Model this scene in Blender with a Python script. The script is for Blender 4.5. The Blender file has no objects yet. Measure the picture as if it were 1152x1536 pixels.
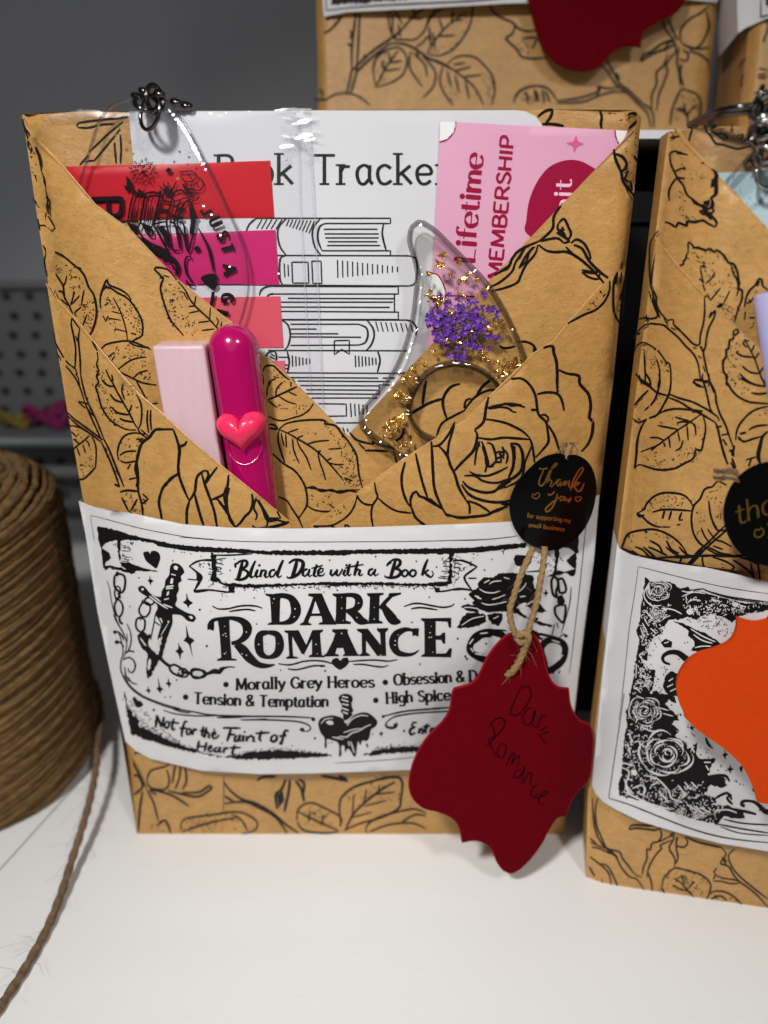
import bpy, bmesh, math, random
from mathutils import Vector, Matrix
from mathutils.geometry import delaunay_2d_cdt

random.seed(11)
S = bpy.context.scene
COL = S.collection

# ---------------------------------------------------------------- camera, light, exposure
FPX, CX, CY = 1109.3, 576.0, 768.0            # focal length in photo pixels and principal point
PITCH = math.radians(21.0)
CAM = Vector((0.0, -0.1884, 0.1853))
cd = bpy.data.cameras.new('camera')
cam = bpy.data.objects.new('camera', cd); COL.objects.link(cam)
cam.location = CAM
cam.rotation_euler = (math.radians(90) - PITCH, 0, 0)
cd.sensor_fit = 'VERTICAL'; cd.sensor_height = 36.0; cd.lens = 26.0
cd.clip_start = 0.005; cd.clip_end = 20
cd.dof.use_dof = True; cd.dof.focus_distance = 0.178; cd.dof.aperture_fstop = 8.2
S.camera = cam

W = bpy.data.worlds.new('World'); S.world = W; W.use_nodes = True
bg = W.node_tree.nodes['Background']; bg.inputs[0].default_value = (0.80, 0.82, 0.86, 1); bg.inputs[1].default_value = 0.06

def area(name, loc, aim, size, power, col=(1, 0.96, 0.9), spread=180):
    l = bpy.data.lights.new(name, 'AREA'); l.shape = 'DISK'; l.size = size; l.energy = power; l.color = col; l.spread = math.radians(spread)
    o = bpy.data.objects.new(name, l); COL.objects.link(o); o.location = loc
    o.rotation_euler = (Vector(aim) - Vector(loc)).to_track_quat('-Z', 'Y').to_euler()
    return o
KEY = Vector((-0.15, -0.33, 0.46))
area('key_lamp', KEY, (-0.01, -0.04, 0.08), 0.055, 0.545, (1, 0.983, 0.952), 86)
area('second_lamp', (0.17, -0.36, 0.47), (0.03, -0.05, 0.08), 0.06, 0.19, (1, 0.983, 0.952), 86)
area('room_light', (-0.1, -0.95, 0.55), (0, 0, 0.08), 0.9, 0.55, (0.93, 0.96, 1.0))

vs = S.view_settings
S.display_settings.display_device = 'sRGB'
vs.view_transform = 'Standard'; vs.look = 'None'; vs.exposure = 0.0; vs.gamma = 1.0; vs.use_curve_mapping = False
S.render.engine = 'CYCLES'
S.cycles.use_denoising = True
S.cycles.max_bounces = 14; S.cycles.transparent_max_bounces = 24; S.cycles.transmission_bounces = 12
S.cycles.caustics_refractive = True; S.cycles.caustics_reflective = False
S.cycles.sample_clamp_indirect = 3.0; S.cycles.blur_glossy = 0.6

# ---------------------------------------------------------------- pixels of the photo -> rays
CR, CU, CF = Vector((1, 0, 0)), Vector((0, math.sin(PITCH), math.cos(PITCH))), Vector((0, math.cos(PITCH), -math.sin(PITCH)))
def ray(px, py):
    return CR * ((px - CX) / FPX) + CU * ((CY - py) / FPX) + CF
def on_z(px, py, z):
    d = ray(px, py); return CAM + d * ((z - CAM.z) / d.z)
def on_y(px, py, y):
    d = ray(px, py); return CAM + d * ((y - CAM.y) / d.y)

class Surf:
    """a surface = a plane (origin, right, up) lifted by height(a, c) along its normal"""
    def __init__(s, O, R, U, h):
        s.O, s.R, s.U = Vector(O), Vector(R).normalized(), Vector(U).normalized()
        s.N = s.R.cross(s.U).normalized(); s.h = h
    def ac(s, p):
        d = p - s.O; return d.dot(s.R), d.dot(s.U)
    def P(s, px, py, e=0.0):
        d = ray(px, py); dn = d.dot(s.N); o = (s.O - CAM).dot(s.N)
        h = 0.0
        for _ in range(9):
            p = CAM + d * ((o + h) / dn)
            a, c = s.ac(p); h = h * 0.25 + s.h(a, c) * 0.75
        p = CAM + d * ((o + h) / dn)
        return p + s.N * e
    def lift(s, extra):
        if callable(extra): return Surf(s.O, s.R, s.U, lambda a, c: s.h(a, c) + extra(a, c))
        return Surf(s.O, s.R, s.U, lambda a, c: s.h(a, c) + extra)

# ---------------------------------------------------------------- materials
def mat(name, col, rough=0.5, metal=0.0, spec=0.5, coat=0.0, noise=None, bump=None, trans=0.0, ior=1.45, emis=None):
    m = bpy.data.materials.new(name); m.use_nodes = True
    nt = m.node_tree; b = nt.nodes['Principled BSDF']
    b.inputs['Base Color'].default_value = (*col, 1); b.inputs['Roughness'].default_value = rough
    b.inputs['Metallic'].default_value = metal; b.inputs['Specular IOR Level'].default_value = spec
    b.inputs['Coat Weight'].default_value = coat; b.inputs['Coat Roughness'].default_value = 0.08
    b.inputs['Transmission Weight'].default_value = trans; b.inputs['IOR'].default_value = ior
    tc = nt.nodes.new('ShaderNodeTexCoord')
    if noise:                                   # (scale, colour2, amount, stretch)
        n = nt.nodes.new('ShaderNodeTexNoise'); n.inputs['Scale'].default_value = noise[0]; n.inputs['Detail'].default_value = 6
        mp = nt.nodes.new('ShaderNodeMapping'); mp.inputs['Scale'].default_value = noise[3] if len(noise) > 3 else (1, 1, 1)
        nt.links.new(tc.outputs['Object'], mp.inputs[0]); nt.links.new(mp.outputs[0], n.inputs['Vector'])
        r = nt.nodes.new('ShaderNodeValToRGB'); r.color_ramp.elements[0].position = 0.5 - noise[2]; r.color_ramp.elements[1].position = 0.5 + noise[2]
        r.color_ramp.elements[0].color = (*noise[1], 1); r.color_ramp.elements[1].color = (*col, 1)
        nt.links.new(n.outputs['Fac'], r.inputs[0]); nt.links.new(r.outputs[0], b.inputs['Base Color'])
    if bump:                                    # (scale, strength, distance)
        n2 = nt.nodes.new('ShaderNodeTexNoise'); n2.inputs['Scale'].default_value = bump[0]; n2.inputs['Detail'].default_value = 5
        nt.links.new(tc.outputs['Object'], n2.inputs['Vector'])
        bp = nt.nodes.new('ShaderNodeBump'); bp.inputs['Strength'].default_value = bump[1]; bp.inputs['Distance'].default_value = bump[2]
        nt.links.new(n2.outputs['Fac'], bp.inputs['Height']); nt.links.new(bp.outputs[0], b.inputs['Normal'])
    return m

def kraft_mat():
    m = bpy.data.materials.new('kraft_paper'); m.use_nodes = True
    nt = m.node_tree; b = nt.nodes['Principled BSDF']; L = nt.links
    tc = nt.nodes.new('ShaderNodeTexCoord')
    def noise(scale, st, det=5):
        mp = nt.nodes.new('ShaderNodeMapping'); mp.inputs['Scale'].default_value = st
        L.new(tc.outputs['Object'], mp.inputs[0])
        n = nt.nodes.new('ShaderNodeTexNoise'); n.inputs['Scale'].default_value = scale; n.inputs['Detail'].default_value = det
        n.inputs['Roughness'].default_value = 0.65
        L.new(mp.outputs[0], n.inputs['Vector']); return n
    big = noise(55, (1, 1, 1)); fib = noise(380, (1, 1, 1.7)); speck = noise(1300, (1, 1, 1.4), 2)
    r1 = nt.nodes.new('ShaderNodeValToRGB'); e = r1.color_ramp.elements
    e[0].position = 0.30; e[0].color = (0.370, 0.198, 0.058, 1); e[1].position = 0.70; e[1].color = (0.570, 0.312, 0.093, 1)
    mx = nt.nodes.new('ShaderNodeMath'); mx.operation = 'MULTIPLY_ADD'; mx.inputs[1].default_value = 0.45; L.new(big.outputs['Fac'], mx.inputs[0])
    m2 = nt.nodes.new('ShaderNodeMath'); m2.operation = 'MULTIPLY'; m2.inputs[1].default_value = 0.55; L.new(fib.outputs['Fac'], m2.inputs[0])
    L.new(m2.outputs[0], mx.inputs[2]); L.new(mx.outputs[0], r1.inputs[0])
    r2 = nt.nodes.new('ShaderNodeValToRGB'); e = r2.color_ramp.elements      # pale and dark flecks of the pulp
    e[0].position = 0.30; e[0].color = (0.72, 0.70, 0.66, 1); e[1].position = 0.40; e[1].color = (1, 1, 1, 1)
    x = e.new(0.66); x.color = (1, 1, 1, 1); x = e.new(0.76); x.color = (1.35, 1.38, 1.45, 1)
    L.new(speck.outputs['Fac'], r2.inputs[0])
    mm = nt.nodes.new('ShaderNodeMix'); mm.data_type = 'RGBA'; mm.blend_type = 'MULTIPLY'; mm.inputs[0].default_value = 1.0
    L.new(r1.outputs[0], mm.inputs[6]); L.new(r2.outputs[0], mm.inputs[7]); L.new(mm.outputs[2], b.inputs['Base Color'])
    b.inputs['Roughness'].default_value = 0.42; b.inputs['Specular IOR Level'].default_value = 0.5
    bp = nt.nodes.new('ShaderNodeBump'); bp.inputs['Strength'].default_value = 0.5; bp.inputs['Distance'].default_value = 0.0005
    wr = noise(22, (1, 1, 1), 3)
    ad = nt.nodes.new('ShaderNodeMath'); ad.operation = 'MULTIPLY_ADD'; ad.inputs[1].default_value = 7.0
    L.new(wr.outputs['Fac'], ad.inputs[0]); L.new(fib.outputs['Fac'], ad.inputs[2])
    L.new(ad.outputs[0], bp.inputs['Height']); L.new(bp.outputs[0], b.inputs['Normal'])
    return m

def clear_mat(name, tint=(1, 1, 1), gloss=0.06, rough=0.05, bump=None, milky=0.0):
    """thin clear plastic: mostly see-through, mirror-like on top, a trace of milkiness"""
    m = bpy.data.materials.new(name); m.use_nodes = True
    nt = m.node_tree; L = nt.links; nt.nodes.remove(nt.nodes['Principled BSDF'])
    out = nt.nodes['Material Output']
    t = nt.nodes.new('ShaderNodeBsdfTransparent'); t.inputs[0].default_value = (*tint, 1)
    g = nt.nodes.new('ShaderNodeBsdfGlossy'); g.inputs['Roughness'].default_value = rough
    lw = nt.nodes.new('ShaderNodeLayerWeight'); pw = nt.nodes.new('ShaderNodeMath'); pw.operation = 'POWER'; pw.inputs[1].default_value = 4.0
    L.new(lw.outputs['Facing'], pw.inputs[0]); fr = nt.nodes.new('ShaderNodeMath'); fr.operation = 'MULTIPLY_ADD'; fr.inputs[1].default_value = 0.35; fr.inputs[2].default_value = 0.018
    L.new(pw.outputs[0], fr.inputs[0])
    mx = nt.nodes.new('ShaderNodeMixShader')
    mr = nt.nodes.new('ShaderNodeMath'); mr.operation = 'ADD'; mr.inputs[1].default_value = gloss
    L.new(fr.outputs[0], mr.inputs[0]); L.new(mr.outputs[0], mx.inputs[0]); L.new(t.outputs[0], mx.inputs[1]); L.new(g.outputs[0], mx.inputs[2])
    last = mx
    if milky:
        d = nt.nodes.new('ShaderNodeBsdfDiffuse'); d.inputs[0].default_value = (0.85, 0.85, 0.88, 1)
        m2 = nt.nodes.new('ShaderNodeMixShader'); m2.inputs[0].default_value = milky
        L.new(mx.outputs[0], m2.inputs[1]); L.new(d.outputs[0], m2.inputs[2]); last = m2
    if bump:
        tc = nt.nodes.new('ShaderNodeTexCoord'); n = nt.nodes.new('ShaderNodeTexNoise'); n.inputs['Scale'].default_value = bump[0]; n.inputs['Detail'].default_value = 3
        L.new(tc.outputs['Object'], n.inputs['Vector'])
        bp = nt.nodes.new('ShaderNodeBump'); bp.inputs['Strength'].default_value = bump[1]; bp.inputs['Distance'].default_value = bump[2]
        L.new(n.outputs['Fac'], bp.inputs['Height']); L.new(bp.outputs[0], g.inputs['Normal'])
    L.new(last.outputs[0], out.inputs[0])
    return m

M = {}
M['kraft'] = kraft_mat()
M['ink'] = mat('black_print', (0.007, 0.006, 0.006), 0.6, spec=0.12)
M['softink'] = mat('grey_black_print', (0.022, 0.021, 0.022), 0.6, spec=0.12)
M['paper'] = mat('white_paper', (0.655, 0.652, 0.662), 0.55, spec=0.25, noise=(300, (0.63, 0.627, 0.637), 0.2), bump=(900, 0.10, 0.0002))
M['card'] = mat('white_card', (0.63, 0.63, 0.655), 0.45, spec=0.3, noise=(60, (0.60, 0.60, 0.625), 0.25))
M['white'] = mat('white_print_gap', (0.78, 0.77, 0.77), 0.55)
M['pinkcard'] = mat('pink_card', (0.70, 0.36, 0.50), 0.45, spec=0.25, noise=(80, (0.67, 0.335, 0.47), 0.25))
M['crimson'] = mat('crimson_print', (0.30, 0.003, 0.040), 0.5, spec=0.2)
M['rose'] = mat('rose_print', (0.62, 0.10, 0.24), 0.45)
M['palepink'] = mat('pale_pink_print', (0.82, 0.50, 0.62), 0.45)
M['tabred'] = mat('red_tab', (0.56, 0.006, 0.014), 0.35, spec=0.25, noise=(12, (0.50, 0.005, 0.016), 0.3))
M['tabmag'] = mat('magenta_tab', (0.56, 0.012, 0.130), 0.35, spec=0.25, noise=(12, (0.50, 0.009, 0.13), 0.3))
M['tabpink'] = mat('coral_pink_tab', (0.66, 0.075, 0.115), 0.35)
M['tabrose'] = mat('light_coral_tab', (0.68, 0.13, 0.17), 0.35)
M['pen'] = mat('magenta_plastic', (0.38, 0.0010, 0.092), 0.16, spec=0.55, coat=0.7, bump=(60, 0.03, 0.0003))
M['heart'] = mat('coral_pink_plastic', (0.80, 0.028, 0.105), 0.26, spec=0.3, coat=0.12)
M['block'] = mat('pale_pink_plastic', (0.60, 0.41, 0.45), 0.38, spec=0.4, noise=(120, (0.565, 0.38, 0.42), 0.2, (6, 6, 0.6)), bump=(200, 0.06, 0.0003))
M['tagred'] = mat('red_foam_sheet', (0.118, 0.0010, 0.0046), 0.85, spec=0.04, noise=(500, (0.100, 0.0008, 0.0042), 0.25), bump=(1500, 0.25, 0.0003))
M['tagorange'] = mat('orange_foam_sheet', (0.60, 0.050, 0.003), 0.85, spec=0.08, noise=(500, (0.54, 0.048, 0.004), 0.25), bump=(1500, 0.25, 0.0003))
M['tagedge'] = mat('red_foam_lit_edge', (0.22, 0.0025, 0.011), 0.7, spec=0.1)  # red foam painted lighter along the edge to give a lit rim
M['orangeedge'] = mat('orange_foam_lit_edge', (0.75, 0.12, 0.02), 0.6, spec=0.2)  # lighter orange for a lit rim, not used
M['tagink'] = mat('dark_pen_ink', (0.006, 0.0004, 0.001), 0.6, spec=0.03)
M['sticker'] = mat('black_gloss_sticker', (0.002, 0.002, 0.002), 0.12, spec=0.25)
M['gold'] = mat('gold_foil', (0.95, 0.55, 0.10), 0.22, metal=1.0)
M['goldflake'] = mat('gold_leaf', (0.98, 0.66, 0.20), 0.20, metal=1.0, bump=(900, 0.6, 0.0006))
M['goldprint'] = mat('dull_gold_print', (0.42, 0.22, 0.03), 0.25, metal=1.0)
M['petal'] = mat('purple_petal', (0.095, 0.016, 0.29), 0.6, noise=(500, (0.08, 0.010, 0.22), 0.2))
M['petal2'] = mat('lilac_petal', (0.22, 0.065, 0.47), 0.6)
M['stalk'] = mat('dry_stalk', (0.20, 0.13, 0.09), 0.7)
M['steel'] = mat('gunmetal', (0.13, 0.12, 0.115), 0.16, metal=1.0)
M['chrome'] = mat('bright_chain', (0.50, 0.49, 0.47), 0.14, metal=1.0)
M['twine'] = mat('jute_twine', (0.30, 0.19, 0.085), 0.85, spec=0.15, noise=(700, (0.26, 0.16, 0.07), 0.2, (1, 1, 0.5)), bump=(1600, 0.7, 0.0006))
M['spool'] = mat('spool_twine', (0.225, 0.134, 0.058), 0.9, spec=0.08, noise=(420, (0.085, 0.048, 0.020), 0.25, (0.8, 0.8, 2)), bump=(1500, 0.7, 0.0006))
M['strand'] = mat('brown_twine', (0.22, 0.14, 0.085), 0.85, spec=0.15, noise=(700, (0.12, 0.075, 0.042), 0.2), bump=(1500, 0.7, 0.0006))
M['acrylic'] = clear_mat('clear_acrylic', (0.99, 0.99, 0.995), -0.006, 0.03)
M['acryedge'] = clear_mat('acrylic_edge', (0.80, 0.80, 0.83), 0.12, 0.05)
M['resinwall'] = clear_mat('resin_wall', (0.40, 0.385, 0.37), 0.08, 0.06, bump=(90, 0.4, 0.002))  # hole wall tinted darker than the outer side to deepen shade in the hole
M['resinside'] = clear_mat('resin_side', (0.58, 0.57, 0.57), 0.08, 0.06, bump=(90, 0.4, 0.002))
M['glint'] = clear_mat('glint_film', (0.97, 0.97, 0.98), 0.11, 0.26)  # for added facets angled to mirror the key lamp as highlights
M['resin'] = clear_mat('clear_resin', (0.99, 0.985, 0.97), 0.0, 0.03, bump=(45, 0.25, 0.002))
M['film'] = clear_mat('clear_film', (0.97, 0.97, 0.98), -0.006, 0.05, bump=(70, 0.5, 0.003), milky=0.012)
M['filmline'] = clear_mat('film_seam', (0.80, 0.80, 0.83), 0.08, 0.12, milky=0.18)
M['keyink'] = mat('black_raised_print', (0.010, 0.006, 0.008), 0.25, spec=0.5)
M['glitterg'] = mat('green_glitter', (0.25, 0.85, 0.15), 0.2, metal=0.8)
M['glittery'] = mat('yellow_glitter', (0.85, 0.70, 0.10), 0.2, metal=0.8)
M['glitterv'] = mat('violet_glitter', (0.30, 0.25, 0.70), 0.2, metal=0.8)
M['glitterd'] = mat('dark_glitter', (0.05, 0.05, 0.09), 0.3, metal=0.7)
M['blue'] = mat('pale_blue_card', (0.50, 0.68, 0.71), 0.4)
M['lav'] = mat('lavender_plastic', (0.42, 0.40, 0.66), 0.25, coat=0.4)
M['table'] = mat('white_table', (0.79, 0.792, 0.79), 0.40, spec=0.3, noise=(9, (0.765, 0.765, 0.76), 0.3, (1.0, 7, 1)), bump=(60, 0.04, 0.0004))
M['scratch'] = mat('table_grain', (0.70, 0.695, 0.68), 0.5)
M['seam'] = mat('dark_table_line', (0.30, 0.28, 0.23), 0.6)
M['wall'] = mat('grey_wall', (0.84, 0.85, 0.87), 0.6, spec=0.25, noise=(5, (0.79, 0.80, 0.82), 0.3), bump=(40, 0.05, 0.001))
M['basket'] = mat('dark_grey_metal', (0.12, 0.123, 0.128), 0.6)
M['hole_backing'] = mat('dark_grey_backing', (0.020, 0.020, 0.021), 0.7)
M['dark'] = mat('gap_black', (0.006, 0.006, 0.006), 0.7, spec=0.15)
M['rail'] = mat('grey_metal_shelf', (0.16, 0.17, 0.18), 0.4)
M['riser'] = mat('white_board', (0.78, 0.78, 0.79), 0.35)
M['hot'] = mat('pink_fabric', (0.20, 0.010, 0.085), 0.8)
M['mustard'] = mat('mustard_fabric', (0.22, 0.15, 0.02), 0.7)

# ---------------------------------------------------------------- objects
def empty(name, loc, label, cat, group=None):
    o = bpy.data.objects.new(name, None); COL.objects.link(o); o.location = loc; o.empty_display_size = 0.01
    o['label'] = label; o['category'] = cat
    if group: o['group'] = group
    return o
def tag(o, label, cat, group=None):
    o['label'] = label; o['category'] = cat
    if group: o['group'] = group
    return o

class MB:
    """collects faces in world space, with material slots, and links them as ONE mesh object"""
    def __init__(s): s.v = []; s.f = []; s.m = []; s.mats = []; s.smooth = []
    def mi(s, k):
        if k not in s.mats: s.mats.append(k)
        return s.mats.index(k)
    def add(s, verts, faces, k, smooth=True):
        o = len(s.v); s.v += [Vector(p) for p in verts]; i = s.mi(k)
        for f in faces: s.f.append([o + x for x in f]); s.m.append(i); s.smooth.append(smooth)
    def build(s, name, parent=None, label=None):
        me = bpy.data.meshes.new(name)
        off = Vector((0, 0, 0))
        if parent is not None:
            q = parent
            while q is not None: off = off + q.location; q = q.parent
        elif s.v:
            lo = Vector((min(p.x for p in s.v), min(p.y for p in s.v), min(p.z for p in s.v)))
            hi = Vector((max(p.x for p in s.v), max(p.y for p in s.v), max(p.z for p in s.v)))
            off = (lo + hi) / 2; off.z = lo.z
        me.from_pydata([tuple(p - off) for p in s.v], [], s.f)
        for k in s.mats: me.materials.append(M[k])
        me.polygons.foreach_set('material_index', s.m)
        me.polygons.foreach_set('use_smooth', s.smooth)
        me.validate(); me.update()
        o = bpy.data.objects.new(name, me); COL.objects.link(o)
        if parent is not None:
            o.parent = parent
        else: o.location = off
        if label: o['label'] = label
        return o

def box(mb, lo, hi, k):
    (a, b, c), (d, e, f) = lo, hi
    mb.add([(a, b, c), (d, b, c), (d, e, c), (a, e, c), (a, b, f), (d, b, f), (d, e, f), (a, e, f)],
           [(0, 3, 2, 1), (4, 5, 6, 7), (0, 1, 5, 4), (1, 2, 6, 5), (2, 3, 7, 6), (3, 0, 4, 7)], k, False)

def frames(pts):
    T = []
    n = len(pts)
    for i in range(n):
        T.append((pts[min(i + 1, n - 1)] - pts[max(i - 1, 0)]).normalized())
    up = Vector((0, 0, 1)) if abs(T[0].z) < 0.9 else Vector((1, 0, 0))
    x = T[0].cross(up).normalized(); out = []
    for t in T:
        x = (x - t * x.dot(t)).normalized(); out.append((x, t.cross(x).normalized()))
    return out
def tube(mb, pts, r, k, seg=8, ply=0, twist=0.0, depth=0.25, closed=False, r2=None):
    """a tube along pts; with ply > 0 its section has that many lobes twisting along it (a twisted cord)"""
    pts = [Vector(p) for p in pts]
    if closed: pts = pts + [pts[0]]
    fr = frames(pts); vs_ = []; L = 0.0; n = len(pts)
    for i, p in enumerate(pts):
        if i: L += (p - pts[i - 1]).length
        rr = r if r2 is None else r + (r2 - r) * i / (n - 1)
        for j in range(seg):
            a = 2 * math.pi * j / seg
            q = rr
            if ply: q = rr * (1 - depth + depth * abs(math.cos(ply * (a - twist * L) / 2)) * 1.6)
            vs_.append(p + fr[i][0] * (math.cos(a) * q) + fr[i][1] * (math.sin(a) * q))
    fs = []
    for i in range(n - 1):
        for j in range(seg):
            fs.append((i * seg + j, i * seg + (j + 1) % seg, (i + 1) * seg + (j + 1) % seg, (i + 1) * seg + j))
    if not closed: fs += [tuple(range(seg))[::-1], tuple((n - 1) * seg + j for j in range(seg))]
    mb.add(vs_, fs, k)

# ---------------------------------------------------------------- 2D drawing (photo pixels) on surfaces
def catmull(pts, step=4.0, closed=False):
    n = len(pts)
    if n < 3: 
        return linear(pts, step)
    out = []
    rng = range(n if closed else n - 1)
    for i in rng:
        p0 = pts[(i - 1) % n] if closed or i > 0 else pts[0]
        p1 = pts[i]; p2 = pts[(i + 1) % n]
        p3 = pts[(i + 2) % n] if closed or i + 2 < n else pts[-1]
        d = math.dist(p1[:2], p2[:2]); m = max(1, int(d / step))
        for k in range(m):
            t = k / m
            out.append(tuple(0.5 * (2 * b + (c - a) * t + (2 * a - 5 * b + 4 * c - e) * t * t + (3 * b - a - 3 * c + e) * t ** 3)
                             for a, b, c, e in zip(p0, p1, p2, p3)))
    if not closed: out.append(tuple(pts[-1]))
    return out
def linear(pts, step=5.0):
    out = []
    for a, b in zip(pts, pts[1:]):
        m = max(1, int(math.dist(a[:2], b[:2]) / step))
        out += [tuple(x + (y - x) * k / m for x, y in zip(a, b)) for k in range(m)]
    return out + [tuple(pts[-1])]
def inside(p, poly):
    x, y = p; c = False; n = len(poly)
    for i in range(n):
        x1, y1 = poly[i]; x2, y2 = poly[i - 1]
        if (y1 > y) != (y2 > y) and x < (x2 - x1) * (y - y1) / (y2 - y1) + x1: c = not c
    return c
def area2(poly):
    return 0.5 * abs(sum(poly[i - 1][0] * poly[i][1] - poly[i][0] * poly[i - 1][1] for i in range(len(poly))))
def tri_fill(poly, grid=12.0, holes=()):
    """triangulated polygon with inner points on a grid so that it follows a curved surface"""
    vs_ = [Vector(p[:2]) for p in poly]; loops = [list(range(len(poly)))]
    ed = []
    for h in holes:
        o = len(vs_); vs_ += [Vector(p) for p in h]; ed += [(o + i, o + (i + 1) % len(h)) for i in range(len(h))]
    x0, x1 = min(p[0] for p in poly), max(p[0] for p in poly); y0, y1 = min(p[1] for p in poly), max(p[1] for p in poly)
    P2 = [tuple(p[:2]) for p in poly]
    if grid and (x1 - x0 > grid or y1 - y0 > grid):
        y = y0 + grid * 0.5
        while y < y1:
            x = x0 + grid * 0.5
            while x < x1:
                if inside((x, y), P2): vs_.append(Vector((x, y)))
                x += grid
            y += grid
    v, e, f, *_ = delaunay_2d_cdt(vs_, ed, loops, 1, 1e-5)
    out = []
    for t in f:
        c = (sum(v[i].x for i in t) / len(t), sum(v[i].y for i in t) / len(t))
        if any(inside(c, h) for h in holes): continue
        out.append(tuple(t))
    return [(p.x, p.y) for p in v], out

class Pen:
    """draws strokes and fills, given in photo pixels, as thin sheets lying on a surface"""
    def __init__(s, mb, surf, e0=0.00010):
        s.mb, s.sf, s.e0 = mb, surf, e0; s.ox = s.oy = 0; s.sc = 1; s.k = 'ink'; s.layer = 0; s.clip = None; s.bold = 1.42
    def crop(s, x, y, sc): s.ox, s.oy, s.sc = x, y, sc; return s
    def E(s): return s.e0 + s.layer * 0.00007
    def quad(s, q):
        if s.clip:
            c = (sum(p[0] for p in q) / len(q), sum(p[1] for p in q) / len(q))
            if not s.clip(*c): return
        s.mb.add([s.sf.P(x, y, s.E()) for x, y in q], [tuple(range(len(q)))], s.k)
    def ribbon(s, pts, w, taper=True):
        n = len(pts)
        if n < 2: return
        L, R, keep = [], [], []
        for i, p in enumerate(pts):
            a, b = pts[max(i - 1, 0)], pts[min(i + 1, n - 1)]
            dx, dy = b[0] - a[0], b[1] - a[1]; d = math.hypot(dx, dy) or 1
            ww = (p[2] if len(p) > 2 else w) * 0.5
            if taper and n > 4: ww *= 0.6 + 0.4 * min(1, 5.0 * min(i, n - 1 - i) / n)
            ww *= 0.92 + 0.16 * random.random() if taper else 1
            L.append((p[0] - dy / d * ww, p[1] + dx / d * ww)); R.append((p[0] + dy / d * ww, p[1] - dx / d * ww))
            keep.append(s.clip is None or s.clip(p[0], p[1]))
        vs_ = []
        for l, r in zip(L, R): vs_ += [s.sf.P(*l, s.E()), s.sf.P(*r, s.E())]
        s.mb.add(vs_, [(2 * i, 2 * i + 1, 2 * i + 3, 2 * i + 2) for i in range(n - 1) if keep[i] and keep[i + 1]], s.k)
    def fill(s, poly, grid=12.0):
        v, f = tri_fill(poly, grid)
        if s.clip: f = [t for t in f if all(s.clip(*v[i]) for i in t)]
        if f: s.mb.add([s.sf.P(x, y, s.E()) for x, y in v], f, s.k)
    def dot(s, x, y, r, n=8):
        s.fill([(x + r * math.cos(2 * math.pi * i / n) * (0.85 + 0.3 * random.random() if r < 4 else 1), y + r * math.sin(2 * math.pi * i / n)) for i in range(n)], 0)
    def dash(s, x, y, l, w, a):
        c, sn = math.cos(a) * l / 2, math.sin(a) * l / 2; c2, s2 = -math.sin(a) * w / 2, math.cos(a) * w / 2
        j = lambda: random.uniform(-.25, .25) * w
        s.quad([(x - c - c2 + j(), y - sn - s2), (x + c - c2 * .6, y + sn - s2 * .6 + j()), (x + c + c2 + j(), y + sn + s2), (x - c + c2 * .7, y - sn + s2 * .7)])
    def stipple(s, poly, dens, size=1.0):
        x0, x1 = min(p[0] for p in poly), max(p[0] for p in poly); y0, y1 = min(p[1] for p in poly), max(p[1] for p in poly)
        n = int(area2(poly) * dens); t = 0; got = 0
        ang = random.uniform(0, 3.14)
        while got < n and t < n * 12:
            t += 1; x, y = random.uniform(x0, x1), random.uniform(y0, y1)
            if not inside((x, y), poly): continue
            got += 1
            a = ang + random.gauss(0, .8)
            if random.random() < .3: s.dash(x, y, random.uniform(1.3, 2.2) * size, random.uniform(1.1, 1.8) * size, a)
            elif random.random() < .75: s.dash(x, y, random.uniform(2, 4.5) * size, random.uniform(.9, 1.5) * size, a)
            else:
                p = [(x, y)]
                for _ in range(3): p.append((p[-1][0] + random.uniform(-.5, 2.4) * size, p[-1][1] + random.uniform(-1.8, 1.8) * size))
                s.ribbon(p, 1.25 * size, False)
    def rag(s, poly, amp, step=2.5):
        P2 = linear([tuple(p) for p in poly] + [tuple(poly[0])], step)[:-1]
        s.fill([(x + random.gauss(0, amp), y + random.gauss(0, amp)) for x, y in P2], 14)
    def draw(s, text):
        for ln in text.split('\n'):
            ln = ln.strip()
            if not ln or ln[0] == '#': continue
            h, _, r = ln.partition(':'); c = h[0]; w = float(h[1:]) if len(h) > 1 else 8.0
            for part in r.split(';'):
                nums = [float(x) for x in part.split()]
                if not nums: continue
                d = 3 if c == 'v' else 2
                pts = [tuple([nums[i] / s.sc + s.ox, nums[i + 1] / s.sc + s.oy] + ([nums[i + 2] / s.sc] if d == 3 else [])) for i in range(0, len(nums) - d + 1, d)]
                if c == 's': s.ribbon(catmull(pts, 3.0), w * s.bold / s.sc)
                elif c == 'v': s.ribbon(catmull(pts, 2.5), 1, False)
                elif c == 'l': s.ribbon(linear(pts, 4), w / s.sc, False)
                elif c == 'c':
                    q = catmull(pts, 3.0, True); s.ribbon(q + q[:1], w * min(s.bold, 1.15) / s.sc, False)
                elif c == 'f': s.fill(pts)
                elif c == 'F': s.fill(catmull(pts, 3.0, True))
                elif c == 'g': s.rag(pts, w / s.sc)
                elif c == 'd': [s.dot(x, y, w / 2 / s.sc) for x, y in pts]
                elif c == 't': s.stipple(pts, w / 1000.0 if len(h) > 1 else 0.018)
                elif c == 'e':                      # stipple hugging the outline
                    for x, y in linear(pts + [pts[0]], 3):
                        if random.random() < w / 10: s.dash(x + random.gauss(0, 2.2), y + random.gauss(0, 2.2), random.uniform(1.5, 4), random.uniform(.9, 1.5), random.uniform(0, 3.1))
        return s

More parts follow.
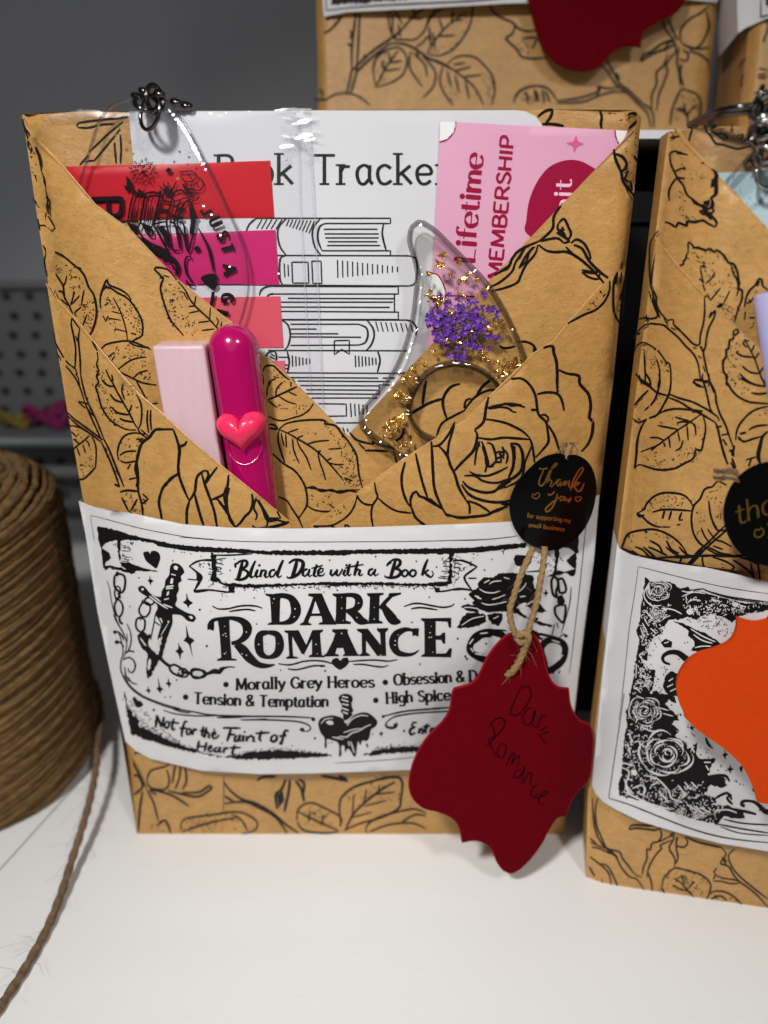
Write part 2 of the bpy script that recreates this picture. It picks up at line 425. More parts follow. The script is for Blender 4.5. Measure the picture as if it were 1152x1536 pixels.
# ---------------------------------------------------------------- a skeleton alphabet, inked with a nib
G = {
'a': (58, "46 54 30 66 12 54 8 30 16 4 30 0 46 20;46 66 46 14 56 0"), 'b': (58, "10 105 10 0;10 46 26 66 46 58 52 33 44 6 26 0 10 14"),
'c': (54, "48 54 30 66 12 54 8 32 16 6 32 0 50 12"), 'd': (60, "50 105 50 0;50 46 34 66 14 58 8 33 16 6 34 0 50 16"),
'e': (56, "8 34 50 36 46 58 30 66 12 54 8 30 18 4 34 0 50 12"), 'f': (40, "42 96 32 105 20 94 18 70 18 0;2 64 38 64"),
'g': (58, "48 54 30 66 12 54 8 34 18 10 32 8 48 22;48 66 48 -10 38 -28 20 -30 8 -20"), 'h': (58, "10 105 10 0;10 44 26 64 42 60 47 42 47 0"),
'i': (28, "14 66 14 0;.14 90"), 'k': (56, "10 105 10 0;48 64 12 30;22 38 52 0"), 'l': (28, "14 105 14 0"),
'm': (84, "10 66 10 0;10 44 24 64 38 58 42 42 42 0;42 44 56 64 68 58 73 42 73 0"), 'n': (58, "10 66 10 0;10 44 26 64 42 60 47 42 47 0"),
'o': (60, "30 66 12 54 8 33 14 8 30 0 46 8 52 33 46 56 30 66"), 'p': (60, "10 66 10 -30;10 46 26 66 46 58 52 33 44 6 26 0 10 14"),
'r': (42, "10 66 10 0;10 42 20 60 38 60"), 's': (50, "44 56 28 66 12 56 16 40 40 28 46 14 30 0 8 8"), 't': (40, "18 90 18 14 28 0 40 6;2 64 36 64"),
'u': (58, "10 66 10 20 20 2 34 4 46 22;46 66 46 0"), 'w': (74, "4 66 22 0;22 0 36 62;36 62 52 0;52 0 68 66"), 'y': (54, "6 66 28 4;50 66 28 0 16 -26 4 -28"),
'A': (72, "4 0 36 100;36 100 68 0;18 34 56 34"), 'B': (64, "12 100 12 0;12 100 44 98 54 78 42 54 12 52;12 52 48 50 60 26 46 2 12 0"),
'D': (72, "12 100 12 0;12 100 44 96 64 70 64 30 44 4 12 0"), 'E': (62, "12 100 12 0;12 100 56 100;12 52 46 52;12 0 58 0"),
'F': (58, "12 100 12 0;12 100 58 100;12 52 46 52"), 'G': (74, "64 80 44 100 20 90 8 50 20 10 44 0 64 20;64 44 64 8;46 44 70 44"),
'H': (72, "12 100 12 0;60 100 60 0;12 52 60 52"), 'I': (28, "14 100 14 0"), 'J': (50, "40 100 40 20 28 0 10 4 4 20"), 'L': (56, "12 100 12 0;12 0 52 0"),
'M': (84, "10 0 14 100;14 100 42 10;42 10 70 100;70 100 74 0"), 'N': (72, "10 0 10 100;10 100 60 0;60 0 60 100"),
'O': (80, "40 100 16 86 8 50 16 14 40 0 64 14 72 50 64 86 40 100"), 'P': (62, "12 100 12 0;12 100 46 98 56 74 44 48 12 46"),
'R': (68, "12 100 12 0;12 100 46 98 56 76 44 52 12 50;34 50 64 0"), 'S': (62, "54 84 34 100 14 86 18 62 48 42 56 22 36 0 8 14"),
'T': (72, "36 100 36 0;4 100 68 100"), 'U': (72, "12 100 12 24 26 2 48 2 60 24 60 100"), '&': (72, "66 0 20 70 22 94 38 100 50 86 40 62 14 38 8 16 24 0 44 8 66 42"), ' ': (34, ""),
}
def text(pen, s, p0, p1, cap, w=0.17, thin=0.35, serif=0.0, slant=0.0, mono=0, sag=0.0, bounce=0.0, flip=1):
    """writes s from p0 to p1 (baseline, photo pixels); cap = capital height in pixels"""
    adv = [mono or G[c][0] for c in s]; tot = sum(adv)
    dx, dy = p1[0] - p0[0], p1[1] - p0[1]; d = math.hypot(dx, dy); ux, uy = dx / d, dy / d; vx, vy = uy, -ux
    sx = d / tot; sy = cap / 100.0; x = 0.0
    def put(a, b):
        a2 = (a + b * slant * sy / sx) * sx; t = a2 / d
        off = b * sy - sag * 4 * t * (1 - t)
        return (p0[0] + ux * a2 + vx * off, p0[1] + uy * a2 + vy * off)
    for ch, ad in zip(s, adv):
        w0, g = G[ch]; x0 = x + (ad - w0) / 2 if mono else x
        bo = random.uniform(-bounce, bounce)
        for st in g.split(';'):
            if not st: continue
            if st[0] == '.':
                a, b = [float(q) for q in st[1:].split()]; pen.dot(*put(x0 + a, b + bo), cap * w * 0.62); continue
            n = [float(q) for q in st.split()]; pts = [put(x0 + n[i], n[i + 1] + bo) for i in range(0, len(n), 2)]
            sm = catmull(pts, max(0.8, cap * 0.07)) if len(pts) > 2 else linear(pts, max(1.0, cap * .12))
            out = []
            for i, q in enumerate(sm):
                a, b = sm[max(i - 1, 0)], sm[min(i + 1, len(sm) - 1)]
                ex, ey = b[0] - a[0], b[1] - a[1]; l = math.hypot(ex, ey) or 1
                vert = abs((ex * vx + ey * vy) / l)
                out.append((q[0], q[1], cap * w * (thin + (1 - thin) * vert)))
            pen.ribbon(out, 1, False)
            if serif and len(n) == 4:
                for q, nb in ((sm[0], sm[1]), (sm[-1], sm[-2])):
                    ex, ey = q[0] - nb[0], q[1] - nb[1]; l = math.hypot(ex, ey) or 1
                    if abs((ex * vx + ey * vy) / l) > 0.86:
                        h = cap * serif; pen.ribbon([(q[0] - ux * h, q[1] - uy * h, cap * w * .5), (q[0], q[1], cap * w * .55), (q[0] + ux * h, q[1] + uy * h, cap * w * .5)], 1, False)
        x += ad

def sheet(mb, sf, poly, k, thick=0.0, grid=14.0, holes=(), smooth=True, e=0.0):
    """a sheet on a surface, its outline in photo pixels, with real thickness behind it"""
    v, f = tri_fill(poly, grid, holes)
    top = [sf.P(x, y, e) for x, y in v]
    f = [t if (top[t[1]] - top[t[0]]).cross(top[t[2]] - top[t[0]]).dot(sf.N) > 0 else t[::-1] for t in f]
    mb.add(top, f, k, smooth)
    if thick:
        mb.add([p - sf.N * thick for p in top], [t[::-1] for t in f], k, smooth)
        for loop in [poly] + list(holes):
            q = [sf.P(x, y, e) for x, y in loop]; n = len(q)
            mb.add(q + [p - sf.N * thick for p in q], [(i, (i + 1) % n, n + (i + 1) % n, n + i) for i in range(n)], k, False)
def lip(mb, sf, path, k, r=0.0005, out=1):
    """a folded edge: the paper rolls back over a small radius along path"""
    P = [sf.P(x, y) for x, y in linear(path, 8)]; n = len(P); vs_ = []; seg = 6
    for i, p in enumerate(P):
        t = (P[min(i + 1, n - 1)] - P[max(i - 1, 0)]).normalized(); o = t.cross(sf.N).normalized() * out
        for j in range(seg + 1):
            a = math.pi * j / seg
            vs_.append(p + o * (r * math.sin(a)) - sf.N * (r - r * math.cos(a)))
    m = seg + 1
    mb.add(vs_, [(i * m + j, i * m + j + 1, (i + 1) * m + j + 1, (i + 1) * m + j) for i in range(n - 1) for j in range(seg)], k)
def wrap_box(mb, sf, poly, k, depth, back, grid=16.0):
    """closed box: front follows the surface, sides run straight back to depth"""
    sheet(mb, sf, poly, k, 0, grid)
    q = linear(list(poly) + [poly[0]], 20)[:-1]
    P = [sf.P(x, y) for x, y in q]; n = len(P)
    B = []
    for p in P:
        h = (p - sf.O).dot(sf.N); B.append(p - sf.N * (h + depth))
    mb.add(P + B, [(i, (i + 1) % n, n + (i + 1) % n, n + i) for i in range(n)], k, False)
    mb.add(B, [tuple(range(n))], back, False)

def glint(mb, sf, x, y, sx, sy, k='glint', jit=.02, e=.0003, rot=0.0, bend=.06):
    """a small added facet of clear film, aimed between camera and lamp for a highlight"""
    p = sf.P(x, y, e); v = (CAM - p).normalized(); l = (KEY - p).normalized()
    n = ((v + l).normalized() + Vector((random.gauss(0, jit), random.gauss(0, jit), random.gauss(0, jit)))).normalized()
    a = n.cross(Vector((0, 0, 1))).normalized(); b = n.cross(a); px = (p - CAM).length / FPX
    a, b = a * math.cos(rot) + b * math.sin(rot), b * math.cos(rot) - a * math.sin(rot)
    V = []
    for j in range(4):
        for i in range(4):
            u, w = i / 1.5 - 1, j / 1.5 - 1; f = 1 - .35 * abs(u) * random.random()
            V.append(p + a * (u * sx * px * .5) + b * (w * sy * px * .5 * f) - n * (bend * .25 * (u * u * sx + w * w * sy) * px))
    mb.add(V, [(j * 4 + i, j * 4 + i + 1, j * 4 + i + 5, j * 4 + i + 4) for j in range(3) for i in range(3)], k)

def glint_strip(mb, sf, path, w, k='glint', e=.0003, wob=.006, bend=.05):
    """one continuous crease of film along path that catches the lamp"""
    P = [sf.P(x, y, e) for x, y in path]; n = len(P); V = []; off = Vector((random.gauss(0, wob), random.gauss(0, wob), random.gauss(0, wob)))
    for i, p in enumerate(P):
        t = (P[min(i + 1, n - 1)] - P[max(i - 1, 0)]).normalized(); v = (CAM - p).normalized(); l = (KEY - p).normalized()
        h = ((v + l).normalized() + off * math.sin(i * .7) + off).normalized(); b = h.cross(t).normalized(); h = t.cross(b)
        ww = w * (p - CAM).length / FPX * .5 * (.25 + .75 * math.sin(math.pi * (i + .5) / n)) * random.uniform(.7, 1.2)
        for u in (-1, -.4, .4, 1): V.append(p + b * (u * ww) - h * (bend * u * u * ww))
    mb.add(V, [(i * 4 + j, i * 4 + j + 1, i * 4 + j + 5, i * 4 + j + 4) for i in range(n - 1) for j in range(3)], k)
# ================================================================ the place: table, wall, riser, basket
def structure(name, mb):
    o = mb.build(name); o['kind'] = 'structure'; return o
mb = MB(); box(mb, (-0.62, -0.30, -0.02), (0.62, 0.46, 0.0), 'table')
flat = Surf((0, 0, 0), (1, 0, 0), (0, 1, 0), lambda a, c: 0.0)
pen = Pen(mb, flat, 0.0002)
pen.k = 'scratch'
for i in range(16):                                            # faint brushed grain of the table top
    x, y = random.uniform(0, 1100), random.uniform(1290, 1530); L = random.uniform(20, 120)
    pen.ribbon(linear([(x, y), (x + L, y + L * random.uniform(.12, .22))], 12), random.uniform(.4, .8), False)
pen.k = 'seam'; pen.ribbon(linear([(-30, 1338), (90, 1205), (160, 1130)], 10), 1.6, False)  # thin dark line drawn across the table top
structure('tabletop', mb)
mb = MB(); box(mb, (-0.75, 0.46, -0.02), (0.75, 0.48, 0.95), 'wall'); structure('wall', mb)

RIS_T = on_y(985, 195, 0.050).z; RIS_B = on_y(985, 208, 0.050).z
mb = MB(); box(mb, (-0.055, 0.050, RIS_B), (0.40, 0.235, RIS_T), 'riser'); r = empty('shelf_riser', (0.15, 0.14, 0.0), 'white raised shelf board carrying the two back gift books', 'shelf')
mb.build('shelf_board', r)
mb = MB(); box(mb, (-0.055, 0.215, 0.0), (0.40, 0.2349, RIS_B - 0.0002), 'dark'); mb.build('back_panel', r)  # black panel added to keep the space under the shelf dark
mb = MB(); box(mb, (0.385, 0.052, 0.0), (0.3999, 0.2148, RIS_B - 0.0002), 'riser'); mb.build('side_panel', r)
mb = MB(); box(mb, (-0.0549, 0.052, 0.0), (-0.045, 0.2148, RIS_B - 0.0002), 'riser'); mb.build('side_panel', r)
mb = MB(); box(mb, (0.0, 0.066, 0.0001), (0.30, 0.20, 0.186), 'dark')  # black box added so the gap between the books stays dark
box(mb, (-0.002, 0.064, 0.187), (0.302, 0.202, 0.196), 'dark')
tag(mb.build('gap_box'), 'black lidded box added to keep the gap under the white shelf dark', 'box')

bk = empty('wire_basket', (-0.22, 0.25, 0.0), 'dark grey perforated metal basket behind the twine spool', 'basket')
mb = MB()
zt, x0 = 0.155, -0.40
sx, sz = 0.0118, 0.0098
for i in range(28):
    for j in range(13):
        cx, cz = x0 + (i + .5) * sx + (0.2 * sx if j % 2 else 0), 0.03 + (j + .5) * sz
        n = 8; ring = [(cx + 0.0025 * math.cos(2 * math.pi * (q + .5) / n), 0.205, cz + 0.0023 * math.sin(2 * math.pi * (q + .5) / n)) for q in range(n)]
        a, b, c, d = x0 + i * sx + (0.2 * sx if j % 2 else 0), x0 + (i + 1) * sx + (0.2 * sx if j % 2 else 0), 0.03 + j * sz, 0.03 + (j + 1) * sz
        cor = [(b, .205, cz), (b, .205, d), (cx, .205, d), (a, .205, d), (a, .205, cz), (a, .205, c), (cx, .205, c), (b, .205, c)]
        mb.add(ring + cor, [(q, (q + 1) % n, n + (q + 1) % n, n + q) for q in range(n)], 'basket', False)
mb.build('perforated_side', bk)
mb = MB(); box(mb, (x0, 0.2062, 0.03), (-0.0605, 0.2075, 0.157), 'hole_backing'); mb.build('hole_backing', bk)  # dark sheet set close behind the perforations so the holes read dark
mb = MB(); tube(mb, [(x0, 0.204, 0.158), (-0.060, 0.204, 0.158)], 0.0022, 'basket'); mb.build('rim', bk)
sh = empty('metal_shelf', (-0.2, 0.17, 0.0), 'grey metal shelf with a round front edge behind the twine spool', 'shelf')
zs = on_y(50, 662, 0.155).z
mb = MB(); box(mb, (-0.40, 0.156, zs - 0.004), (-0.062, 0.203, zs), 'rail'); mb.build('shelf_plate', sh)
mb = MB(); tube(mb, [(-0.40, 0.154, zs), (-0.062, 0.154, zs)], 0.0026, 'rail', 10); mb.build('front_edge', sh)
mb = MB(); tube(mb, [(-0.40, 0.150, zs - 0.014), (-0.062, 0.150, zs - 0.014)], 0.0035, 'basket', 10); mb.build('lower_rod', sh)
for x in (-0.385, -0.075):
    mb = MB(); box(mb, (x - 0.006, 0.190, 0.0), (x + 0.006, 0.202, zs - 0.0042), 'basket'); mb.build('leg', sh)
def lump(name, px, py, y, r, k, label, cat):
    c = on_y(px, py, y); mb = MB()
    for i in range(9):
        a = 2 * math.pi * i / 9; o = Vector((math.cos(a) * r * .9, math.sin(a) * r * .3, math.sin(a * 2) * r * .35))
        q = [c + o + Vector((math.cos(t) * r * .55, math.sin(t) * r * .35, math.sin(t + a) * r * .4)) for t in [k2 * 2 * math.pi / 8 for k2 in range(8)]]
        tube(mb, q, r * .22, k, 6, closed=True)
    lo = min(v.z for v in mb.v)
    for v in mb.v: v.z += zs + 0.0002 - lo
    return tag(mb.build(name), label, cat)
lump('ribbon_bow', 74, 650, 0.178, 0.0075, 'hot', 'bright pink ribbon bow on the grey shelf behind the spool', 'bow')
lump('ribbon_bow', 26, 652, 0.178, 0.0055, 'mustard', 'small mustard bow on the grey shelf left of the pink one', 'bow')

# ================================================================ the main wrapped book
HB = 0.2097
XL, XR = on_y(205, 1251, 0.0).x, on_y(846, 1251, 0.0).x
WB = XR - XL
def sm(t): t = min(1, max(0, t)); return t * t * (3 - 2 * t)
def gS(a):
    u = min(1, max(0, a / WB))
    return 1 - (1 - u / .38) ** 2 if u < .38 else 1 - ((u - .38) / .62) ** 2.2
def edge_round(a):
    d = min(a, WB - a); return -0.004 * (1 - min(1, max(0, d) / 0.004)) ** 2
def hz(c): return sm(c / 0.05) * (1 - 0.45 * sm((c - 0.11) / 0.10))
hw = lambda a, c: 0.005 * gS(a) * hz(c) + edge_round(a) * sm(c / 0.03)
FR = dict(O=(XL, 0, 0), R=(1, 0, 0), U=(0, 0, 1))
sWrap = Surf(h=hw, **FR)
sTrack = sWrap.lift(0.0005); sMember = sWrap.lift(0.0012); sFilm = sWrap.lift(0.0011); sTab = sWrap.lift(0.0008)
sUL = Surf(h=lambda a, c: hw(a, c) + 0.0006 + 0.0044 * min(1, 2.4 * gS(a)), **FR)
sIR = sWrap.lift(0.0020)
sLL = Surf(h=lambda a, c: max(0.0203 * gS(a), hw(a, c) + 0.0046 * min(1, 2.4 * gS(a))) + 0.0012, **FR)
sOR = Surf(h=lambda a, c: hw(a, c) + 0.0012 + 0.0082 * min(1, 5 * max(0, 1 - a / WB)), **FR)
sSleeve = Surf(h=lambda a, c: 0.0216 * gS(a) * (0.27 + 0.73 * sm((c - 0.025) / 0.07)) + 0.0022, **FR)

book = empty('wrapped_book', (XL + WB / 2, 0.012, 0.0), 'kraft wrapped book in the middle with cards and a magenta pen in its folded pockets', 'book', 'wrapped blind date books')
DEPTH = 0.030
mb = MB()
wrap_box(mb, sWrap, [(33.5, 171), (120, 167), (480, 165), (815, 164), (952, 165), (962, 176), (935, 420), (900, 745), (845.5, 1251), (500, 1251), (205.5, 1251), (118, 700), (80, 465)], 'kraft', DEPTH, 'kraft')
pen = Pen(mb, sWrap)
pen.crop(20, 150, 4.608).draw("""
s11: 440 185 452 160 540 145 700 128 790 118; 445 190 520 192 600 172 700 165
s10: 525 360 650 240 760 150; 560 420 660 300 740 200; 500 430 530 420 560 420
s10: 700 290 706 380 712 440; 740 240 746 340 740 440; 460 450 520 380
""")
pen.crop(640, 150, 3.6).draw("""
s11: 935 60 945 90 940 130 945 155; 640 130 670 90 680 50; 600 90 640 60 680 50; 620 130 680 130 740 140; 1085 80 1120 72 1150 92; 1090 155 1140 110
t: 970 70 1100 70 1090 120 970 120
""")
pen.k = 'softink'
pen.crop(150, 1090, 2.351).draw("""
s5: 95 60 115 120 150 190 165 215; 105 190 130 170 150 210 120 240; 165 220 190 270 205 330; 150 230 140 290 135 370; 175 225 200 240; 120 95 135 90 150 95
s5: 165 190 180 155 230 140 245 130; 165 190 180 215 230 220 245 190 235 150; 285 135 280 180 265 220; 300 140 305 190 290 222; 265 135 255 200; 125 235 150 215
s6: 175 220 250 240 315 280; 240 225 300 240 350 245 395 215 385 207 350 230 290 232; 200 350 230 330 250 375
s5: 285 360 300 325 400 310 480 300 530 315 555 340 545 365 500 378; 290 370 380 340 480 320; 470 310 500 330 520 365
t26: 300 320 500 310 480 370 310 370; 200 330 240 330 240 375 160 375
e5: 285 360 300 325 400 310 480 300
s6: 437 195 460 225 500 255 550 270 610 305 650 340 700 375; 440 270 510 265 560 285 620 320 660 375; 440 245 470 262
s7: 555 192 570 178 620 175; 655 185 640 220 620 240 625 290; 670 185 665 230 650 300; 690 190 710 220 720 265; 700 185 720 200 715 240; 780 172 830 182 875 192; 840 172 870 185
f: 625 240 645 225 650 260 630 285
s5: 695 330 700 290 740 268 790 285 850 320 845 350; 695 335 720 365 790 375 840 370; 700 300 760 330 840 365; 740 300 735 335; 790 310 780 350
t26: 710 280 800 290 830 350 720 350
s6: 850 350 845 270 870 230 930 200 1055 180 1060 260 1050 290 990 320 920 340 860 365; 865 365 900 300 980 230 1040 195
s4: 890 310 895 240; 930 270 940 220; 980 240 985 205; 890 320 960 300; 930 280 1010 260; 960 240 1040 230
e6: 860 240 930 200 1055 180 1058 260
t20: 860 260 960 200 1040 200 900 290
s5: 940 375 940 350 980 320 1050 300 1110 290 1150 305; 950 370 1020 345 1100 340 1150 360; 1060 340 1110 310 1150 315
s2: 437 170 436 300
""")
# dark line where the wrapping paper meets itself at the top edge
mb.build('wrapping_paper', book)

mb = MB()     # ---- upper left flap
poly = [(34, 174), (48, 201), (95, 251), (141, 306), (194, 345), (237, 391), (265, 420), (293, 441), (319, 463), (345, 483), (393, 532), (432, 565), (470, 603), (506, 640), (524, 657), (560, 693), (582, 714), (560, 800), (300, 815), (132, 790), (118, 700), (80, 470), (58, 340)]
sheet(mb, sUL, poly, 'kraft', 0.0004)
lip(mb, sUL, poly[:17], 'kraft', 0.0006)
pen = Pen(mb, sUL)
UL = """
s11: 65 130 78 190 110 235 150 320 185 420 188 490 215 560 222 650 240 690 232 740 245 790
s9: 75 190 100 260 105 320 130 360; 110 300 150 340 140 375; 140 680 175 735 215 755 228 825; 90 240 130 320 120 370
l10: 240 800 290 885 265 905 215 865 180 868
s7: 170 820 185 900; 150 520 165 560
t: 110 380 180 430 215 600 225 760 150 680
s10: 205 1005 235 1040 290 1052 340 1075 420 1140 485 1200 520 1290 555 1340 560 1382
s7: 440 1150 495 1225 530 1310; 370 1210 360 1260 345 1290; 420 1320 410 1382; 485 1330 475 1382; 430 1150 470 1165
s8: 210 1010 228 1060 215 1110 235 1220; 265 1160 310 1230 345 1290 355 1382; 275 1370 290 1335 330 1320 345 1345
t26: 240 1070 420 1150 500 1290 430 1330 250 1180
s10: 605 1382 602 1350 640 1250 652 1240 660 1275 740 1310 790 1345 815 1382
s6: 640 1250 630 1290 650 1280
"""
pen.crop(20, 150, 4.608).draw(UL)
pen.crop(20, 430, 4.608).draw("""
s10: 530 20 560 70 575 180 555 280 525 330 480 300
s8: 345 0 350 60 385 130 410 185; 470 140 425 180 440 205; 290 60 320 80 380 130
s7: 425 35 395 130; 490 20 470 130; 510 190 480 270; 405 120 460 60
s9: 300 10 280 60 275 100 290 130
t30: 470 100 560 100 560 260 500 320 420 190
e4: 545 60 575 180 555 280 525 330
s10: 605 150 600 90 620 20 660 5 720 40 800 90 870 190 895 270 885 340 830 370
s7: 690 75 740 170 775 280 790 370; 815 320 850 330; 860 350 820 380
s6: 680 170 740 185; 650 215 745 232; 700 290 780 310; 705 290 700 310; 630 130 660 110; 620 200 640 240; 640 240 655 200
e7: 620 30 660 8 720 40 800 90 870 190 895 270 885 340
t26: 720 60 860 200 880 330 800 280 740 120; 610 40 680 80 700 150 610 140; 620 180 700 220 720 300 640 240
s9: 600 440 640 400 720 380 800 375 880 400 950 435; 720 580 800 620 860 650 900 665 990 680; 850 650 900 740 940 825
s8: 720 575 790 520 850 495 920 485; 830 630 870 595 930 578; 940 810 1000 805; 800 385 860 410 940 420
s6: 650 490 700 450; 680 510 700 480; 900 640 920 620
t30: 620 440 800 390 930 430 900 480 760 510 680 500; 780 550 920 500 920 560 800 580; 910 760 1000 770 1000 810 940 810; 860 600 970 590 970 650 880 640
""")
pen.crop(180, 400, 4.608).draw("""
s10: 390 90 330 20 245 5 240 20 295 80 280 140 295 220 325 310 350 370 400 430 440 475
s9: 400 100 450 160 480 220 515 265 560 310 620 365 665 415 700 440
s7: 515 265 525 200; 620 365 625 280; 475 275 515 270; 475 320 550 305; 540 385 620 375; 565 440 650 430; 665 350 680 380 665 415; 690 440 705 380
s6: 420 170 450 185; 440 180 470 230; 300 60 340 70
e5: 295 80 280 140 295 220 325 310 350 370 400 430
t18: 270 60 400 130 460 250 480 420 400 420 310 250
t34: 430 330 520 370 540 410 440 410; 340 220 370 220 370 245 340 245; 420 440 520 450 500 475 440 470
""")
pen.crop(380, 520, 4.431).draw("""
s9: 65 165 80 130 130 125 160 150 200 190 240 220; 95 355 150 330 215 300 290 265
s8: 150 330 155 280 195 235; 100 360 160 405; 100 460 150 485 200 490 270 470 320 455 370 420 400 375
s7: 95 250 110 230 150 210; 170 330 230 365 285 380; 235 300 290 325; 250 265 250 235; 90 330 95 270 120 235; 60 180 70 250
t34: 80 150 150 150 240 230 220 250 100 190; 240 400 380 370 350 430 270 450
t12: 110 260 220 260 200 330 120 340; 140 380 260 390 240 450 150 450
s10: 170 550 220 510 320 490 440 485 480 495 475 510 545 525 590 580 640 640 685 720 695 790 705 860 720 920 730 945
s10: 730 945 690 965 640 955 570 970 520 950 450 960 400 930 350 940
s7: 340 930 380 940 420 945 470 950 530 960 600 955 660 950 720 950
s9: 100 515 140 520 165 545; 105 540 165 550; 170 550 240 580 290 610 360 650 430 700 500 770 560 840 600 890; 170 555 165 620 185 700 210 770
s8: 215 580 220 670; 185 570 190 600 205 660; 260 610 270 690 305 775; 290 620 310 670 350 730 385 820; 360 645 430 628 505 622; 430 705 440 760 465 830 480 885
s7: 480 760 520 740; 500 770 550 782 600 780; 295 605 330 590; 430 700 450 690; 230 570 300 545; 500 680 590 675; 600 870 660 890
e8: 475 500 545 525 590 580 640 640 685 720 695 790 705 860 720 920
t24: 480 510 600 600 680 740 700 900 620 900 540 780 640 700 520 600
t20: 350 560 420 570 410 620 360 610; 390 830 460 820 460 850 400 850; 240 680 300 700 300 780 230 740; 560 690 590 700 580 730 550 730
t30: 580 850 700 860 710 930 620 940
s10: 130 710 200 775 270 820 320 880 350 950 358 1040 335 1090 300 1140
s9: 165 995 220 1020 260 1080 300 1140 330 1205; 355 1055 410 1085 480 1095 530 1090
t22: 370 960 520 1000 540 1070 400 1070
s7: 500 1040 545 1080
""")
mb.build('flap', book)

mb = MB()     # ---- inner right flap
poly = [(961, 180), (955, 189), (880, 268), (800, 352), (732, 423), (642, 523), (590, 580), (524, 652), (575, 745), (700, 760), (880, 640), (936, 420), (950, 300)]
sheet(mb, sIR, poly, 'kraft', 0.0004)
lip(mb, sIR, poly[1:8], 'kraft', 0.0006, -1)
pen = Pen(mb, sIR)
pen.crop(660, 300, 3.716).draw("""
s11: 675 30 635 90 630 150 600 190 550 230; 550 230 480 260 430 290 400 330 380 370 300 420; 550 250 590 280 640 290 710 290 780 330 850 390 920 470
s8: 600 190 625 160; 440 380 480 340 500 290 530 260; 400 330 380 380 330 400
s10: 545 250 530 300 480 360 450 420 430 460 360 490 290 505; 520 260 480 310 440 380; 560 230 620 215 660 215 690 240; 500 250 470 270 440 330
s9: 470 270 420 350 400 400 330 460 260 490
s12: 650 180 700 210 720 230 690 240; 745 250 790 270 820 320 840 350 890 400 945 440
s11: 660 130 690 105 715 150 730 190 715 220; 730 240 760 220 800 240 830 290 840 330
s10: 660 130 655 160 690 190; 790 390 840 400 880 400; 330 810 360 825 420 815; 430 790 480 790 520 810 540 850
s9: 680 150 690 170; 700 260 740 300 800 340; 790 400 830 430 880 440 890 410; 800 400 870 410; 670 160 700 200
f: 520 815 545 840 545 855 515 845
""")
pen.crop(640, 150, 3.6).draw("""
s12: 1010 265 1020 320 1050 390 1060 440 1090 480 1120 520; 1020 290 1060 310 1080 350 1060 380
s9: 1090 380 1070 430 1100 440; 1120 300 1135 330; 1050 390 1070 370; 1100 440 1110 490
t: 1060 220 1140 160 1140 340 1100 400
t30: 1040 330 1090 370 1110 470 1070 440
""")
pen.crop(600, 500, 3.84).draw("""
s12: 150 270 140 330 130 410; 50 470 100 440 170 400 250 375; 345 290 290 310 250 370 250 430 270 490; 540 255 480 300 440 360
s10: 550 325 500 330 440 360 400 400 370 445; 370 430 380 385 410 375; 371 445 300 480 240 520 210 590
""")
pen.crop(380, 520, 4.431).draw("""
s11: 640 570 690 620 780 645 795 645; 800 630 830 650 900 665 940 680; 740 690 820 690 900 695; 930 690 945 740 960 780; 930 640 990 590 1000 540
s8: 700 640 740 680; 790 625 800 650
t12: 700 640 880 670 880 690 760 685
""")
mb.build('flap', book)

mb = MB()     # ---- outer right flap with the rose
poly = [(937, 400), (913, 417), (855, 482), (831, 512), (803, 529), (735, 595), (700, 630), (606, 689), (466, 791), (462, 806), (600, 818), (885, 800), (899, 745), (920, 570)]
sheet(mb, sOR, poly, 'kraft', 0.0004)
lip(mb, sOR, poly[1:9], 'kraft', 0.0006, -1)
pen = Pen(mb, sOR)
pen.crop(380, 520, 4.431).draw("""
s10: 690 985 700 1010 740 1045 800 1050; 805 900 815 960 825 1000 790 1060 785 1130 800 1215; 825 1000 880 1050 950 1090 1050 1105
s9: 690 990 670 1060 630 1120 560 1170 500 1190 400 1190; 510 1190 560 1210; 610 1180 615 1215; 620 1180 650 1210; 400 1190 440 1210; 560 1210 640 1205
t24: 460 1150 560 1060 670 1010 640 1100 540 1160
""")
pen.crop(660, 300, 3.716).draw("""
s9: 945 450 945 500 920 560 870 610 800 640 710 688; 990 400 970 450 965 540 970 620 1000 690
t24: 780 630 940 460 930 540 870 600; 980 420 1040 400 1020 650 985 600
s7: 1010 370 1040 300 1055 270; 1005 380 1045 360; 1010 400 1005 560; 1035 380 1020 640; 980 470 990 400
""")
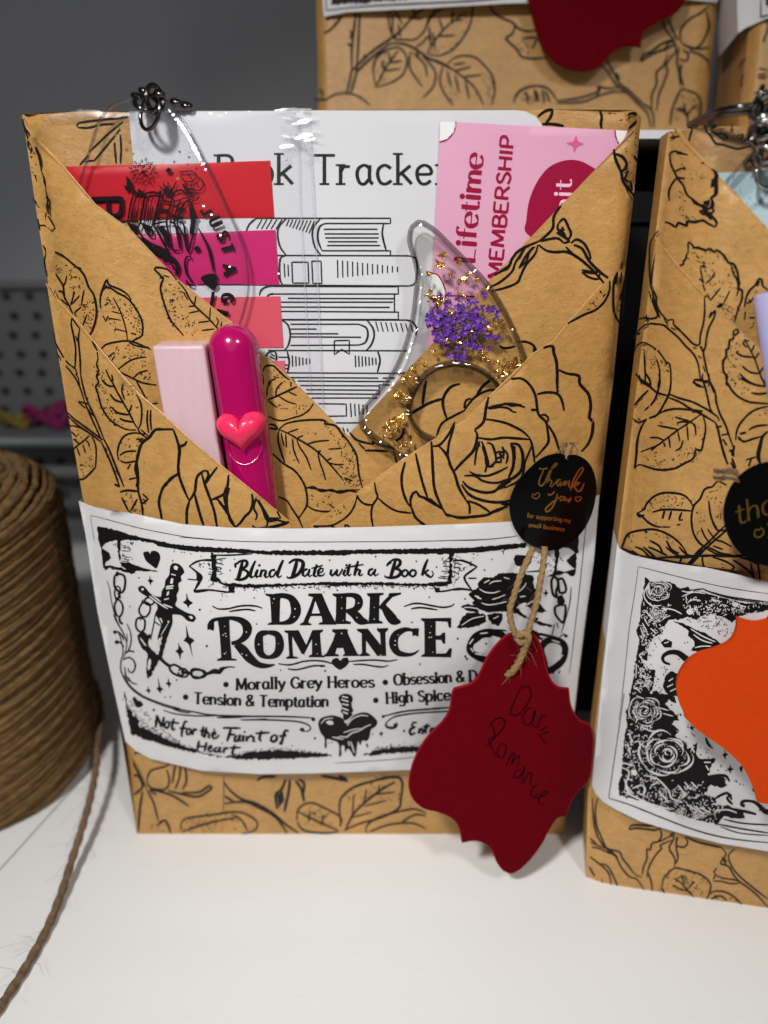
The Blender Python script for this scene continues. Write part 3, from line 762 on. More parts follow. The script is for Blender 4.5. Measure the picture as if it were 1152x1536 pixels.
pen.crop(600, 500, 3.84).draw("""
s12: 510 365 495 430 480 510 430 555; 430 555 445 590 425 670 390 710 350 750 310 795
s10: 490 495 540 500 620 520 700 560 745 600; 445 600 520 610 600 600 680 605 745 610; 500 430 560 415 640 405 720 425; 755 440 790 440
s9: 600 400 640 415 700 410; 510 435 570 425 620 430 650 450 670 455; 810 470 840 470 855 495 840 515; 760 640 745 680 720 740 710 800 680 850 600 890
s11: 640 262 700 260 750 300 780 360 790 430 800 470 840 510 850 560 855 620 830 660 780 715; 790 350 840 340 900 345 930 380 945 445
s13: 825 85 850 75 880 75 885 110 900 160 905 220 905 290 908 340; 915 210 960 230 1030 245 1035 290 1085 350 1098 420 1090 485 1110 510 1105 580 1080 640 1045 680
s10: 855 530 890 590 910 650 925 690; 745 600 760 640 770 700 775 745
s13: 635 635 680 640 705 690 705 760 690 800 640 840 600 855; 640 640 655 700 650 770 625 830; 475 650 500 720 510 760
s10: 470 620 490 680 500 760 540 765; 500 630 530 640 550 700 550 740 510 770; 545 740 580 740 580 715; 400 795 440 815 500 820 560 800 620 770; 370 820 430 820 480 850 560 860 640 830
s9: 590 660 620 700 610 750; 550 690 570 680 600 690; 560 720 600 700; 500 760 490 800; 460 620 440 680 430 760; 440 620 460 650; 570 690 600 720; 590 650 600 700
f: 475 640 490 650 515 740 500 755 485 700
f: 640 640 665 650 668 720 640 790 650 700
f: 560 880 600 850 640 835 600 890 560 905
s12: 360 850 400 890 480 915 540 910 580 880 640 850; 355 870 390 920 440 950 520 970 600 970 660 950; 580 980 640 985; 600 1000 560 1020 530 1030
s12: 180 620 185 700 190 800 200 900 240 1000 265 1040; 225 650 270 700 290 760 315 810 340 890 380 960; 265 1040 340 1060 420 1055 500 1045 550 1020 620 995
s10: 315 510 300 570 280 640 275 720; 315 510 280 580 230 640 185 650; 280 650 270 700; 390 965 450 985 520 1030; 380 960 400 990 400 1040
s11: 90 690 105 760 130 860 160 950; 30 740 10 820 15 900 40 970 65 1000; 65 1000 60 960 75 920 95 910 110 935 160 955 240 1010; 65 1000 90 1060 150 1110 170 1118
f: 225 650 240 655 290 740 285 770 270 720
f: 110 935 180 950 245 1005 250 1020 160 970
f: 240 1010 270 1040 290 1060 262 1050
""")
mb.build('flap', book)

mb = MB()     # ---- lower left pocket
poly = [(70, 425), (83, 448), (118, 487), (173, 554), (206, 591), (242, 621), (285, 661), (332, 701), (372, 733), (413, 767), (436, 786), (440, 806), (300, 812), (132, 790), (124, 745), (100, 610)]
sheet(mb, sLL, poly, 'kraft', 0.0004)
lip(mb, sLL, poly[:11], 'kraft', 0.0006)
pen = Pen(mb, sLL)
pen.crop(20, 430, 4.608).draw("""
s9: 405 215 400 260 415 330 430 420 430 500 425 570; 460 290 450 350 455 420 462 500 465 600; 465 600 480 680 505 770 530 830 560 890 590 960 625 1050; 490 790 520 860 560 950 610 1060
s8: 285 370 320 440 370 520 430 570 440 610; 300 450 340 520 400 590 440 650 470 720 490 790; 405 215 430 250 460 290; 500 840 450 795 480 800 520 812
s6: 430 340 445 380; 430 600 455 640; 520 850 560 900; 640 1110 650 1180; 690 1200 720 1260; 450 640 460 680
t10: 430 600 470 620 560 900 540 900
t10: 630 1080 720 1250 720 1330 640 1130
s10: 625 1050 660 1120 700 1220 740 1320 765 1382; 610 1075 640 1140 680 1230 720 1340 735 1382; 370 865 430 920 520 985 620 1060; 375 890 450 960 540 1020 610 1075; 700 1365 735 1382
f: 700 1240 720 1250 735 1310 720 1300
s8: 380 960 430 965 500 990 530 1020; 410 1130 440 1100 480 1070 530 1025; 540 1030 570 1100 572 1200 565 1260; 415 1050 460 1090; 400 1000 440 1040; 420 1055 440 1060
s7: 500 1060 520 1080 525 1110; 440 1110 460 1170; 480 1090 500 1150
s10: 440 1330 480 1330 520 1300 565 1250
t34: 440 1230 550 1190 555 1260 470 1320
t20: 410 980 500 1000 480 1050 410 1040; 500 1100 560 1120 560 1200 520 1200
s9: 545 375 580 440; 580 450 585 500 575 540 590 580 575 620 590 660 570 690 585 740 600 800 620 850 660 910 710 950 780 985 850 990; 850 745 880 800 888 870 880 950 860 985; 640 570 660 620 690 670 720 730 760 800 800 870 840 950 870 990
s10: 610 640 650 680 700 690; 670 740 700 780 755 800; 680 830 720 870 800 885; 735 910 770 925 830 935
s8: 770 780 750 720 760 670; 800 870 820 815; 690 650 680 610; 860 990 900 1030 935 1050; 880 985 930 1030
e7: 575 540 590 580 575 620 590 660 570 690 585 740 600 800 620 850 660 910 710 950
t26: 580 540 640 620 640 780 600 790 570 690; 620 830 700 850 780 960 700 940; 700 690 800 680 850 760 780 760
t12: 800 780 870 800 870 900 840 900
s9: 930 850 925 920 935 1010; 950 850 948 920 955 990; 730 1200 720 1150 735 1080 770 1030 830 1010 910 1020; 735 1165 780 1140 850 1135; 740 1200 770 1215 850 1205
s8: 850 1055 900 1050; 870 1070 890 1060; 800 1330 850 1320; 810 1225 790 1260
t20: 740 1050 880 1040 860 1120 740 1150; 740 1150 850 1150 850 1200 750 1200
s14: 1105 985 1040 985 980 990 940 1040 890 1080 865 1150 855 1200 845 1260 860 1330 850 1382
s11: 1105 985 1130 1050 1145 1130 1140 1220 1150 1300; 1050 1382 1090 1320 1152 1295
""")
pen.crop(180, 600, 3.84).draw("""
s9: 95 330 105 440 105 520 125 600 135 690; 0 530 40 520 105 525; 560 385 520 440 495 480
s8: 130 540 160 570 140 590 150 600; 60 640 100 570; 10 560 50 640; 120 600 150 580 130 570
t30: 10 540 100 540 110 660 20 640
t24: 110 620 140 620 140 670 115 670
s11: 310 180 335 250 345 290 335 390 345 450 380 540 400 580; 335 270 375 255 385 235; 335 420 290 460 250 500 225 580 235 650 245 705; 400 580 385 640 385 725
s11: 485 405 445 440 435 500 430 530 400 580; 485 405 505 410 510 430 490 480; 470 420 490 490 520 570 545 650 560 740; 430 540 450 620 485 735
s11: 625 430 620 490 600 540 525 575; 630 505 615 560 620 640 640 700 665 730; 760 540 765 590 750 640 720 670 690 710 665 730
s9: 525 575 560 570 600 620; 610 500 600 560 615 620; 560 570 610 640 660 720; 785 560 770 620 790 660 780 690; 760 720 790 740 840 730; 785 570 830 640 850 700 840 740
s13: 795 575 825 630 850 690 905 690; 850 735 920 720 975 700
l11: 905 640 925 680 855 680; 905 690 960 705
f: 790 570 830 620 860 670 850 690 820 640
f: 590 600 615 610 650 700 625 660
""")
mb.build('flap', book)
# ---------------------------------------------------------------- the printed paper sleeve
mb = MB()
poly = [(118, 752), (140, 761), (200, 771), (275, 787), (340, 792), (440, 793.5), (560, 791), (680, 787), (752, 784), (800, 780), (850, 769), (899, 742),
        (891, 840), (880, 915), (868, 1010), (856, 1118), (840, 1132), (790, 1143), (720, 1149), (611, 1155), (472, 1160), (389, 1161), (302, 1156), (226, 1138), (205, 1127), (188, 1112), (170, 1030), (146, 916), (128, 800)]
sheet(mb, sSleeve, poly, 'paper', 0.0003, 10)
lq = [sSleeve.P(*p) for p in linear(poly[25:] + poly[:1], 12)]; rq = [sSleeve.P(*p) for p in linear(poly[11:16], 12)]
for q in (lq, rq):                                     # the sleeve turns round the sides of the book
    n = len(q); mb.add(q + [Vector((p.x, 0.028, p.z)) for p in q], [(i, i + 1, n + i + 1, n + i) for i in range(n - 1)], 'paper', False)
pen = Pen(mb, sSleeve); pen.bold = 1.35
pen.crop(120, 760, 5.76).draw("""
s4: 90 75 200 100 500 180 800 240 960 265 1152 280
s2: 90 75 125 300
g3: 150 165 270 190 420 235 600 280 800 320 1000 350 1156 352 1156 392 1000 385 850 370 700 345 620 310 500 290 400 285 320 290 240 305 200 330 180 370 165 300
g2: 185 350 215 370 250 400 268 440 250 460 225 470 215 520 200 525
g3: 200 505 260 508 330 520 400 540 470 555 480 570 440 582 380 560 320 545 250 530 215 548
g3: 320 285 350 285 355 340 345 400 355 440 345 480 380 480 430 485 520 520 600 540 680 560 600 555 500 555 420 550 360 510 340 470 330 400
t40: 340 300 440 300 480 380 360 400; 350 400 450 420 470 470 360 480; 280 300 330 300 340 380 290 340
t34: 340 480 480 500 560 540 400 545; 780 365 950 385 960 405 830 400; 960 395 1060 415 1050 430 980 410
t26: 200 520 330 540 300 570 220 550
s4: 350 330 420 345; 360 350 440 360; 355 375 430 385; 360 425 450 440; 360 445 430 460; 360 470 420 470
F: 545 400 560 388 590 385 608 405 615 385 640 378 680 395 695 440 680 490 660 532 610 500 570 465
F: 585 635 600 625 603 590 612 625 638 640 615 655 612 680 600 655
F: 888 825 920 800 922 745 938 800 975 830 945 850 938 875 920 845
d14: 510 612 800 466 1036 890 432 862
# chain left
s18: 325 560 318 600
c17: 300 600 320 580 375 590 392 640 380 720 350 740 300 690
c12: 310 690 345 700 345 760 320 800 300 760
s14: 330 740 350 790; 305 800 340 780
c15: 305 830 330 800 365 840 370 900 345 950 320 940 300 880
s15: 340 940 345 990 372 1015
s6: 232 640 255 700 270 800 300 930 350 1050 380 1100 400 1152; 300 940 340 1040
s8: 290 930 320 1000 370 1080 395 1152
s12: 300 1080 330 1080 360 1110 380 1152
d34: 303 1083
s7: 405 1010 435 1080 445 1152
# dagger
F: 780 510 800 488 850 492 890 530 900 570 870 600 880 640 850 660 855 720 835 760 840 800 825 850 880 890 940 920 980 930 1003 965 985 992 930 985 880 940 830 930 800 930 800 1000 780 1060 740 1152 672 1152 690 1060 715 990 700 960 670 960 650 920 670 880 660 840 600 790 560 765 510 730 503 695 525 682 560 690 600 740 650 770 700 775 705 730 730 690 740 630 770 590
s8: 650 930 640 1000 620 1100 610 1152
s8: 660 930 700 1000 710 1040; 640 990 700 1030; 690 930 720 960
# chain of the dagger
c15: 560 800 600 780 640 800 640 830 600 850 560 830
c14: 520 860 550 825 600 840 605 900 570 950 530 940 510 900
c15: 490 970 520 955 560 980 555 1060 520 1080 485 1040
g3: 500 1100 550 1080 575 1100 575 1152 500 1152
s8: 545 800 530 840; 540 940 520 980
F: 915 1025 925 1090 938 1120 975 1140 985 1156 900 1156 920 1120
# ribbon end of the title banner
s10: 942 515 1000 480 1060 460 1152 455; 945 515 1000 560 1055 605 1020 680 990 735 1152 715
s8: 930 625 1010 632
f: 1010 570 1058 605 1030 650 1005 635
g4: 1130 400 1156 400 1156 680 1140 600
t24: 1010 490 1140 470 1150 560 1040 540; 1100 580 1156 560 1156 700 1110 700
F: 1105 1020 1120 985 1156 970 1156 1070 1130 1065
""")
pen.crop(270, 800, 4.608).draw("""
s3: 0 25 300 48 600 58 1152 58
g2.5: -3 80 200 95 420 105 520 118 1156 118 1156 150 700 150 500 137 220 130 -3 115
t30: 30 125 100 135 110 150 60 150
s8: 65 225 110 195 160 185 225 190; 220 148 330 150 500 140
s8: 65 225 110 260 150 295 125 340 100 395
s9: 100 395 200 390 330 405 380 400
s5: 50 315 140 322
f: 110 270 155 297 130 335 118 310
g6: 222 150 248 150 250 220 246 300 300 340 250 340 215 330 230 250
g4: 330 360 378 368 375 420 335 408
t36: 200 200 230 200 230 340 200 330; 245 180 300 190 300 240 250 330 245 250; 250 310 330 340 330 400 250 360; 380 370 480 370 440 400 390 400
t22: 120 200 210 195 210 260 130 240; 100 385 330 400 340 440 180 420; 280 440 340 460 320 480 280 470
s5: 250 200 300 215; 250 230 290 240; 250 180 320 170; 250 260 285 265; 200 240 225 250; 195 280 225 285
g2.5: 260 335 360 345 520 352 800 345 1000 340 1156 335 1156 352 1000 356 800 360 520 375 420 372 300 360
e9: 420 372 520 375 800 362 1000 358 1100 356
t26: 420 372 700 365 700 380 460 385; 700 362 1150 352 1150 368 720 375
# small stars and flourishes
F: 18 475 42 460 45 410 55 460 92 480 62 492 60 520 48 492
F: 22 740 50 720 42 636 68 725 102 742 75 765 88 855 60 765
F: 0 780 20 820 0 835
d16: 185 778; 137 527
d10: 530 625 513 445 376 178 347 255 735 393 1035 186 995 405 1000 950
s9: 225 500 260 520 330 520 410 502 480 498 540 505 568 518
s9: 340 540 400 530 470 525 522 535
s8: 680 900 760 908 850 885 930 878 1000 885 1050 900
s8: 745 935 800 942 860 930 920 915 1000 912
F: 1048 890 1065 865 1090 862 1108 880 1130 862 1160 860 1160 905 1108 940 1070 915
# chain along the lower left
c12: -5 940 30 935 60 965 40 990 -5 985
c12: 75 950 100 935 150 945 165 975 130 1000 90 995
s14: 40 960 80 970; 160 970 215 965 
v: 200 965 22 240 950 32 275 958 26 300 935 14 340 922 9 382 924 3
# DARK ROMANCE
f: 588 415 640 418 700 416 692 470 690 560 688 630 605 632 608 622 632 612 628 520 622 440 592 426
v: 655 432 34 720 430 36 770 450 48 797 500 68 800 550 68 770 600 50 720 618 26 660 620 20
f: 888 415 980 413 1030 530 1075 615 1082 630 958 630 960 620 985 610 978 570 905 570 890 600 888 618 908 622 908 634 828 634 830 624 852 612 900 500 920 440 884 430
""")
pen.k = 'paper'; pen.layer = 1
pen.crop(270, 800, 4.608).draw("f: 936 465 968 550 912 552")
pen.k = 'ink'; pen.layer = 0
pen.crop(480, 800, 4.608).draw("""
f: 85 415 185 412 182 470 180 540 178 600 215 612 210 626 60 626 105 608 110 560 112 440 88 428
v: 150 428 28 220 425 32 262 445 50 268 490 56 240 525 40 180 538 26
v: 195 540 30 240 560 60 280 600 62 330 612 26
f: 325 412 440 410 440 422 412 432 410 500 408 600 432 610 434 622 290 626 335 608 340 560 345 440 326 426
v: 500 425 22 450 475 28 415 520 30
v: 430 490 30 470 550 62 510 600 66 558 612 16
f: 480 412 560 408 560 420 530 430 500 440 470 428
""")
# R O M A
pen.crop(270, 800, 4.608).draw("""
v: 212 660 44 205 630 30 230 600 26 290 588 24 360 585 28 430 605 46 465 650 66 455 705 52 410 745 34 355 760 26
f: 262 600 342 590 345 700 352 800 358 862 392 868 392 878 255 880 260 868 285 858 282 800 275 700
v: 385 765 40 430 800 66 480 860 64 540 905 44 600 915 30 655 906 8
c50: 0 0
""".replace('c50: 0 0\n', ''))
pen.draw("""
v: 612 682 28 555 700 48 545 768 62 560 830 50 612 855 26 670 830 50 690 768 60 672 700 46 612 682 28
f: 722 670 820 668 872 770 915 668 990 664 988 676 968 690 975 780 980 840 1005 848 1000 856 890 855 893 843 912 835 912 730 858 835 840 830 775 710 782 848 815 855 815 864 732 866 735 855 755 845 752 780 745 690 724 682
f: 1060 664 1160 662 1160 790 1085 792 1072 830 1098 838 1098 848 1010 850 1012 840 1035 825 1065 760 1085 690 1058 680
""")
pen.crop(480, 800, 4.608).draw("""
f: 85 662 180 660 215 740 258 830 275 838 272 846 158 848 160 838 172 830 158 785 95 788 84 825 108 838 106 848 25 850 28 840 45 828 90 740 105 690 84 678
f: 255 660 330 657 420 770 415 690 392 668 395 656 472 653 472 664 452 685 455 780 458 846 395 846 318 740 318 820 345 836 345 846 275 848 275 838 290 825 288 690 256 672
v: 655 705 34 640 670 20 585 665 34 525 700 54 508 760 62 535 820 46 600 838 28 650 830 18 684 806 6
f: 640 655 684 655 680 712 668 710 650 680
f: 698 586 908 582 906 650 892 652 880 610 800 606 800 705 830 705 848 685 866 685 866 760 850 762 838 735 800 735 803 830 870 828 895 792 912 795 905 856 698 852 700 842 722 832 722 720 720 610 700 600
F: 78 890 95 865 125 862 140 880 160 860 190 862 203 885 180 915 140 942 100 918
s8: 0 880 40 885 80 900; 0 918 35 915
s8: 200 885 280 878 380 875 470 882 535 872; 230 905 300 905 380 918 440 922 470 910
s9: 580 505 640 485 700 485 780 500 850 510 905 502 928 485; 630 520 690 512 750 518 812 528
s3: 0 58 600 55 900 48 1152 40
g2.5: -4 118 300 112 700 105 1156 95 1156 125 900 142 600 140 200 142 -4 146
g6: 892 140 920 140 912 240 915 340 885 345 890 240
t36: 840 160 890 150 890 330 840 320; 918 150 970 160 960 330 918 330
t22: 920 180 1060 190 1020 260 930 300; 780 340 940 320 930 370 800 390; 1000 130 1110 140 1100 160 1010 160
s5: 850 225 890 230; 840 260 890 265; 830 295 890 300; 815 305 890 315; 850 190 890 195; 920 230 965 240; 920 260 955 280; 920 200 980 215
g2.5: -4 335 200 338 400 335 600 345 700 345 890 330 910 345 850 365 700 362 500 360 300 355 100 362 -4 352
e9: 20 360 300 358 500 362 700 364 800 366
t26: 20 358 300 356 300 372 60 375; 380 360 700 362 720 378 400 372
g4: 785 365 830 375 835 400 800 405
s9: 800 405 880 395 960 380 1045 390
s9: 920 185 980 188 1040 210 1085 232; 1085 232 1040 265 1000 300 1020 350 1060 405
s5: 1030 312 1080 310
d12: 665 192 805 232 1135 252 67 185 385 160 120 392 380 380 650 382 950 728 690 903 635 615 755 440 1003 452
d14: 1005 852; 1018 866
d8: 1090 150 1060 170
""")
# sparkle specks that the worn black letters show
pen.k = 'paper'; pen.layer = 1
pen.crop(270, 800, 4.608).draw("d9: 315 690 320 710 300 700 460 680 545 765 460 840 795 520 650 450 790 575 310 830 430 830 940 765\nd6: 305 830 320 820 640 480 1118 515 680 760 950 830 310 640")
pen.crop(480, 800, 4.608).draw("d9: 150 515 265 480 375 590 760 685 770 715 755 718 520 740 518 770 150 690 255 580 420 840\nd6: 150 440 160 600 375 510 540 700 770 640 780 820")
pen.crop(120, 760, 5.76).draw("""
F: 810 515 830 505 850 520 840 545 815 540
s9: 745 690 810 680; 745 705 805 700
F: 790 615 808 620 800 665 780 660
F: 755 735 772 725 770 755 750 770
s8: 600 770 680 830 760 880; 620 760 700 820; 720 840 800 870
s7: 790 580 830 590; 730 800 770 790
F: 940 945 965 940 980 960 960 970
F: 530 705 550 700 555 715 535 725
F: 755 985 775 985 765 1010
s5: 700 1110 760 1010
s6: 310 630 325 600; 330 850 340 900
""")
pen.k = 'ink'; pen.layer = 0
# lower left: scroll work, dagger tip, chain, border
pen.crop(150, 950, 4.608).draw("""
s8: 130 0 150 60 160 130 145 200 150 270 200 360 280 430 380 475 480 510 640 540 800 565 1152 572
s5: 160 0 185 70 175 130 160 190; 185 0 190 60; 165 280 210 360 300 430 420 480 560 520
s7: 215 0 215 60 200 110 180 140
d30: 118 60
s9: 100 62 140 60 165 95; 170 140 200 120 240 128; 165 180 200 165 235 190 245 230 225 270 200 265 195 240
s7: 195 300 220 340 260 352; 170 230 180 290 200 330
s7: 440 530 520 555 640 568 790 570; 500 520 560 540 630 550; 805 580 900 580 1040 572; 980 598 1060 596 1152 590
g3: 258 10 300 15 345 0 350 30 330 60 345 100 380 130 400 150 440 0 475 0 440 110 425 165 390 220 350 300 325 318 318 240 330 140 300 120 265 60
v: 400 150 34 440 195 22 480 225 24
c14: 480 235 510 215 560 240 580 275 550 292 500 270
s16: 560 265 630 275
c14: 630 270 660 250 720 260 735 285 700 305 640 295
v: 730 285 14 780 265 28 830 270 20 830 245 16 880 232 9 932 236 3
F: 582 45 605 30 600 -10 618 30 652 45 628 65 640 160 615 75
F: 520 122 540 108 543 62 556 108 580 125 560 140 556 182 542 140
F: 315 390 330 385 333 360 340 388 354 395 342 402 340 418 330 402
F: 390 380 405 368 400 302 418 368 440 385 422 395 420 415 405 398
F: 452 345 470 335 472 300 480 335 497 348 484 356 480 382 472 358
d12: 740 88 530 322 450 440 487 438 320 545
d18: 372 528
F: 225 445 240 435 252 450 258 460 285 470 300 490 290 505 255 512 235 480
g5: 165 400 180 440 200 520 235 570 270 600 270 640 320 660 380 690 460 730 540 760 620 790 720 820 860 850 900 845 1000 830 1156 815 1156 870 950 868 820 850 640 822 480 785 340 740 215 695 195 600 180 500
t60: 200 520 290 590 380 650 400 700 280 640 200 580
t34: 190 480 260 560 340 640 440 690 540 740 540 780 300 700 200 640; 540 740 680 790 660 830 540 790; 940 830 1152 810 1152 850 950 850
e9: 190 450 260 600 330 650 460 720 560 760
d10: 430 690 482 708 845 760
""")
pen.crop(320, 990, 4.608).draw("""
g4: 180 660 240 640 340 630 450 620 560 628 680 640 780 650 830 660 700 672 560 680 340 685 180 680
t50: 180 640 340 615 450 600 560 620 680 635 680 650 300 650 180 670
e9: 200 650 340 625 450 610 560 622 680 636
s8: 0 375 100 390 300 388 500 390 620 395 680 400 705 415; 190 412 350 412 500 418 600 428 660 450 672 475 650 492 610 490 595 478
d30: 690 408 615 480
s6: 30 398 120 398 220 392
d16: 702 540
d10: 775 75 820 570 545 590 465 70
# dripping heart
F: 865 265 880 240 920 232 955 245 965 275 955 295 960 330 970 350 955 365 965 375 920 415 900 415 895 370 880 360 890 320 878 295
F: 725 440 740 405 780 388 830 382 890 400 920 440 960 390 1010 365 1060 362 1100 385 1135 425 1120 460 1090 480 1080 530 1060 560 1030 555 1015 590 1000 560 985 660 975 665 930 610 910 640 905 590 885 590 885 660 868 668 870 600 855 565 820 555 785 545 785 600 770 610 768 540 740 500
F: 1055 590 1062 570 1072 595 1065 608
s14: 935 560 960 610 975 660 985 600
d9: 800 570 1100 510 1150 510
""")
pen.crop(470, 990, 4.608).draw("""
F: 457 505 466 500 470 485 475 500 484 508 475 515 470 532 464 515
d22: 482 390
s9: 482 390 520 378 640 352 800 338 960 325
s8: 505 440 510 425 560 392 640 375 760 362 960 352
v: 505 430 8 500 450 14 520 466 18 560 466 18 580 445 14 570 430 9
d20: 562 448
d18: 627 490
d10: 735 28 82 75 410 510
g4: 340 655 420 625 520 605 640 600 740 600 730 632 600 640 440 655
t50: 400 630 520 590 640 580 740 580 740 610 420 640
e9: 420 625 520 602 640 592 740 588
s3: 150 712 500 690 700 672
d40: 0 0
""".replace('d40: 0 0\n', ''))
pen.k = 'paper'; pen.layer = 1
pen.crop(320, 990, 4.608).draw("""
F: 778 425 800 415 825 420 832 440 800 445
s7: 890 250 930 258; 885 270 935 285; 890 300 935 310; 890 330 935 345; 895 355 930 370
s6: 925 450 960 405 1020 380 1070 385; 850 540 880 525 920 530 960 500 1000 490 1060 455 1090 445; 820 530 900 545; 940 590 935 560; 950 560 975 640
s5: 745 440 770 408 830 398; 900 500 960 480 1020 470
""")
pen.crop(150, 950, 4.608).draw("s7: 280 30 300 60 320 85; 400 90 430 20; 395 70 415 30; 340 180 335 250 350 230; 505 240 560 270; 650 278 715 280\nF: 345 170 355 200 340 240 335 210")
pen.k = 'ink'; pen.layer = 0
# right end: ribbon, rose, handcuffs, chain
pen.crop(680, 780, 5.009).draw("""
s4: 0 152 200 148 400 130 480 118
s4: 1000 18 990 100 960 400 920 760 872 1152
g3: -4 215 150 205 300 190 545 170 545 205 350 225 150 240 -4 250
g3: 700 160 820 120 942 90 936 250 915 245 880 215 830 208 780 218 740 212 700 200
g3: 850 310 880 270 920 250 930 290 915 415 890 425 850 395 815 395 880 380 910 370
g4: 762 210 800 215 790 300 775 380 820 385 880 380 830 400 760 420 700 430 750 395 765 300
t40: 700 220 765 220 765 390 700 390; 800 220 850 220 820 300 800 290; 590 250 650 240 640 350 600 330
t26: 250 240 400 230 360 260 270 255; 0 300 110 330 60 400 0 440
g2: 450 290 470 260 510 265 560 265 590 285 580 320 540 350 500 345 470 340
s9: -4 310 60 300 120 320 180 350; 180 350 120 390 80 430 110 490 150 540; -4 525 80 520 145 530
s6: 110 435 175 435; 550 390 640 380
f: 560 392 660 370 680 385 600 390
# rose
g3: 225 430 300 430 350 400 420 395 470 400 540 405 605 415 600 470 610 520 640 520 600 600 560 620 500 630 470 660 500 680 540 720 560 735 530 735 470 700 440 690 380 685 300 690 240 690 180 660 140 620 155 600 110 555 190 500 180 480
g3: 50 650 110 628 150 640 200 690 150 690 100 680
g3: 25 815 60 740 100 700 170 690 245 710 245 760 200 790 120 805
g3: 255 720 310 695 370 700 370 740 340 795 290 780
g3: 540 640 600 620 660 640 705 690 640 695 590 670
g3: 560 730 640 760 750 790 740 805 640 785 570 750
g2: 600 730 640 735 630 760 600 750
F: 672 548 690 540 695 515 702 540 715 548 702 555 692 580 688 556
# chain right
c17: 740 440 770 430 790 480 770 540 780 580 750 560 738 500
c16: 790 440 820 440 845 500 840 540 800 545 790 490
g2: 780 570 820 560 840 610 820 650 780 620
c16: 765 650 790 640 840 640 840 700 825 770 790 740 765 700
s6: 885 500 875 620 850 720 810 850; 775 770 790 810; 740 870 760 780
s8: 800 880 830 855 855 870 840 885
d26: 845 870
# handcuffs
c44: 130 930 170 870 250 840 330 850 380 880 370 980 330 1030 250 1050 170 1020 125 980
s30: 150 920 210 870 290 860
s10: 250 830 330 825 400 830; 390 870 430 900 440 870
g3: 560 810 600 830 650 850 720 870 660 890 620 880
s14: 640 850 720 870 800 890; 620 900 660 870
c44: 660 960 720 900 800 910 840 960 820 1050 760 1110 700 1130 680 1060
s10: 560 830 640 880 700 930
s8: 800 1130 790 1152; 760 1140 740 1152
d16: 32 890 90 1022 100 1042 245 928
d10: 290 295 235 377 85 592
""")
pen.k = 'paper'; pen.layer = 1
pen.crop(680, 780, 5.009).draw("""
s6: 195 515 240 540 300 545 350 530; 160 565 190 585 210 590; 210 620 260 635 340 625 400 610; 290 595 340 580 390 560; 270 480 300 460 360 455; 490 540 530 500 545 470; 500 575 540 570; 230 470 270 450; 420 440 380 430
F: 165 565 190 570 200 590 185 590
F: 490 640 520 630 525 665 500 670
s5: 60 790 140 740 230 720; 300 740 340 720; 80 655 130 655 180 665
s7: 130 960 150 990; 160 1000 230 1015; 170 985 240 1000; 120 930 150 890; 200 850 260 845
s7: 740 900 800 920; 790 1050 820 1010; 650 870 690 880
""")
pen.k = 'ink'; pen.layer = 0
# lettering
pen.crop(270, 800, 4.608).draw("""
v: 405 205 10 382 212 18 386 236 14
v: 432 190 16 422 240 26 406 300 26 395 320 18
v: 385 212 12 420 190 16 458 190 20 464 214 22 440 240 18 420 248 12 457 256 18 472 281 22 450 309 22 410 321 18 378 315 10
v: 522 188 12 502 230 20 486 280 24 492 304 18 510 298 10 528 282 7
v: 538 248 16 524 285 22 530 303 16 548 292 9
v: 566 248 16 554 302 20; 558 276 10 580 252 16 594 262 20 586 290 20 594 305 14 614 292 8
v: 658 252 16 632 255 16 618 280 20 626 301 16 646 295 14 668 258 12
v: 714 183 16 692 230 22 673 290 22 682 303 14 704 290 7
v: 808 185 20 796 240 28 776 300 24
v: 752 207 14 790 182 18 842 190 24 850 225 28 822 275 24 780 302 20 742 306 12 740 294 7
v: 882 245 14 856 255 18 848 285 18 864 297 14 886 268 10
v: 897 245 14 886 285 20 896 298 12 914 286 7
v: 947 213 14 931 260 22 926 290 20 941 298 12 957 284 7
v: 908 241 9 955 230 12 988 220 9
v: 957 275 9 986 262 12 990 245 13 972 240 16 955 265 20 962 292 16 985 291 12 1002 274 7
d19: 549 220
""")
pen.crop(480, 800, 4.608).draw("""
v: 80 248 16 73 280 20 86 293 16 110 260 13; 120 247 16 113 282 20 126 293 14 152 256 13 154 243 11
v: 174 249 16 163 282 20 173 293 12 187 280 7
v: 207 210 14 196 250 22 191 282 20 201 293 12 217 279 7
v: 264 190 14 249 240 22 238 292 18; 242 270 11 263 248 16 277 256 20 269 282 20 279 293 12 298 278 7
v: 172 240 9 230 226 12 302 214 9
v: 367 245 14 343 252 18 335 280 18 351 291 14 372 263 11; 384 245 14 373 280 20 383 293 12 405 276 7
v: 494 200 13 470 210 18 462 226 13; 522 184 18 506 240 26 489 300 22
v: 470 206 12 510 180 16 550 185 22 552 212 24 525 238 18 508 244 12 547 250 20 557 273 24 531 299 22 480 306 18 449 298 11 447 287 7
v: 591 250 16 571 262 18 566 285 18 583 298 16 604 285 16 607 262 16 591 250 16; 646 250 16 626 262 18 621 285 18 638 298 16 659 285 16 662 262 16 646 250 16
v: 745 178 14 723 230 22 706 291 20; 752 250 13 727 268 16 716 275 11; 723 270 16 746 291 20 768 302 13 783 280 9 772 257 7
d19: 184 220
""")
text(pen, 'Morally Grey Heroes', (353.5, 1034.5), (562, 1030.5), 16, .25, .42, .15, sag=-1.0)
text(pen, 'Obsession & D', (590.5, 1027.5), (716, 1021), 16, .25, .42, .15)
text(pen, 'Tension & Temptation', (290, 1054.5), (493, 1059.5), 16, .25, .42, .15, sag=2.0)
text(pen, 'High Spice', (578.5, 1055), (676, 1049.5), 16, .25, .42, .15)
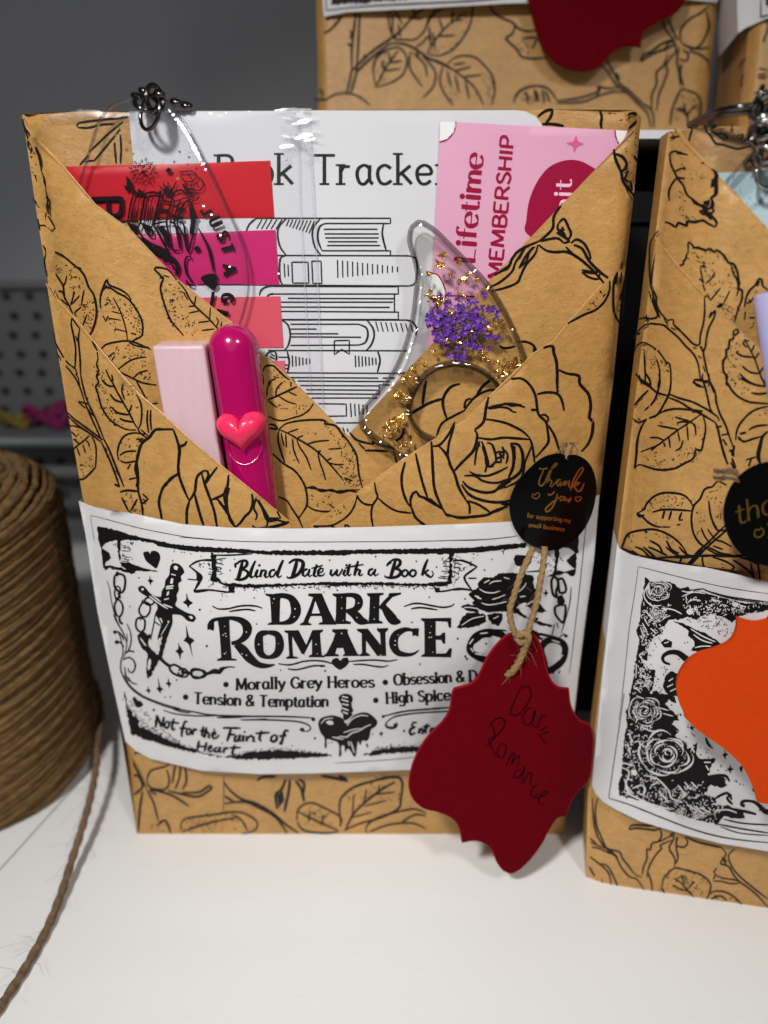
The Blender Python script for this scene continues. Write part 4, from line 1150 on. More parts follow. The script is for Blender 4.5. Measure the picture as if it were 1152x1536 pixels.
pen.crop(150, 950, 4.608).draw("""
s14: 394 562 391 600 385 652; 396 570 412 610 430 648; 430 648 436 610 443 575; 462 605 448 625 450 650 465 655 478 635 475 612 462 605; 512 588 498 640 505 668 522 658
s11: 480 612 550 620; 550 655 602 655; 690 672 732 672
s14: 607 612 590 606 576 640 564 700 570 716; 612 655 598 675 602 698 618 698 628 678 622 658 612 655; 647 660 638 702; 640 682 655 662 672 668
s14: 716 642 705 700 716 716; 737 648 722 722; 727 698 745 680 755 695 750 720 764 722; 775 702 800 695 798 680 782 685 775 705 785 725 808 720 825 700
s14: 686 740 672 806; 737 750 722 816; 750 797 775 790 770 775 755 782 748 805 765 818 788 803; 815 785 795 795 795 818 812 818 828 795; 832 783 825 815 840 820; 862 788 852 827; 857 808 870 790 887 796; 932 768 915 825 922 840 942 834
s11: 678 778 730 782; 895 790 975 788
d15: 790 664
""")
pen.crop(320, 990, 4.608).draw("""
s15: 122 474 110 515 95 562; 165 520 148 535 148 560 165 560 182 528; 187 514 178 550 192 560; 212 519 203 555 214 560; 237 524 228 562; 233 545 260 522 280 535 275 560 292 560; 334 486 318 545 332 562
s12: 65 468 190 470; 110 515 152 514; 290 506 390 500; 455 526 506 520
s15: 425 515 402 530 398 555 415 565 438 548 440 525 425 515; 522 490 500 485 485 520 470 580 460 580 465 560
d15: 217 496
""")
pen.crop(470, 990, 4.608).draw("""
s15: 716 432 690 430 680 450 702 465 680 470 665 495 675 516 706 500; 737 470 728 507; 732 490 748 472 760 485 753 507 765 505; 787 438 772 490 782 506; 810 490 832 485 830 470 815 475 808 495 820 508 842 495
s11: 758 460 806 454
""")
for x, y in ((339, 1026.5), (578, 1023.3), (278.5, 1045.5), (563.7, 1050.3)): pen.dot(x, y, 4.2, 12)
for i in range(26):
    x, y = random.uniform(300, 700), random.uniform(880, 1030); pen.dot(x, y, random.uniform(.4, .8), 5)
mb.build('printed_sleeve', book)
# ================================================================ what is tucked into the pockets
GRP = 'items tucked into the middle book'
mb = MB()
poly = [(193, 167), (480, 166), (770, 165), (788, 167), (803, 174), (813, 187), (800, 700), (240, 700)]
sheet(mb, sTrack, poly, 'card', 0.0004, 18)
pen = Pen(mb, sTrack); pen.k = 'softink'
def hatch(pts, w=7):
    """pairs of ends for the first and the last line and the number of lines"""
    (a, b, c, d), (e, f, g, h), n = pts
    for i in range(n):
        t = i / (n - 1); pen.draw('l%g: %g %g %g %g' % (w, a + (e - a) * t, b + (f - b) * t, c + (g - c) * t, d + (h - d) * t))
pen.crop(350, 300, 3.84).draw("""
l8: 130 105 905 105; 905 105 905 135 530 135; 510 292 905 292 905 318; 520 168 830 168; 525 195 838 195; 530 218 838 218; 545 240 830 240; 540 262 845 262
s8: 530 135 500 150 487 190 490 240 510 290; 500 110 465 150 455 200 470 270 505 318; 865 138 858 200 880 290; 75 180 92 140 132 106; 305 108 265 150 255 200 270 270 305 318
l8: 250 319 1010 321; -200 486 1010 495; 337 358 430 358 435 478 342 478 337 358; 452 352 505 352 510 480 458 480 452 352
s8: 1010 321 1050 335 1058 380 1055 450 1040 485 1010 495; 300 322 270 340 268 450 285 488
l7: 293 365 297 445; 315 372 318 440
s8: 150 550 160 520 190 500 230 496; 230 540 205 545 195 558
l8: 230 497 950 499 950 541 230 541; 315 566 925 568; 275 588 920 588; 270 616 900 618; 270 641 950 645 950 688 280 688; 928 545 928 642
s8: 280 692 315 720 328 780 315 840 295 862; 985 690 1030 700 1055 740 1050 780; 720 715 765 735 775 775 760 820 720 835; 770 692 805 740 810 790 790 840 765 865
l8: 280 690 985 691; 330 715 720 715; 330 837 720 835; 330 743 480 743; 330 770 605 770; 330 788 735 790; 200 866 1000 868; 582 810 668 808 668 888 625 860 582 890 582 810
s8: 830 868 845 920 830 992; 185 910 200 880 240 868; 240 870 250 900 245 930; 310 870 322 930 312 992
l8: 260 905 315 905; 290 950 315 950; 290 970 315 970; 300 995 1000 998; 210 900 240 915; 215 885 240 900
l8: 320 1022 835 1025; 860 1025 930 1025; 370 1042 900 1045; 385 1068 840 1070; 420 1092 840 1095; 420 1115 840 1118; 450 1140 830 1140; 840 1118 840 1065 900 1065; 490 1172 650 1175 652 1243 530 1245; 590 1283 760 1283; 630 1310 640 1335; 655 1315 662 1335
s8: 340 1030 355 1050
""")
hatch(((600, 345, 602, 448), (945, 384, 945, 414), 13)); hatch(((340, 895, 342, 960), (440, 915, 440, 945), 6), 8)
hatch(((702, 895, 705, 962), (820, 908, 822, 948), 7), 8); hatch(((675, 1170, 680, 1250), (770, 1180, 770, 1230), 5), 8)
hatch(((165, 112, 135, 165), (280, 112, 245, 168), 5)); hatch(((322, 112, 305, 150), (468, 118, 436, 192), 8)); hatch(((820, 700, 835, 756), (1020, 712, 1035, 760), 8))
text(pen, 'Book Tracker', (323, 276), (680, 276), 43, .125, .75, .17, mono=60)
tag(mb.build('tracker_card'), 'white card with typewriter heading and drawn stack of books, behind the tabs', 'card', GRP)

# ---- row of coloured tabs on a clear film, in a clear sleeve
tabs = empty('page_tabs', tuple(sTab.P(300, 400)), 'red, magenta and coral page tabs on clear film above the pink block', 'page tabs', GRP)
for k, q in (('tabred', [(88, 250.3), (94, 250), (405, 241), (411, 326), (150, 331)]), ('tabmag', [(150, 352), (413, 345), (418.5, 427), (220, 430)]),
             ('tabpink', [(260, 447), (420, 444.5), (425, 521), (290, 524)]), ('tabrose', [(300, 545), (427, 541), (429, 580), (320, 580)])):
    mb = MB(); sheet(mb, sTab, q, k, 0.0002, 16); mb.build('tab', tabs)
mb = MB(); q = [(58, 200), (64, 178), (120, 173), (300, 169), (440, 164), (462, 163), (471, 300), (485, 612), (487, 650), (250, 640), (100, 400)]
sheet(mb, sFilm, q, 'film', 0, 10)
pen = Pen(mb, sFilm); pen.k = 'filmline'
pen.ribbon(linear([(447, 166), (450, 300), (466, 590)], 12), 1.6, False); pen.ribbon(linear([(463, 164), (471, 300), (485, 612)], 12), 2.0, False)
P = [sFilm.P(x, y) for x, y in catmull([(64, 180), (72, 176), (100, 173), (130, 170.5), (160, 171), (200, 170)], 5)]
tube(mb, P, 0.0007, 'film', 8)
random.seed(5)
for i in range(26):                                              # crinkles of the film near its top corner
    x, y = random.uniform(418, 462), random.uniform(166, 250); a = random.uniform(.2, 1.3); L = random.uniform(6, 20)
    p = [(x + t * math.cos(a) * L, y - t * math.sin(a) * L + random.uniform(-1, 1)) for t in (0, .33, .66, 1)]
    tube(mb, [sFilm.P(px, py, 0.0002) for px, py in catmull(p, 2)], random.uniform(.00008, .00022), 'film', 6)
for i in range(30):  # strips added and angled at the key lamp to make the film's glare
    x0, y0 = random.uniform(418, 458), random.uniform(168, 222); a = random.uniform(-.4, 1.3); L = random.uniform(10, 34); c = random.uniform(-4, 4)
    glint_strip(mb, sFilm, catmull([(x0, y0), (x0 + L * .5 * math.cos(a) + c, y0 + L * .5 * math.sin(a)), (x0 + L * math.cos(a), y0 + L * math.sin(a))], 2), random.uniform(3, 9), wob=.007)
glint_strip(mb, sFilm, catmull([(412, 166), (430, 164), (450, 164.5), (468, 164)], 3), 4)
glint_strip(mb, sFilm, catmull([(64, 178), (76, 175), (95, 175), (115, 171), (140, 170), (165, 173), (195, 172)], 4), 9)
mb.build('film', tabs)

# ---- oval acrylic keychain
key = empty('acrylic_keychain', tuple(sFilm.P(250, 330)), 'clear oval acrylic keychain printed with black flowers, books and JUST A GI', 'keychain', GRP)
sKey = sFilm.lift(0.0002 + 0.0019)
out = catmull([(205, 146), (230, 141), (255, 156), (280, 192), (300, 230), (318, 265), (330, 292), (347, 328), (361, 361), (370, 394), (372.5, 425), (371, 445), (360, 485), (340, 530), (300, 560), (240, 560), (180, 500), (135, 420), (116, 340), (118, 285), (124, 258), (133, 228), (141.5, 200), (150, 178), (170, 157)], 6, True)
hole = [(231 + 13 * math.cos(t), 168 + 13 * math.sin(t)) for t in [2 * math.pi * i / 20 for i in range(20)]]
mb = MB(); sheet(mb, sKey, out, 'acrylic', 0.0018, 14, [hole], False)
rim = [sKey.P(x, y, -0.0004) for x, y in out]
tube(mb, rim, 0.00036, 'acryedge', 6, closed=True)
rp_ = catmull([(255, 166), (268, 182), (282, 203), (296, 230), (310, 256)], 3.2)
random.seed(15)
for i, (x, y) in enumerate(rp_):
    if 4 < i < 26 or i % 3 == 0: glint(mb, sKey, x, y, random.uniform(2, 5.5), random.uniform(1.5, 4), jit=.02, rot=random.uniform(0, 3), e=.0004)  # facets added along the rim, aimed at the lamp for sparkle
for x, y in ((345, 400), (331, 353), (318, 322), (306, 309), (418, 410)): glint(mb, sKey, x, y, 3, 2, jit=.03, e=.0004)
mb.build('plate', key)
mb = MB(); pen = Pen(mb, sKey.lift(-0.00155), 0.0); pen.k = 'keyink'; pen.bold = 1.3
pen.crop(190, 230, 5.485).draw("""
F: 320 140 345 118 372 138 345 165
F: 550 785 580 758 608 785 582 810
F: 548 525 568 505 590 525 568 545
s8: 430 150 480 150 520 145 560 160 575 190 545 225 500 235 460 215 450 180; 575 190 610 210 630 250 610 300 560 300 530 270 545 225; 480 230 490 280 530 290; 500 160 520 190; 560 240 590 260; 470 290 520 330 560 345 590 320; 520 370 545 390 580 380 590 345; 540 330 520 380
s12: 400 320 440 300 500 330 540 320; 460 250 490 290 560 300
s7: 270 260 300 300 360 320 400 240; 300 240 320 300; 340 235 345 300; 410 230 370 310; 280 280 330 310 400 270
g3: 300 330 330 260 345 320 400 250 370 320 440 290 380 335
# flower ball
d34: 135 155
# small leaves on the left of the book
g3: 0 180 40 230 50 260 30 310 -10 300 -30 260 0 270
g3: 50 330 60 290 90 320 100 280 130 320 150 290 140 350
# two upright books
s13: 62 320 38 400 20 500 8 570; 8 570 30 600 95 612; 95 612 118 540 140 420 150 330; 160 320 138 420 122 520 118 575; 118 575 150 600 205 612; 205 612 235 520 262 400 285 305
s7: 60 560 78 420; 45 560 62 440; 30 555 48 450; 78 570 98 420; 145 560 165 420; 160 570 182 420; 176 575 200 420; 192 585 216 430; 75 400 85 350; 100 400 108 350; 180 400 190 340; 210 390 222 340
s16: 10 575 100 612; 118 578 208 612; 245 470 285 305; 285 305 262 330 220 320 160 330; 62 325 100 335 150 330
f: 10 580 100 615 108 650 40 640; 120 582 208 616 200 640 150 640
s12: 40 640 70 690; 108 650 130 690 200 740; 150 640 180 670 215 680 210 620
# leaning books, spines with bands
s13: 300 345 372 362 330 560 352 690 345 775; 300 345 262 480 228 585 250 640 330 790; 228 585 262 572 325 562; 385 400 442 385 410 470 392 560 430 690 440 800; 350 560 392 575; 352 690 372 785 432 800; 442 380 512 375 556 530 548 640 508 805 470 690 410 570; 440 570 470 590 500 790; 512 380 470 420 412 560
f: 305 380 368 395 362 412 298 398; 278 448 350 462 345 486 270 470; 395 430 432 425 424 445 388 450; 372 500 408 505 404 530 366 525; 430 440 482 450 476 470 424 462; 410 510 466 520 462 545 402 540
f: 505 380 554 525 545 640 520 700 530 600 522 520
f: 262 600 300 590 332 650 345 740 330 770 300 690
f: 395 590 420 600 440 680 450 790 432 780 412 690
s10: 240 620 290 720 335 790; 250 600 310 690; 470 620 490 700; 535 560 520 660
f: 40 650 130 700 230 745 345 795 335 840 300 850 250 830 150 770 70 700
s12: 30 640 90 720 200 800 300 850 345 845 350 790
# lines and hearts
v: 590 615 8 630 690 18 670 770 24 695 860 24 715 970 14
F: 608 1030 660 995 720 990 748 1005 745 1030 730 1045 748 1070 735 1105 700 1115 680 1095
v: 712 1140 26 705 1200 28 690 1265 20
v: 690 1265 8 680 1330 7 690 1380 6
s14: 530 870 525 845 495 850 480 900 490 980 520 1030 545 1070 540 1050; 490 1040 500 1070 550 1090
s30: 290 870 340 855 390 880 420 940 410 1000
s10: 300 890 340 885 370 910 390 960
""")
for i in range(26):                                              # petals of the round flower
    a = i * 2.399; r = 3.5 + 16 * math.sqrt(i / 26)
    c = (190 + 138 / 5.485 + r * math.cos(a) * 1.05, 230 + 150 / 5.485 + r * math.sin(a)); d = (math.cos(a), math.sin(a))
    pen.ribbon([(c[0] - d[0] * 2.6 - d[1] * 0, c[1] - d[1] * 2.6), (c[0] - d[1] * 1.6, c[1] + d[0] * 1.6), (c[0] + d[0] * 3, c[1] + d[1] * 3), (c[0] + d[1] * 1.6, c[1] - d[0] * 1.6), (c[0] - d[0] * 2.6, c[1] - d[1] * 2.6)], 1.3, False)
pen.ox = pen.oy = 0; pen.sc = 1
# the letter P above the fold and the curved words
pen.draw("v: 132 299 7 180 297.5 7 184 300 7\nv: 182 300 6 181 318 7 172 324 7 163 318 6 162 300 5\ns5: 135 299 133 306 138 314")
for ch, x, y, ang, h in (('J', 303, 320, 62, 15), ('U', 316, 336, 66, 17), ('S', 326.5, 356, 71, 16), ('T', 333.5, 374, 76, 16), ('A', 336, 405, 84, 17), ('G', 333, 446, 99, 17), ('I', 326, 466, 104, 16), ('R', 320, 486, 108, 16)):
    a = math.radians(ang); ux, uy = math.cos(a), math.sin(a); wd = {'I': 7, 'J': 9}.get(ch, 14)
    bx, by = x - ux * 0 , y - uy * 0
    text(pen, ch, (bx - ux * wd / 2 - uy * 0, by - uy * wd / 2), (bx + ux * wd / 2, by + uy * wd / 2), h, .34, .5, .18)
mb.build('black_print', key)
mb = MB(); pen = Pen(mb, sKey, 0.0003)
random.seed(8)
for k, pts in (('glitterg', [(148, 188), (180, 191), (174.5, 203)]), ('glittery', [(201, 231), (189, 339), (267, 268)]), ('glitterv', [(270, 228), (262, 243), (284, 236)])):
    pen.k = k
    for x, y in pts: pen.dot(x, y, 2.2, 5)
for i in range(46):
    x, y = random.uniform(185, 285), random.uniform(192, 250); pen.k = random.choice(['glitterd', 'glitterd', 'glitterv', 'goldflake'])
    if i > 26: x, y = random.uniform(140, 360), random.uniform(250, 430)
    pen.dash(x, y, random.uniform(1, 2), random.uniform(.8, 1.4), random.uniform(0, 3))
o = mb.build('glitter', key); o['kind'] = 'stuff'
def ring(mb, c, r, w, nrm, k='steel', sq=1.0, n=24):
    nrm = Vector(nrm).normalized(); x = nrm.cross(Vector((0.3, 0, 1))).normalized(); y = nrm.cross(x)
    tube(mb, [c + x * (r * math.cos(t)) + y * (r * sq * math.sin(t)) for t in [2 * math.pi * i / n for i in range(n)]], w, k, 8, closed=True)
def kp(x, y, e=0.0015): return sKey.P(x, y, e)
mb = MB(); ring(mb, kp(228, 170), 0.0031, 0.00045, (-.55, -.8, .25), 'steel', 1.15); mb.build('split_ring', key)
for c, nrm, r in (((226, 158), (.3, -.5, .8), .0024), ((238, 152), (.8, -.6, .1), .0021)):
    mb = MB(); ring(mb, kp(*c, 0.003), r, 0.00055, nrm, 'steel', 1.3); mb.build('link', key)
mb = MB()
for x, y, e, ln, wd, a in ((210, 147, .002, 9, 5, .9), (222, 140, .003, 8, 4, 1.9), (243, 143, .002, 9, 6, -.9), (262, 152, -.001, 8, 5, .2), (276, 156, -.002, 10, 5, .25)):
    p0 = kp(x - ln * math.cos(a), y + ln * math.sin(a), e); p1 = kp(x + ln * math.cos(a), y - ln * math.sin(a), e)
    ring(mb, (p0 + p1) / 2, (p1 - p0).length / 2 * .66, 0.00065, (0.2, -.35, .9), 'steel', .55)
mb.build('chain', key)

# ---- pink membership card
mb = MB()
poly = [(661, 182), (941, 196), (930, 300), (760, 560), (640, 540), (652.5, 344)]
sheet(mb, sMember, poly, 'pinkcard', 0.0004, 16)
pen = Pen(mb, sMember)
def arc(cx, cy, r, a0, a1, n=14): return [(cx + r * math.cos(math.radians(a0 + (a1 - a0) * i / n)), cy + r * math.sin(math.radians(a0 + (a1 - a0) * i / n))) for i in range(n + 1)]
pen.k = 'white'; pen.fill([(660.5, 182.5)] + [(684, 182.8), (683, 193), (678, 202), (670, 209), (659.5, 212.5)], 0)
pen.fill([(923, 195.5), (940.5, 196.5), (930, 222), (926, 214)], 0)
pen.fill([(648.5, 410), (656, 412), (663, 422), (668, 435), (668, 443), (645, 443)], 0)
pen.k = 'crimson'
pen.ribbon(catmull([(683.5, 182.5), (682.5, 193), (677, 203), (669, 210), (659, 213)], 3), 2.2, False)
pen.ribbon(catmull([(922.5, 195.5), (923.5, 205), (928, 216)], 3), 2.2, False)
pen.ribbon(catmull([(648, 410), (656, 412), (663, 422), (668, 436), (668, 446), (667, 470)], 3), 2.2, False)
pen.ribbon(linear([(668, 443), (740, 446)], 6), 2.2, False)
pen.fill(catmull([(790, 350), (789.5, 330), (794, 300), (806, 272), (822, 252), (842, 242), (862, 240), (880, 246), (900, 262), (905, 300), (880, 360), (830, 372)], 4, True))
pen.k = 'rose'; pen.fill([(864, 203), (867, 212), (876, 216), (866, 220), (861, 229), (859, 219), (849.5, 215), (860, 212)], 0)
pen.k = 'crimson'
text(pen, 'Lifetime', (711, 396), (725, 231), 29, .24, .22, .10)
text(pen, 'MEMBERSHIP', (751, 421), (771.5, 204), 20, .235, .72)
pen.k = 'palepink'; pen.layer = 1
text(pen, 'Admit', (853, 388), (857, 269), 25, .20, .25, .10)
tag(mb.build('membership_card'), 'pink membership card with crimson lettering standing behind the right flap', 'card', GRP)

# ---- clear resin page holder with pressed flowers and gold leaf
hold = empty('page_holder', tuple(sIR.P(680, 540)), 'clear horn shaped resin page holder with purple flowers, gold leaf and a thumb hole', 'page holder', GRP)
HT = 0.0048
sHold = Surf(h=lambda a, c: hw(a, c) + 0.0028 + HT, **FR)
sMid = sHold.lift(-0.0018)
def xq(*n): return [(540 + n[i] / 4.15, 330 + n[i + 1] / 4.15) for i in range(0, len(n), 2)]
outer = catmull(xq(372, 30, 410, 48, 470, 90, 560, 180, 680, 300, 790, 420, 880, 560, 950, 700, 1000, 830, 1025, 915, 1040, 1010, 1000, 1120, 900, 1250, 760, 1370, 560, 1470, 420, 1500, 285, 1492, 180, 1420, 70, 1340, 25, 1290, 30, 1215, 120, 1110, 220, 980, 290, 830, 345, 640, 370, 450, 378, 340, 355, 230, 328, 130, 340, 55), 5, True)
hole = catmull(xq(295, 1210, 310, 1110, 370, 1000, 460, 925, 590, 893, 720, 915, 820, 970, 880, 1040, 900, 1150, 850, 1300, 720, 1400, 560, 1420, 400, 1370, 325, 1300), 5, True)
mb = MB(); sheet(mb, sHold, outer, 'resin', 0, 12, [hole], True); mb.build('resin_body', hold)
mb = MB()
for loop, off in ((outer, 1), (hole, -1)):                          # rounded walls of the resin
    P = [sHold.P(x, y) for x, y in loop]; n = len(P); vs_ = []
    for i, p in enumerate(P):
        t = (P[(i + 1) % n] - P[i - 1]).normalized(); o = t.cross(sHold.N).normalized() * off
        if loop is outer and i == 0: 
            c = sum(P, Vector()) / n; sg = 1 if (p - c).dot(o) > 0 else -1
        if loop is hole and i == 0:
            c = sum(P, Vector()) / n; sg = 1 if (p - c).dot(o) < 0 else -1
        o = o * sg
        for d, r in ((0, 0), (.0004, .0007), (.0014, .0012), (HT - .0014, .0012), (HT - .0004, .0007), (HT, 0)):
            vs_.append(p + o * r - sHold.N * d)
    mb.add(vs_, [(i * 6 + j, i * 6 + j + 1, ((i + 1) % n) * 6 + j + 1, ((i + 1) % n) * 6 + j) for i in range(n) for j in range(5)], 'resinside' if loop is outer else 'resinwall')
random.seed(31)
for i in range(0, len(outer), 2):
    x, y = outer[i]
    if (x < 640 and y > 400 and random.random() < .5) or random.random() < .12: glint(mb, sHold, x + random.uniform(1, 5), y, random.uniform(1.5, 6), random.uniform(1, 2.5), jit=.03, rot=random.uniform(.6, 1.4), e=.0002)  # facets added on the resin edge, aimed at the lamp as highlights
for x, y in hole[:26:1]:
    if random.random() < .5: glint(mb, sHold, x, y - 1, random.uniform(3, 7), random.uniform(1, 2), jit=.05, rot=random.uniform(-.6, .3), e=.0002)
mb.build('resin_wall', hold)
mb = MB(); random.seed(21)
c0 = (540 + 690 / 4.15, 330 + 660 / 4.15)
heads = []
for i in range(125):
    for _ in range(30):
        x, y = random.gauss(610, 115), random.gauss(650, 95)
        if ((x - 630) / 255) ** 2 + ((y - 660) / 210) ** 2 < 1 and x < 900: break
    heads.append((540 + x / 4.15, 330 + y / 4.15))
heads += xq(770, 470, 860, 740, 830, 720, 560, 840, 640, 850, 445, 640, 800, 560, 860, 580)
pen = Pen(mb, sMid, 0.0); pen.k = 'stalk'
for h in heads[::2]:
    mid = ((c0[0] + h[0]) / 2 + random.uniform(-4, 4), (c0[1] + h[1]) / 2 + random.uniform(-4, 4))
    tube(mb, [sMid.P(*q, random.uniform(-.0004, .0004)) for q in catmull([c0, mid, h], 4)], 0.00011, 'stalk', 5)
for (x, y) in heads:                                                # five small curved petals per floret
    big = random.uniform(4.0, 6.6); a0 = random.uniform(0, 6.28); e = random.uniform(-.0006, .0010)
    for q in range(random.choice((4, 5, 5))):
        a = a0 + q * 1.256 + random.uniform(-.2, .2); L = big * random.uniform(.8, 1.15); w = L * .42
        ca, sa = math.cos(a), math.sin(a)
        loc = [(0, 0, 0), (.45, -.8, .2), (.9, -.75, .5), (1.05, 0, .35), (.9, .75, .6), (.45, .8, .3), (.6, 0, -.1)]
        v = [sMid.P(x + L * u * ca - w * t * sa, y + L * u * sa + w * t * ca, e + z * .0005 * random.uniform(.3, 1.3)) for u, t, z in loc]
        mb.add(v, [(0, 1, 6), (1, 2, 6), (2, 3, 6), (3, 4, 6), (4, 5, 6), (5, 0, 6)], 'petal2' if random.random() < .28 else 'petal')
mb.build('pressed_flower', hold)
mb = MB()
def flakes(x, y, r, n):
    for _ in range(n):
        px, py = x + random.gauss(0, r), y + random.gauss(0, r); s_ = random.uniform(2.4, 6.0); e = random.uniform(-.0012, .0012)
        pts = [sMid.P(px + random.uniform(-s_, s_), py + random.uniform(-s_, s_), e + random.uniform(-.0005, .0005)) for _ in range(5)]
        mb.add(pts, [(0, 1, 2), (0, 2, 3), (1, 3, 4)], 'goldflake', False)
for q, r, n in ((xq(515, 215), 2.6, 14), (xq(500, 280), 2.8, 12), (xq(615, 260), 2.2, 8), (xq(560, 345), 2, 7), (xq(610, 390), 1.5, 5), (xq(655, 380), 2.6, 12), (xq(675, 345), 1.6, 6), (xq(730, 378), 1.8, 6),
                (xq(430, 335), 1.5, 5), (xq(420, 450), 3.2, 14), (xq(480, 500), 5, 34), (xq(630, 470), 2.6, 10), (xq(690, 680), 2.4, 10), (xq(790, 680), 3.8, 22), (xq(895, 665), 3.2, 12), (xq(840, 640), 2.2, 8),
                (xq(550, 745), 2.4, 10), (xq(770, 840), 3.4, 16), (xq(470, 830), 2.0, 8), (xq(930, 900), 5.5, 36), (xq(880, 940), 4, 16), (xq(985, 900), 3, 12), (xq(330, 930), 3, 12), (xq(400, 890), 2.6, 8),
                (xq(280, 980), 4.0, 20), (xq(250, 1090), 5, 30), (xq(290, 1110), 3, 14), (xq(180, 1290), 5.5, 34), (xq(240, 1260), 4.5, 26), (xq(270, 1390), 4, 22), (xq(210, 1330), 3, 12), (xq(340, 1000), 3, 12), (xq(560, 560), 3, 9), (xq(600, 760), 3, 8)):
    flakes(*q[0], r, n)
o = mb.build('gold_leaf', hold); o['kind'] = 'stuff'

# ---- pale pink block and magenta pen in the left pocket
def axis_frame(pa, pb):
    t = (pb - pa).normalized(); f = (Vector((0, -1, 0)) - t * t.dot(Vector((0, -1, 0)))).normalized(); return t, f, t.cross(f).normalized()
PR = 0.00585
sPen = Surf(h=lambda a, c: hw(a, c) + 0.0050 + 0.0042, **FR)
pa, pb = sPen.P(350.5, 523), sPen.P(387, 775)
t, f, s_ = axis_frame(pa, pb)
pen_r = empty('magenta_pen', tuple(pa), 'glossy magenta pen with a coral heart clip in the left pocket', 'pen', GRP)
mb = MB(); L = (pb - pa).length; NS = 40; vs_ = []
prof = [(-PR * math.cos(x) * .98, PR * math.sin(x)) for x in [math.pi / 2 * i / 10 for i in range(11)]] + [(L * i / 14, PR * (1 - .05 * i / 14)) for i in range(1, 15)] 
for d, r in prof:
    for j in range(NS):
        a = 2 * math.pi * j / NS; ca, sa = math.cos(a), math.sin(a)
        k = 1.0
        vs_.append(pa + t * d + s_ * (r * ca) + f * (r * sa * (0.92 if sa > 0 else .8)))
nf = len(prof)
fs = [(i * NS + j, i * NS + (j + 1) % NS, (i + 1) * NS + (j + 1) % NS, (i + 1) * NS + j) for i in range(nf - 1) for j in range(NS)] + [tuple((nf - 1) * NS + j for j in range(NS))]
mb.add(vs_, fs, 'pen'); mb.build('barrel', pen_r)
hc = sPen.P(358, 640); d0 = (hc - pa).dot(t); cen = pa + t * d0 + f * (PR * .90) 
mb = MB()                                                           # shallow oval rim that carries the heart
tube(mb, [cen + t * (0.0035 + .0048 * math.cos(q)) + s_ * (.0042 * math.sin(q)) + f * (-.0016 * abs(math.sin(q)) ** 2 - .0001) for q in [2 * math.pi * i / 28 for i in range(28)]], .00030, 'pen', 8, closed=True)
mb.build('clip_rim', pen_r)
mb = MB(); N1, N2 = 48, 8; vs_ = [cen + f * .0034]
for i in range(1, N2 + 1):
    r = i / N2; h = .0034 * math.sqrt(max(0, 1 - r ** 2.4))
    for j in range(N1):
        q = 2 * math.pi * j / N1; hx = 16 * math.sin(q) ** 3; hy = 13 * math.cos(q) - 5 * math.cos(2 * q) - 2 * math.cos(3 * q) - math.cos(4 * q)
        vs_.append(cen + s_ * (-hx / 16 * .0058 * r) - t * (hy / 16 * .0055 * r + .0002) + f * (h - .0002 - .0006 * r))
fs = [(0, 1 + j, 1 + (j + 1) % N1) for j in range(N1)] + [(1 + (i - 1) * N1 + j, 1 + i * N1 + j, 1 + i * N1 + (j + 1) % N1, 1 + (i - 1) * N1 + (j + 1) % N1) for i in range(1, N2) for j in range(N1)]
rimv = [vs_[1 + (N2 - 1) * N1 + j] for j in range(N1)]
mb.add(vs_, fs, 'heart'); mb.add(rimv + [p - f * .002 for p in rimv], [(j, (j + 1) % N1, N1 + (j + 1) % N1, N1 + j) for j in range(N1)], 'heart'); mb.build('heart_clip', pen_r)

sB = Surf(h=lambda a, c: hw(a, c) + 0.0050 + 0.0078, **FR)
A, B, C_, D_ = sB.P(227, 519), sB.P(306, 518), sB.P(334, 712), sB.P(247, 660)
C_ = B + (C_ - B) * 1.2; D_ = A + (C_ - B)
mb = MB(); n = sB.N * 0.0095
bm = bmesh.new(); V = [bm.verts.new(p) for p in (A, B, C_, D_, A - n, B - n, C_ - n, D_ - n)]
for q in ((3, 2, 1, 0), (4, 5, 6, 7), (0, 1, 5, 4), (1, 2, 6, 5), (2, 3, 7, 6), (3, 0, 4, 7)): bm.faces.new([V[i] for i in q])
bmesh.ops.recalc_face_normals(bm, faces=bm.faces)
bmesh.ops.bevel(bm, geom=list(bm.edges), offset=0.0009, segments=3, affect='EDGES', profile=.6)
bm.verts.index_update(); mb.add([v.co.copy() for v in bm.verts], [[v.index for v in fc.verts] for fc in bm.faces], 'block'); bm.free()
tag(mb.build('plastic_block'), 'pale pink rectangular plastic block standing left of the magenta pen', 'stationery', GRP)
# ================================================================ sticker, tag and its twine on the middle book
def dist2(a, b): return math.hypot(a[0] - b[0], a[1] - b[1])
def hairs(mb, pts, k, n, ln, r=0.00006):
    """loose fibres standing off a cord"""
    for _ in range(n):
        i = random.randrange(len(pts) - 1); p = pts[i].lerp(pts[i + 1], random.random())
        t = (pts[i + 1] - pts[i]).normalized(); d = Vector((random.gauss(0, 1), random.gauss(0, 1), random.gauss(0, 1)))
        d = (d - t * d.dot(t) * .6).normalized(); L = ln * random.uniform(.3, 1.2); c = Vector((random.gauss(0, 1), random.gauss(0, 1), random.gauss(0, 1))) * L * .25
        tube(mb, [p, p + d * L * .5 + c * .5, p + d * L + t * L * .5 + c], r, k, 4)
sStick = Surf(h=lambda a, c: 0.0085 + 0.034 * (1 - a / WB), **FR)
st = empty('thank_you_sticker', tuple(sStick.P(830, 752)), 'round black gloss sticker with gold thank you lettering beside the printed rose', 'sticker', 'black thank you stickers')
mb = MB()
ov = catmull([(838, 680), (848, 683), (866, 683), (884, 695), (894, 720), (893, 750), (884, 780), (868, 804), (845, 819), (825, 826), (805, 822), (785, 810), (770, 789), (764, 762), (767, 742), (778, 721), (794, 703), (815, 686)], 4, True)
sheet(mb, sStick, ov, 'sticker', 0.00025, 12)
pen = Pen(mb, sStick, 0.00006); pen.k = 'gold'
